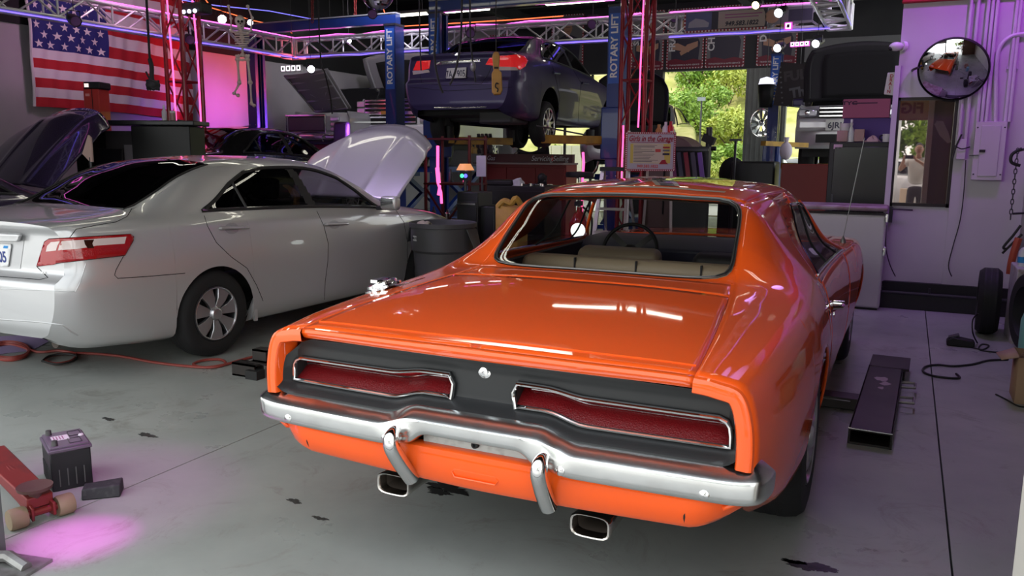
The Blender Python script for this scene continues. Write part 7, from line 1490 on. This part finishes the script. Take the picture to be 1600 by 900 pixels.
# wedge block
a, b, c_, d_ = onz(127, 783, 0), onz(188, 777, 0), onz(192, 764, 0), onz(131, 766, 0); wg = thing('wheel_chock', 'dark rubber wheel chock lying right of the battery', 'chock', (a+b)/2); g = G(); ex = (b-a); ey = V((-ex.y, ex.x, 0)).normalized()*.10
g.add([a, b, b+ey, a+ey, a+ey*.15+V((0, 0, .045)), b+ey*.15+V((0, 0, .055)), b+ey*.9+V((0, 0, .06)), a+ey*.8+V((0, 0, .05))], [(0, 3, 2, 1), (4, 5, 6, 7), (0, 1, 5, 4), (1, 2, 6, 5), (2, 3, 7, 6), (3, 0, 4, 7)]); g.obj('block', mat('scuffed rubber', (.025, .025, .028), .7, noise=(30, (.05, .05, .05), .5, .7)), wg, world=True, bevel=.006)
# oil marks on the concrete
om = mat('oil mark', (.035, .034, .033), .25); rn = random.Random(11)
for i, (px, py, r, n) in enumerate(((700, 762, .09, 17), (685, 768, .06, 13), (718, 757, .05, 11), (1262, 884, .07, 15), (1285, 890, .04, 9), (1240, 878, .035, 9), (460, 783, .035, 9), (500, 810, .03, 7), (230, 680, .05, 9), (170, 655, .04, 9))):
    c = onz(px, py, 0); P = []; ph_ = [rn.uniform(0, 6) for _ in range(5)]
    for k in range(72): a = 2*pi*k/72; q = r*(.72+.16*sin(2*a+ph_[0])+.12*sin(3*a+ph_[1])+.09*sin(7*a+ph_[2])+.06*sin(13*a+ph_[3])+.05*sin(23*a+ph_[4])); P.append(c+V((q*cos(a)*1.5, q*sin(a)*.7, .0008)))
    g = G(); g.add([c+V((0, 0, .0008))]+P, [(0, 1+k, 1+(k+1) % len(P)) for k in range(len(P))]); g.obj('oil_stain', om, fl)
# ---------------------------------------------------------------- black bench, red machine and clutter before the flag
c = atd(222, 230, 10.65); t = thing('black_workbench', 'long black bench with an open recess below the flag', 'workbench', (c.x, c.y, 0), radians(25)); W = 1.54
zt = atd(222, 193, 10.65).z
for cx_, w_ in ((-.66, .16), (.36, .75)): g = G(); g.box((cx_, 0, zt*.49), (w_, .5, zt*.98)); g.obj('side_unit', cbl, t, bevel=.01)
g = G(); g.box((0, 0, zt), (W+.06, .54, .06)); g.obj('worktop', mat('dark worktop', (.03, .03, .036), .35), t, bevel=.012); g = G(); g.box((-.3, .23, zt*.5), (.7, .03, zt*.9)); g.obj('back_panel', mat('grey back', (.10, .09, .10), .6), t); g = G(); g.box((-.3, 0, 1.20), (.60, .48, .04)); g.obj('shelf', cbl, t)
def tbp(x, y, z): q = Matrix.Rotation(radians(25), 4, 'Z') @ V((x, y, z)); return V((c.x+q.x, c.y+q.y, z))
g = G(); g.box((-.38, -.12, 1.39), (.34, .02, .30), (-.15, 0, 0)); lp = g.xf(Matrix.Translation((c.x, c.y, 0)) @ Matrix.Rotation(radians(25), 4, 'Z')).obj('monitor', mat('dark screen shell', (.015, .013, .018), .3), bevel=.008); tag(lp, 'dark laptop lid standing in the recess of the black bench', 'laptop')
g = G(); g.box((-.17, .1, 1.42), (.22, .02, .34)); tag(g.xf(Matrix.Translation((c.x, c.y, 0)) @ Matrix.Rotation(radians(25), 4, 'Z')).obj('paper_sheet', mat('grey paper', (.34, .31, .36), .7)), 'grey paper sheet behind the laptop in the black bench', 'paper')
for x, lab, m, h, r in ((.36, 'clear water bottle on the black bench', mat('water bottle', (.62, .58, .66), .15), .17, .032), (.47, 'white topped jar beside the water bottle on the black bench', mat('jar brown', (.35, .20, .20), .4), .10, .035)):
    q = tbp(x, -.1, zt+.03); t2 = thing('bottle', lab, 'bottle', q); g = G(); g.lathe([(.001, 0), (r, 0), (r, h*.7), (r*.45, h*.88), (r*.45, h), (.001, h)] if h > .12 else [(.001, 0), (r, 0), (r, h), (.001, h)], n=14); g.obj('body', m, t2); g = G(); g.lathe([(r*.5 if h > .12 else r*1.02, h), (r*.5 if h > .12 else r*1.02, h+.025), (.001, h+.026)], n=14); g.obj('cap', pk, t2)
c = atd(152, 165, 11.6); t = thing('red_machine', 'tall red service machine with a black head in front of the flag', 'machine', (c.x, c.y, 0), radians(20)); zz = atd(152, 135, 11.6).z; g = G(); g.box((0, 0, zz/2-.02), (.23, .26, zz-.05)); bo = g.obj('body', mat('machine red', (.55, .035, .03), .35, coat=.5), t, bevel=.012); g = G(); g.box((.02, 0, zz), (.25, .28, .10)); g.obj('head', blackm, t, bevel=.02); g = G(); g.box((-.05, -.143, zz), (.06, .01, .05)); g.obj('display', glow('machine display', (1, .8, .75), 1.2), t); g = G(); g.box((.016, -.133, zz/2), (.006, .008, zz-.1)); g.obj('seam', blackm, bo); g = G(); g.box((-.05, -.134, zz-.13), (.06, .006, .035)); g.obj('badge', mat('pale red badge', (.8, .3, .3), .4), bo)
c = atd(385, 205, 15.8); t = thing('side_bench', 'dark bench with a wire tray by the pink wall', 'bench', (c.x, c.y, 0)); g = G(); g.box((0, 0, 1.78), (.5, .4, .05)); g.box((0, .1, .88), (.42, .2, 1.74)); g.obj('frame', cbl, t); g = G(); g.box((0, 0, 1.84), (.42, .28, .07)); g.tube(cr([(-.2, -.14, 1.86), (-.1, -.16, 1.96), (.2, -.1, 2.0)], 5), .01, 6); g.obj('tray', steel_d, t)
c = atd(137, 232, 9.3); t = thing('cardboard_sign', 'folded pale card propped by the black bench', 'card', c); g = G(); g.prism([V((-.1, 0, -.06)), V((.02, 0, .15)), V((.06, 0, .12)), V((.06, 0, -.15)), V((.02, 0, -.15))], (0, .02, 0)); g.obj('card', mat('pale card', (.55, .38, .34), .7), t); g = G(); g.cyl((.02, .01, -c.z), (.02, .01, -.1), .015, n=6); g.obj('stake', steel_d, t)
c = atd(500, 205, 15.9); t = thing('red_roll_cabinet', 'red roll cabinet in front of the grey pickup', 'cabinet', (c.x+.15, c.y, 0)); g = G(); g.box((0, 0, .85), (.9, .4, 1.62)); q = g.obj('body', dred, t, bevel=.01); g = G(); g.box((0, -.02, 1.69), (.92, .44, .05)); g.obj('lid', cbl, t)
c = atd(528, 190, 15.4); t = thing('black_chair', 'black high-backed seat by the red lettered crate before the white pickup', 'chair', (c.x, c.y, 0)); g = G(); g.box((0, .1, 1.78), (.34, .12, .62), (-.1, 0, 0)); g.obj('backrest', mat('seat black', (.012, .012, .014), .6), t, bevel=.05); g = G(); g.box((0, -.1, 1.44), (.36, .4, .1)); g.obj('seat', MATS['seat black'], t, bevel=.03); g = G(); g.cyl((0, -.1, 0), (0, -.1, 1.4), .04, n=8); g.cyl((0, -.1, 0), (0, -.1, .04), .24, n=14); g.obj('pedestal', steel_d, t)
# ---------------------------------------------------------------- behind the camera: seen in the office door glass and the mirror
wfr = mat('inside sign tan', (.50, .36, .20), .6); g = G(); g.box((-.10, 1.60, 2.37), (.85, .03, .40)); fs = g.obj('hanging_sign', wfr); tag(fs, 'tan sign with red letters over the entrance, seen in the door glass', 'sign'); text('FIG', .26, (-.02, 1.617, 2.38), (-1, 0, 0), (0, 0, 1), mat('sign brown red', (.20, .03, .02), .6), fs, bold=.01); g = G(); [g.box((-.5+.035*k, 1.617, z), (.016, .004, .016)) for k in range(25) for z in (2.19, 2.55)]; g.obj('dots', pr, fs, kind='stuff')
g = G(); g.box((.62, 1.565, 1.5), (.7, .02, 1.9)); bp_ = g.obj('brown_poster', mat('brown poster', (.17, .11, .075), .5)); tag(bp_, 'brown poster with a white hat inside the entrance wall, seen in the door glass', 'poster')
g = G(); q = lambda x, z: V((x, 1.577, z)); g.prism([q(.36, 2.10), q(.40, 2.16), q(.50, 2.15), q(.60, 1.95), q(.66, 1.78), q(.60, 1.76), q(.46, 1.90)], (0, .002, 0)); g.obj('hat', mat('hat white', (.65, .62, .58), .6), bp_)
for i, (x, y, r, h) in enumerate(((-1.4, -9, 1.1, 3.0), (-.4, -9.5, 1.0, 3.6), (.6, -9, 1.0, 2.8), (-3, -10.5, 1.3, 3.2), (2.4, -10, 1.3, 3.4))): bush((x, y, 0), r, h, 70+i, leafm, 1600, 'garden_tree', 'leafy green tree across the lot, '+('behind the white post', 'tallest one in the middle', 'right behind the photographer', 'farthest to one side', 'beside the far end of the lot')[i], 'trees across the lot', .12)
g = G(); g.cyl((-.32, -5.5, 0), (-.32, -5.5, 6), .07, n=12); tag(g.obj('lamp_post', mat('white post', (.62, .64, .66), .5)), 'white post standing across the lot behind the photographer', 'post')
g = G(); g.box((.02, -5.2, .35), (.35, .3, .7)); tag(g.obj('utility_box', mat('beige box', (.42, .32, .24), .7), bevel=.01), 'beige utility box on the lot behind the photographer', 'box')
s5, L5_, o5 = sedan('parked_car', 'white car parked across the lot behind the photographer', 'car', (-2.2, -7.2, 0), -pi/2+.3, white_p, 'spokes', 9, rimR=.21, open_hood=False)
# photographer
pp = thing('person', 'person in white t-shirt and dark trousers holding up a phone', 'person', (.17, -.36, 0))
skin = mat('skin', (.42, .24, .17), .55); tee = mat('white t-shirt', (.66, .66, .65), .85); trou = mat('dark trousers', (.035, .035, .045), .85); hairm = mat('black hair', (.012, .010, .010), .6)
def skinned(name, verts, edges, rad, m, sub=2, root=0):
    me = bpy.data.meshes.new(name); me.from_pydata([tuple(v) for v in verts], edges, []); me.materials.append(m); o = bpy.data.objects.new(name, me); COL.objects.link(o); o.parent = pp
    sk_ = o.modifiers.new('skin', 'SKIN'); sk_.use_smooth_shade = True; ly = me.skin_vertices[0].data
    for i, r in enumerate(rad): ly[i].radius = (r, r) if not isinstance(r, tuple) else r; ly[i].use_root = i == root
    if sub: s_ = o.modifiers.new('sub', 'SUBSURF'); s_.levels = s_.render_levels = sub
    return o
Lx = -.17   # local x of the camera axis
hl, hr = V((Lx-.085, .345, 1.50)), V((Lx+.085, .345, 1.50))
bv_ = [(0, 0, .95), (0, .0, 1.15), (0, .0, 1.36), (0, .01, 1.47), (0, .03, 1.53), (0, .06, 1.60),
       (-.19, .0, 1.42), (-.33, .10, 1.24), (-.27, .26, 1.42), tuple(hl+V((-.015, -.035, -.03))), (.19, .0, 1.42), (.30, .12, 1.20), (.08, .27, 1.38), tuple(hr+V((.015, -.035, -.03)))]
body = skinned('body', bv_, [(0, 1), (1, 2), (2, 3), (3, 4), (4, 5), (2, 6), (6, 7), (7, 8), (8, 9), (2, 10), (10, 11), (11, 12), (12, 13)], [(.14, .10), (.145, .10), (.15, .10), .06, .052, .06, .055, .042, .034, .028, .055, .042, .034, .028], skin)
g = G(); hc_ = V((0, .065, 1.665)); g.grid([[hc_+V((.076*sin(pi*i/14)*cos(a)*(1-.16*smooth(.45, 1, i/14)), .097*sin(pi*i/14)*sin(a)*(1-.10*smooth(.5, 1, i/14))+.012*smooth(.5, 1, i/14), .118*cos(pi*i/14))) for a in lin(25, 0, 2*pi)[:-1]] for i in range(15)], cv=True)
g.prism([hc_+V(q) for q in ((-.012, .09, -.03), (.012, .09, -.03), (.006, .095, .02), (-.006, .095, .02))], (0, .022, -.008)); [g.sphere(hc_+V((s_*.078, -.005, -.005)), .026, 8, 6, (.4, .8, 1.2)) for s_ in (-1, 1)]; hd = g.obj('head', skin, pp, smooth=60)
g = G(); [g.sphere(hc_+V((s_*.030, .088, .012)), .011, 10, 8, (1.3, .6, .8)) for s_ in (-1, 1)]; g.obj('eyes', pk, hd); g = G(); [g.sphere(hc_+V((s_*.030, .095, .012)), .005, 8, 6) for s_ in (-1, 1)]; [g.box(hc_+V((s_*.03, .096, .032)), (.03, .006, .006)) for s_ in (-1, 1)]; g.obj('brows', hairm, hd); g = G(); g.box(hc_+V((0, .092, -.058)), (.046, .01, .012)); g.obj('mouth', mat('lips', (.32, .13, .11), .5), hd, bevel=.004)
g = G(); g.grid([[hc_+V((.083*sin(pi*i/16)*cos(a), -.008+.103*sin(pi*i/16)*sin(a)*(.82 if sin(a) > 0 and i > 4 else 1), .012+.118*cos(pi*i/16))) for a in lin(25, 0, 2*pi)[:-1]] for i in range(0, 7)], cv=True); g.obj('hair', hairm, pp)
skinned('t_shirt', [(0, 0, .93), (0, 0, 1.14), (0, 0, 1.37), (0, .01, 1.465), (-.18, .0, 1.425), (-.265, .055, 1.33), (.18, .0, 1.425), (.25, .065, 1.31)], [(0, 1), (1, 2), (2, 3), (2, 4), (4, 5), (2, 6), (6, 7)], [(.185, .135), (.185, .135), (.19, .13), .075, .085, .082, .085, .082], tee)
skinned('trousers', [(0, 0, .93), (0, 0, .84), (-.09, .01, .78), (-.10, .02, .48), (-.11, .0, .09), (.09, .01, .78), (.10, .02, .48), (.11, .0, .09)], [(0, 1), (1, 2), (2, 3), (3, 4), (1, 5), (5, 6), (6, 7)], [(.165, .125), (.165, .125), .095, .075, .06, .095, .075, .06], trou)
for s_ in (-1, 1): g = G(); g.sphere((s_*.11, .06, .05), .055, 14, 10, (.9, 2.4, .9)); g.box((s_*.11, .06, .012), (.095, .26, .024)); g.obj('shoe', blackm, pp, bevel=.01)
for s_, hp_ in ((-1, hl), (1, hr)):
    vs = [tuple(hp_+V((s_*.015, -.035, -.03))), tuple(hp_+V((s_*.012, -.022, .0)))]; ed = [(0, 1)]; rd_ = [.024, .022]
    for k in range(4):
        z = .028-.017*k; b0 = len(vs); L_ = (.9, 1, .95, .8)[k]; vs += [tuple(hp_+V((s_*.014, -.012, z))), tuple(hp_+V((s_*.010, .006*L_, z+.002))), tuple(hp_+V((-s_*.012*L_, .010, z+.003)))]; ed += [(1, b0), (b0, b0+1), (b0+1, b0+2)]; rd_ += [.010, .009, .0075]
    b0 = len(vs); vs += [tuple(hp_+V((s_*.0, -.034, .012))), tuple(hp_+V((-s_*.020, -.036, .022)))]; ed += [(1, b0), (b0, b0+1)]; rd_ += [.011, .009]
    skinned('hand', vs, ed, rd_, skin, 1, 0)
g = G(); g.box((Lx, .345, 1.511), (.160, .008, .076)); ph = g.obj('phone', mat('phone glass', (.03, .035, .045), .12, coat=1), bevel=.003); ph.location = pp.location; tag(ph, 'dark phone held sideways in both hands by the photographer', 'phone'); 

# glowing globe added to put the white disc in the coupe's rear glass
c = atd(903, 360, 7.6); t = thing('added_globe', 'added white glowing globe on a stand behind the coupe, seen through its rear glass', 'lamp', (c.x, c.y, 0)); g = G(); g.sphere((0, 0, c.z), .068, 24, 16); g.obj('globe', glow('globe glass', (.9, 1, .97), 4), t); g = G(); g.cyl((0, 0, 0), (0, 0, c.z-.06), .012, n=8); g.cyl((0, 0, 0), (0, 0, .02), .12, n=16); g.obj('stand', steel_d, t)
s6, L6_, o6 = sedan('outside_car', 'pale teal car outside the back door below the raised white suv', 'car', (-2.0, 23.2, 0), .5, mat('teal paint', (.40, .55, .54), .3, .2, 1), 'spokes', 9, rimR=.21, open_hood=False)
# lettering curves become plain meshes
_dg = bpy.context.evaluated_depsgraph_get()
for o in [q for q in COL.objects if q.type == 'FONT']:
    me = bpy.data.meshes.new_from_object(o.evaluated_get(_dg)); n = bpy.data.objects.new('tmp', me); COL.objects.link(n); n.parent = o.parent; n.matrix_local = o.matrix_local
    nm = o.name; bpy.data.objects.remove(o); n.name = nm
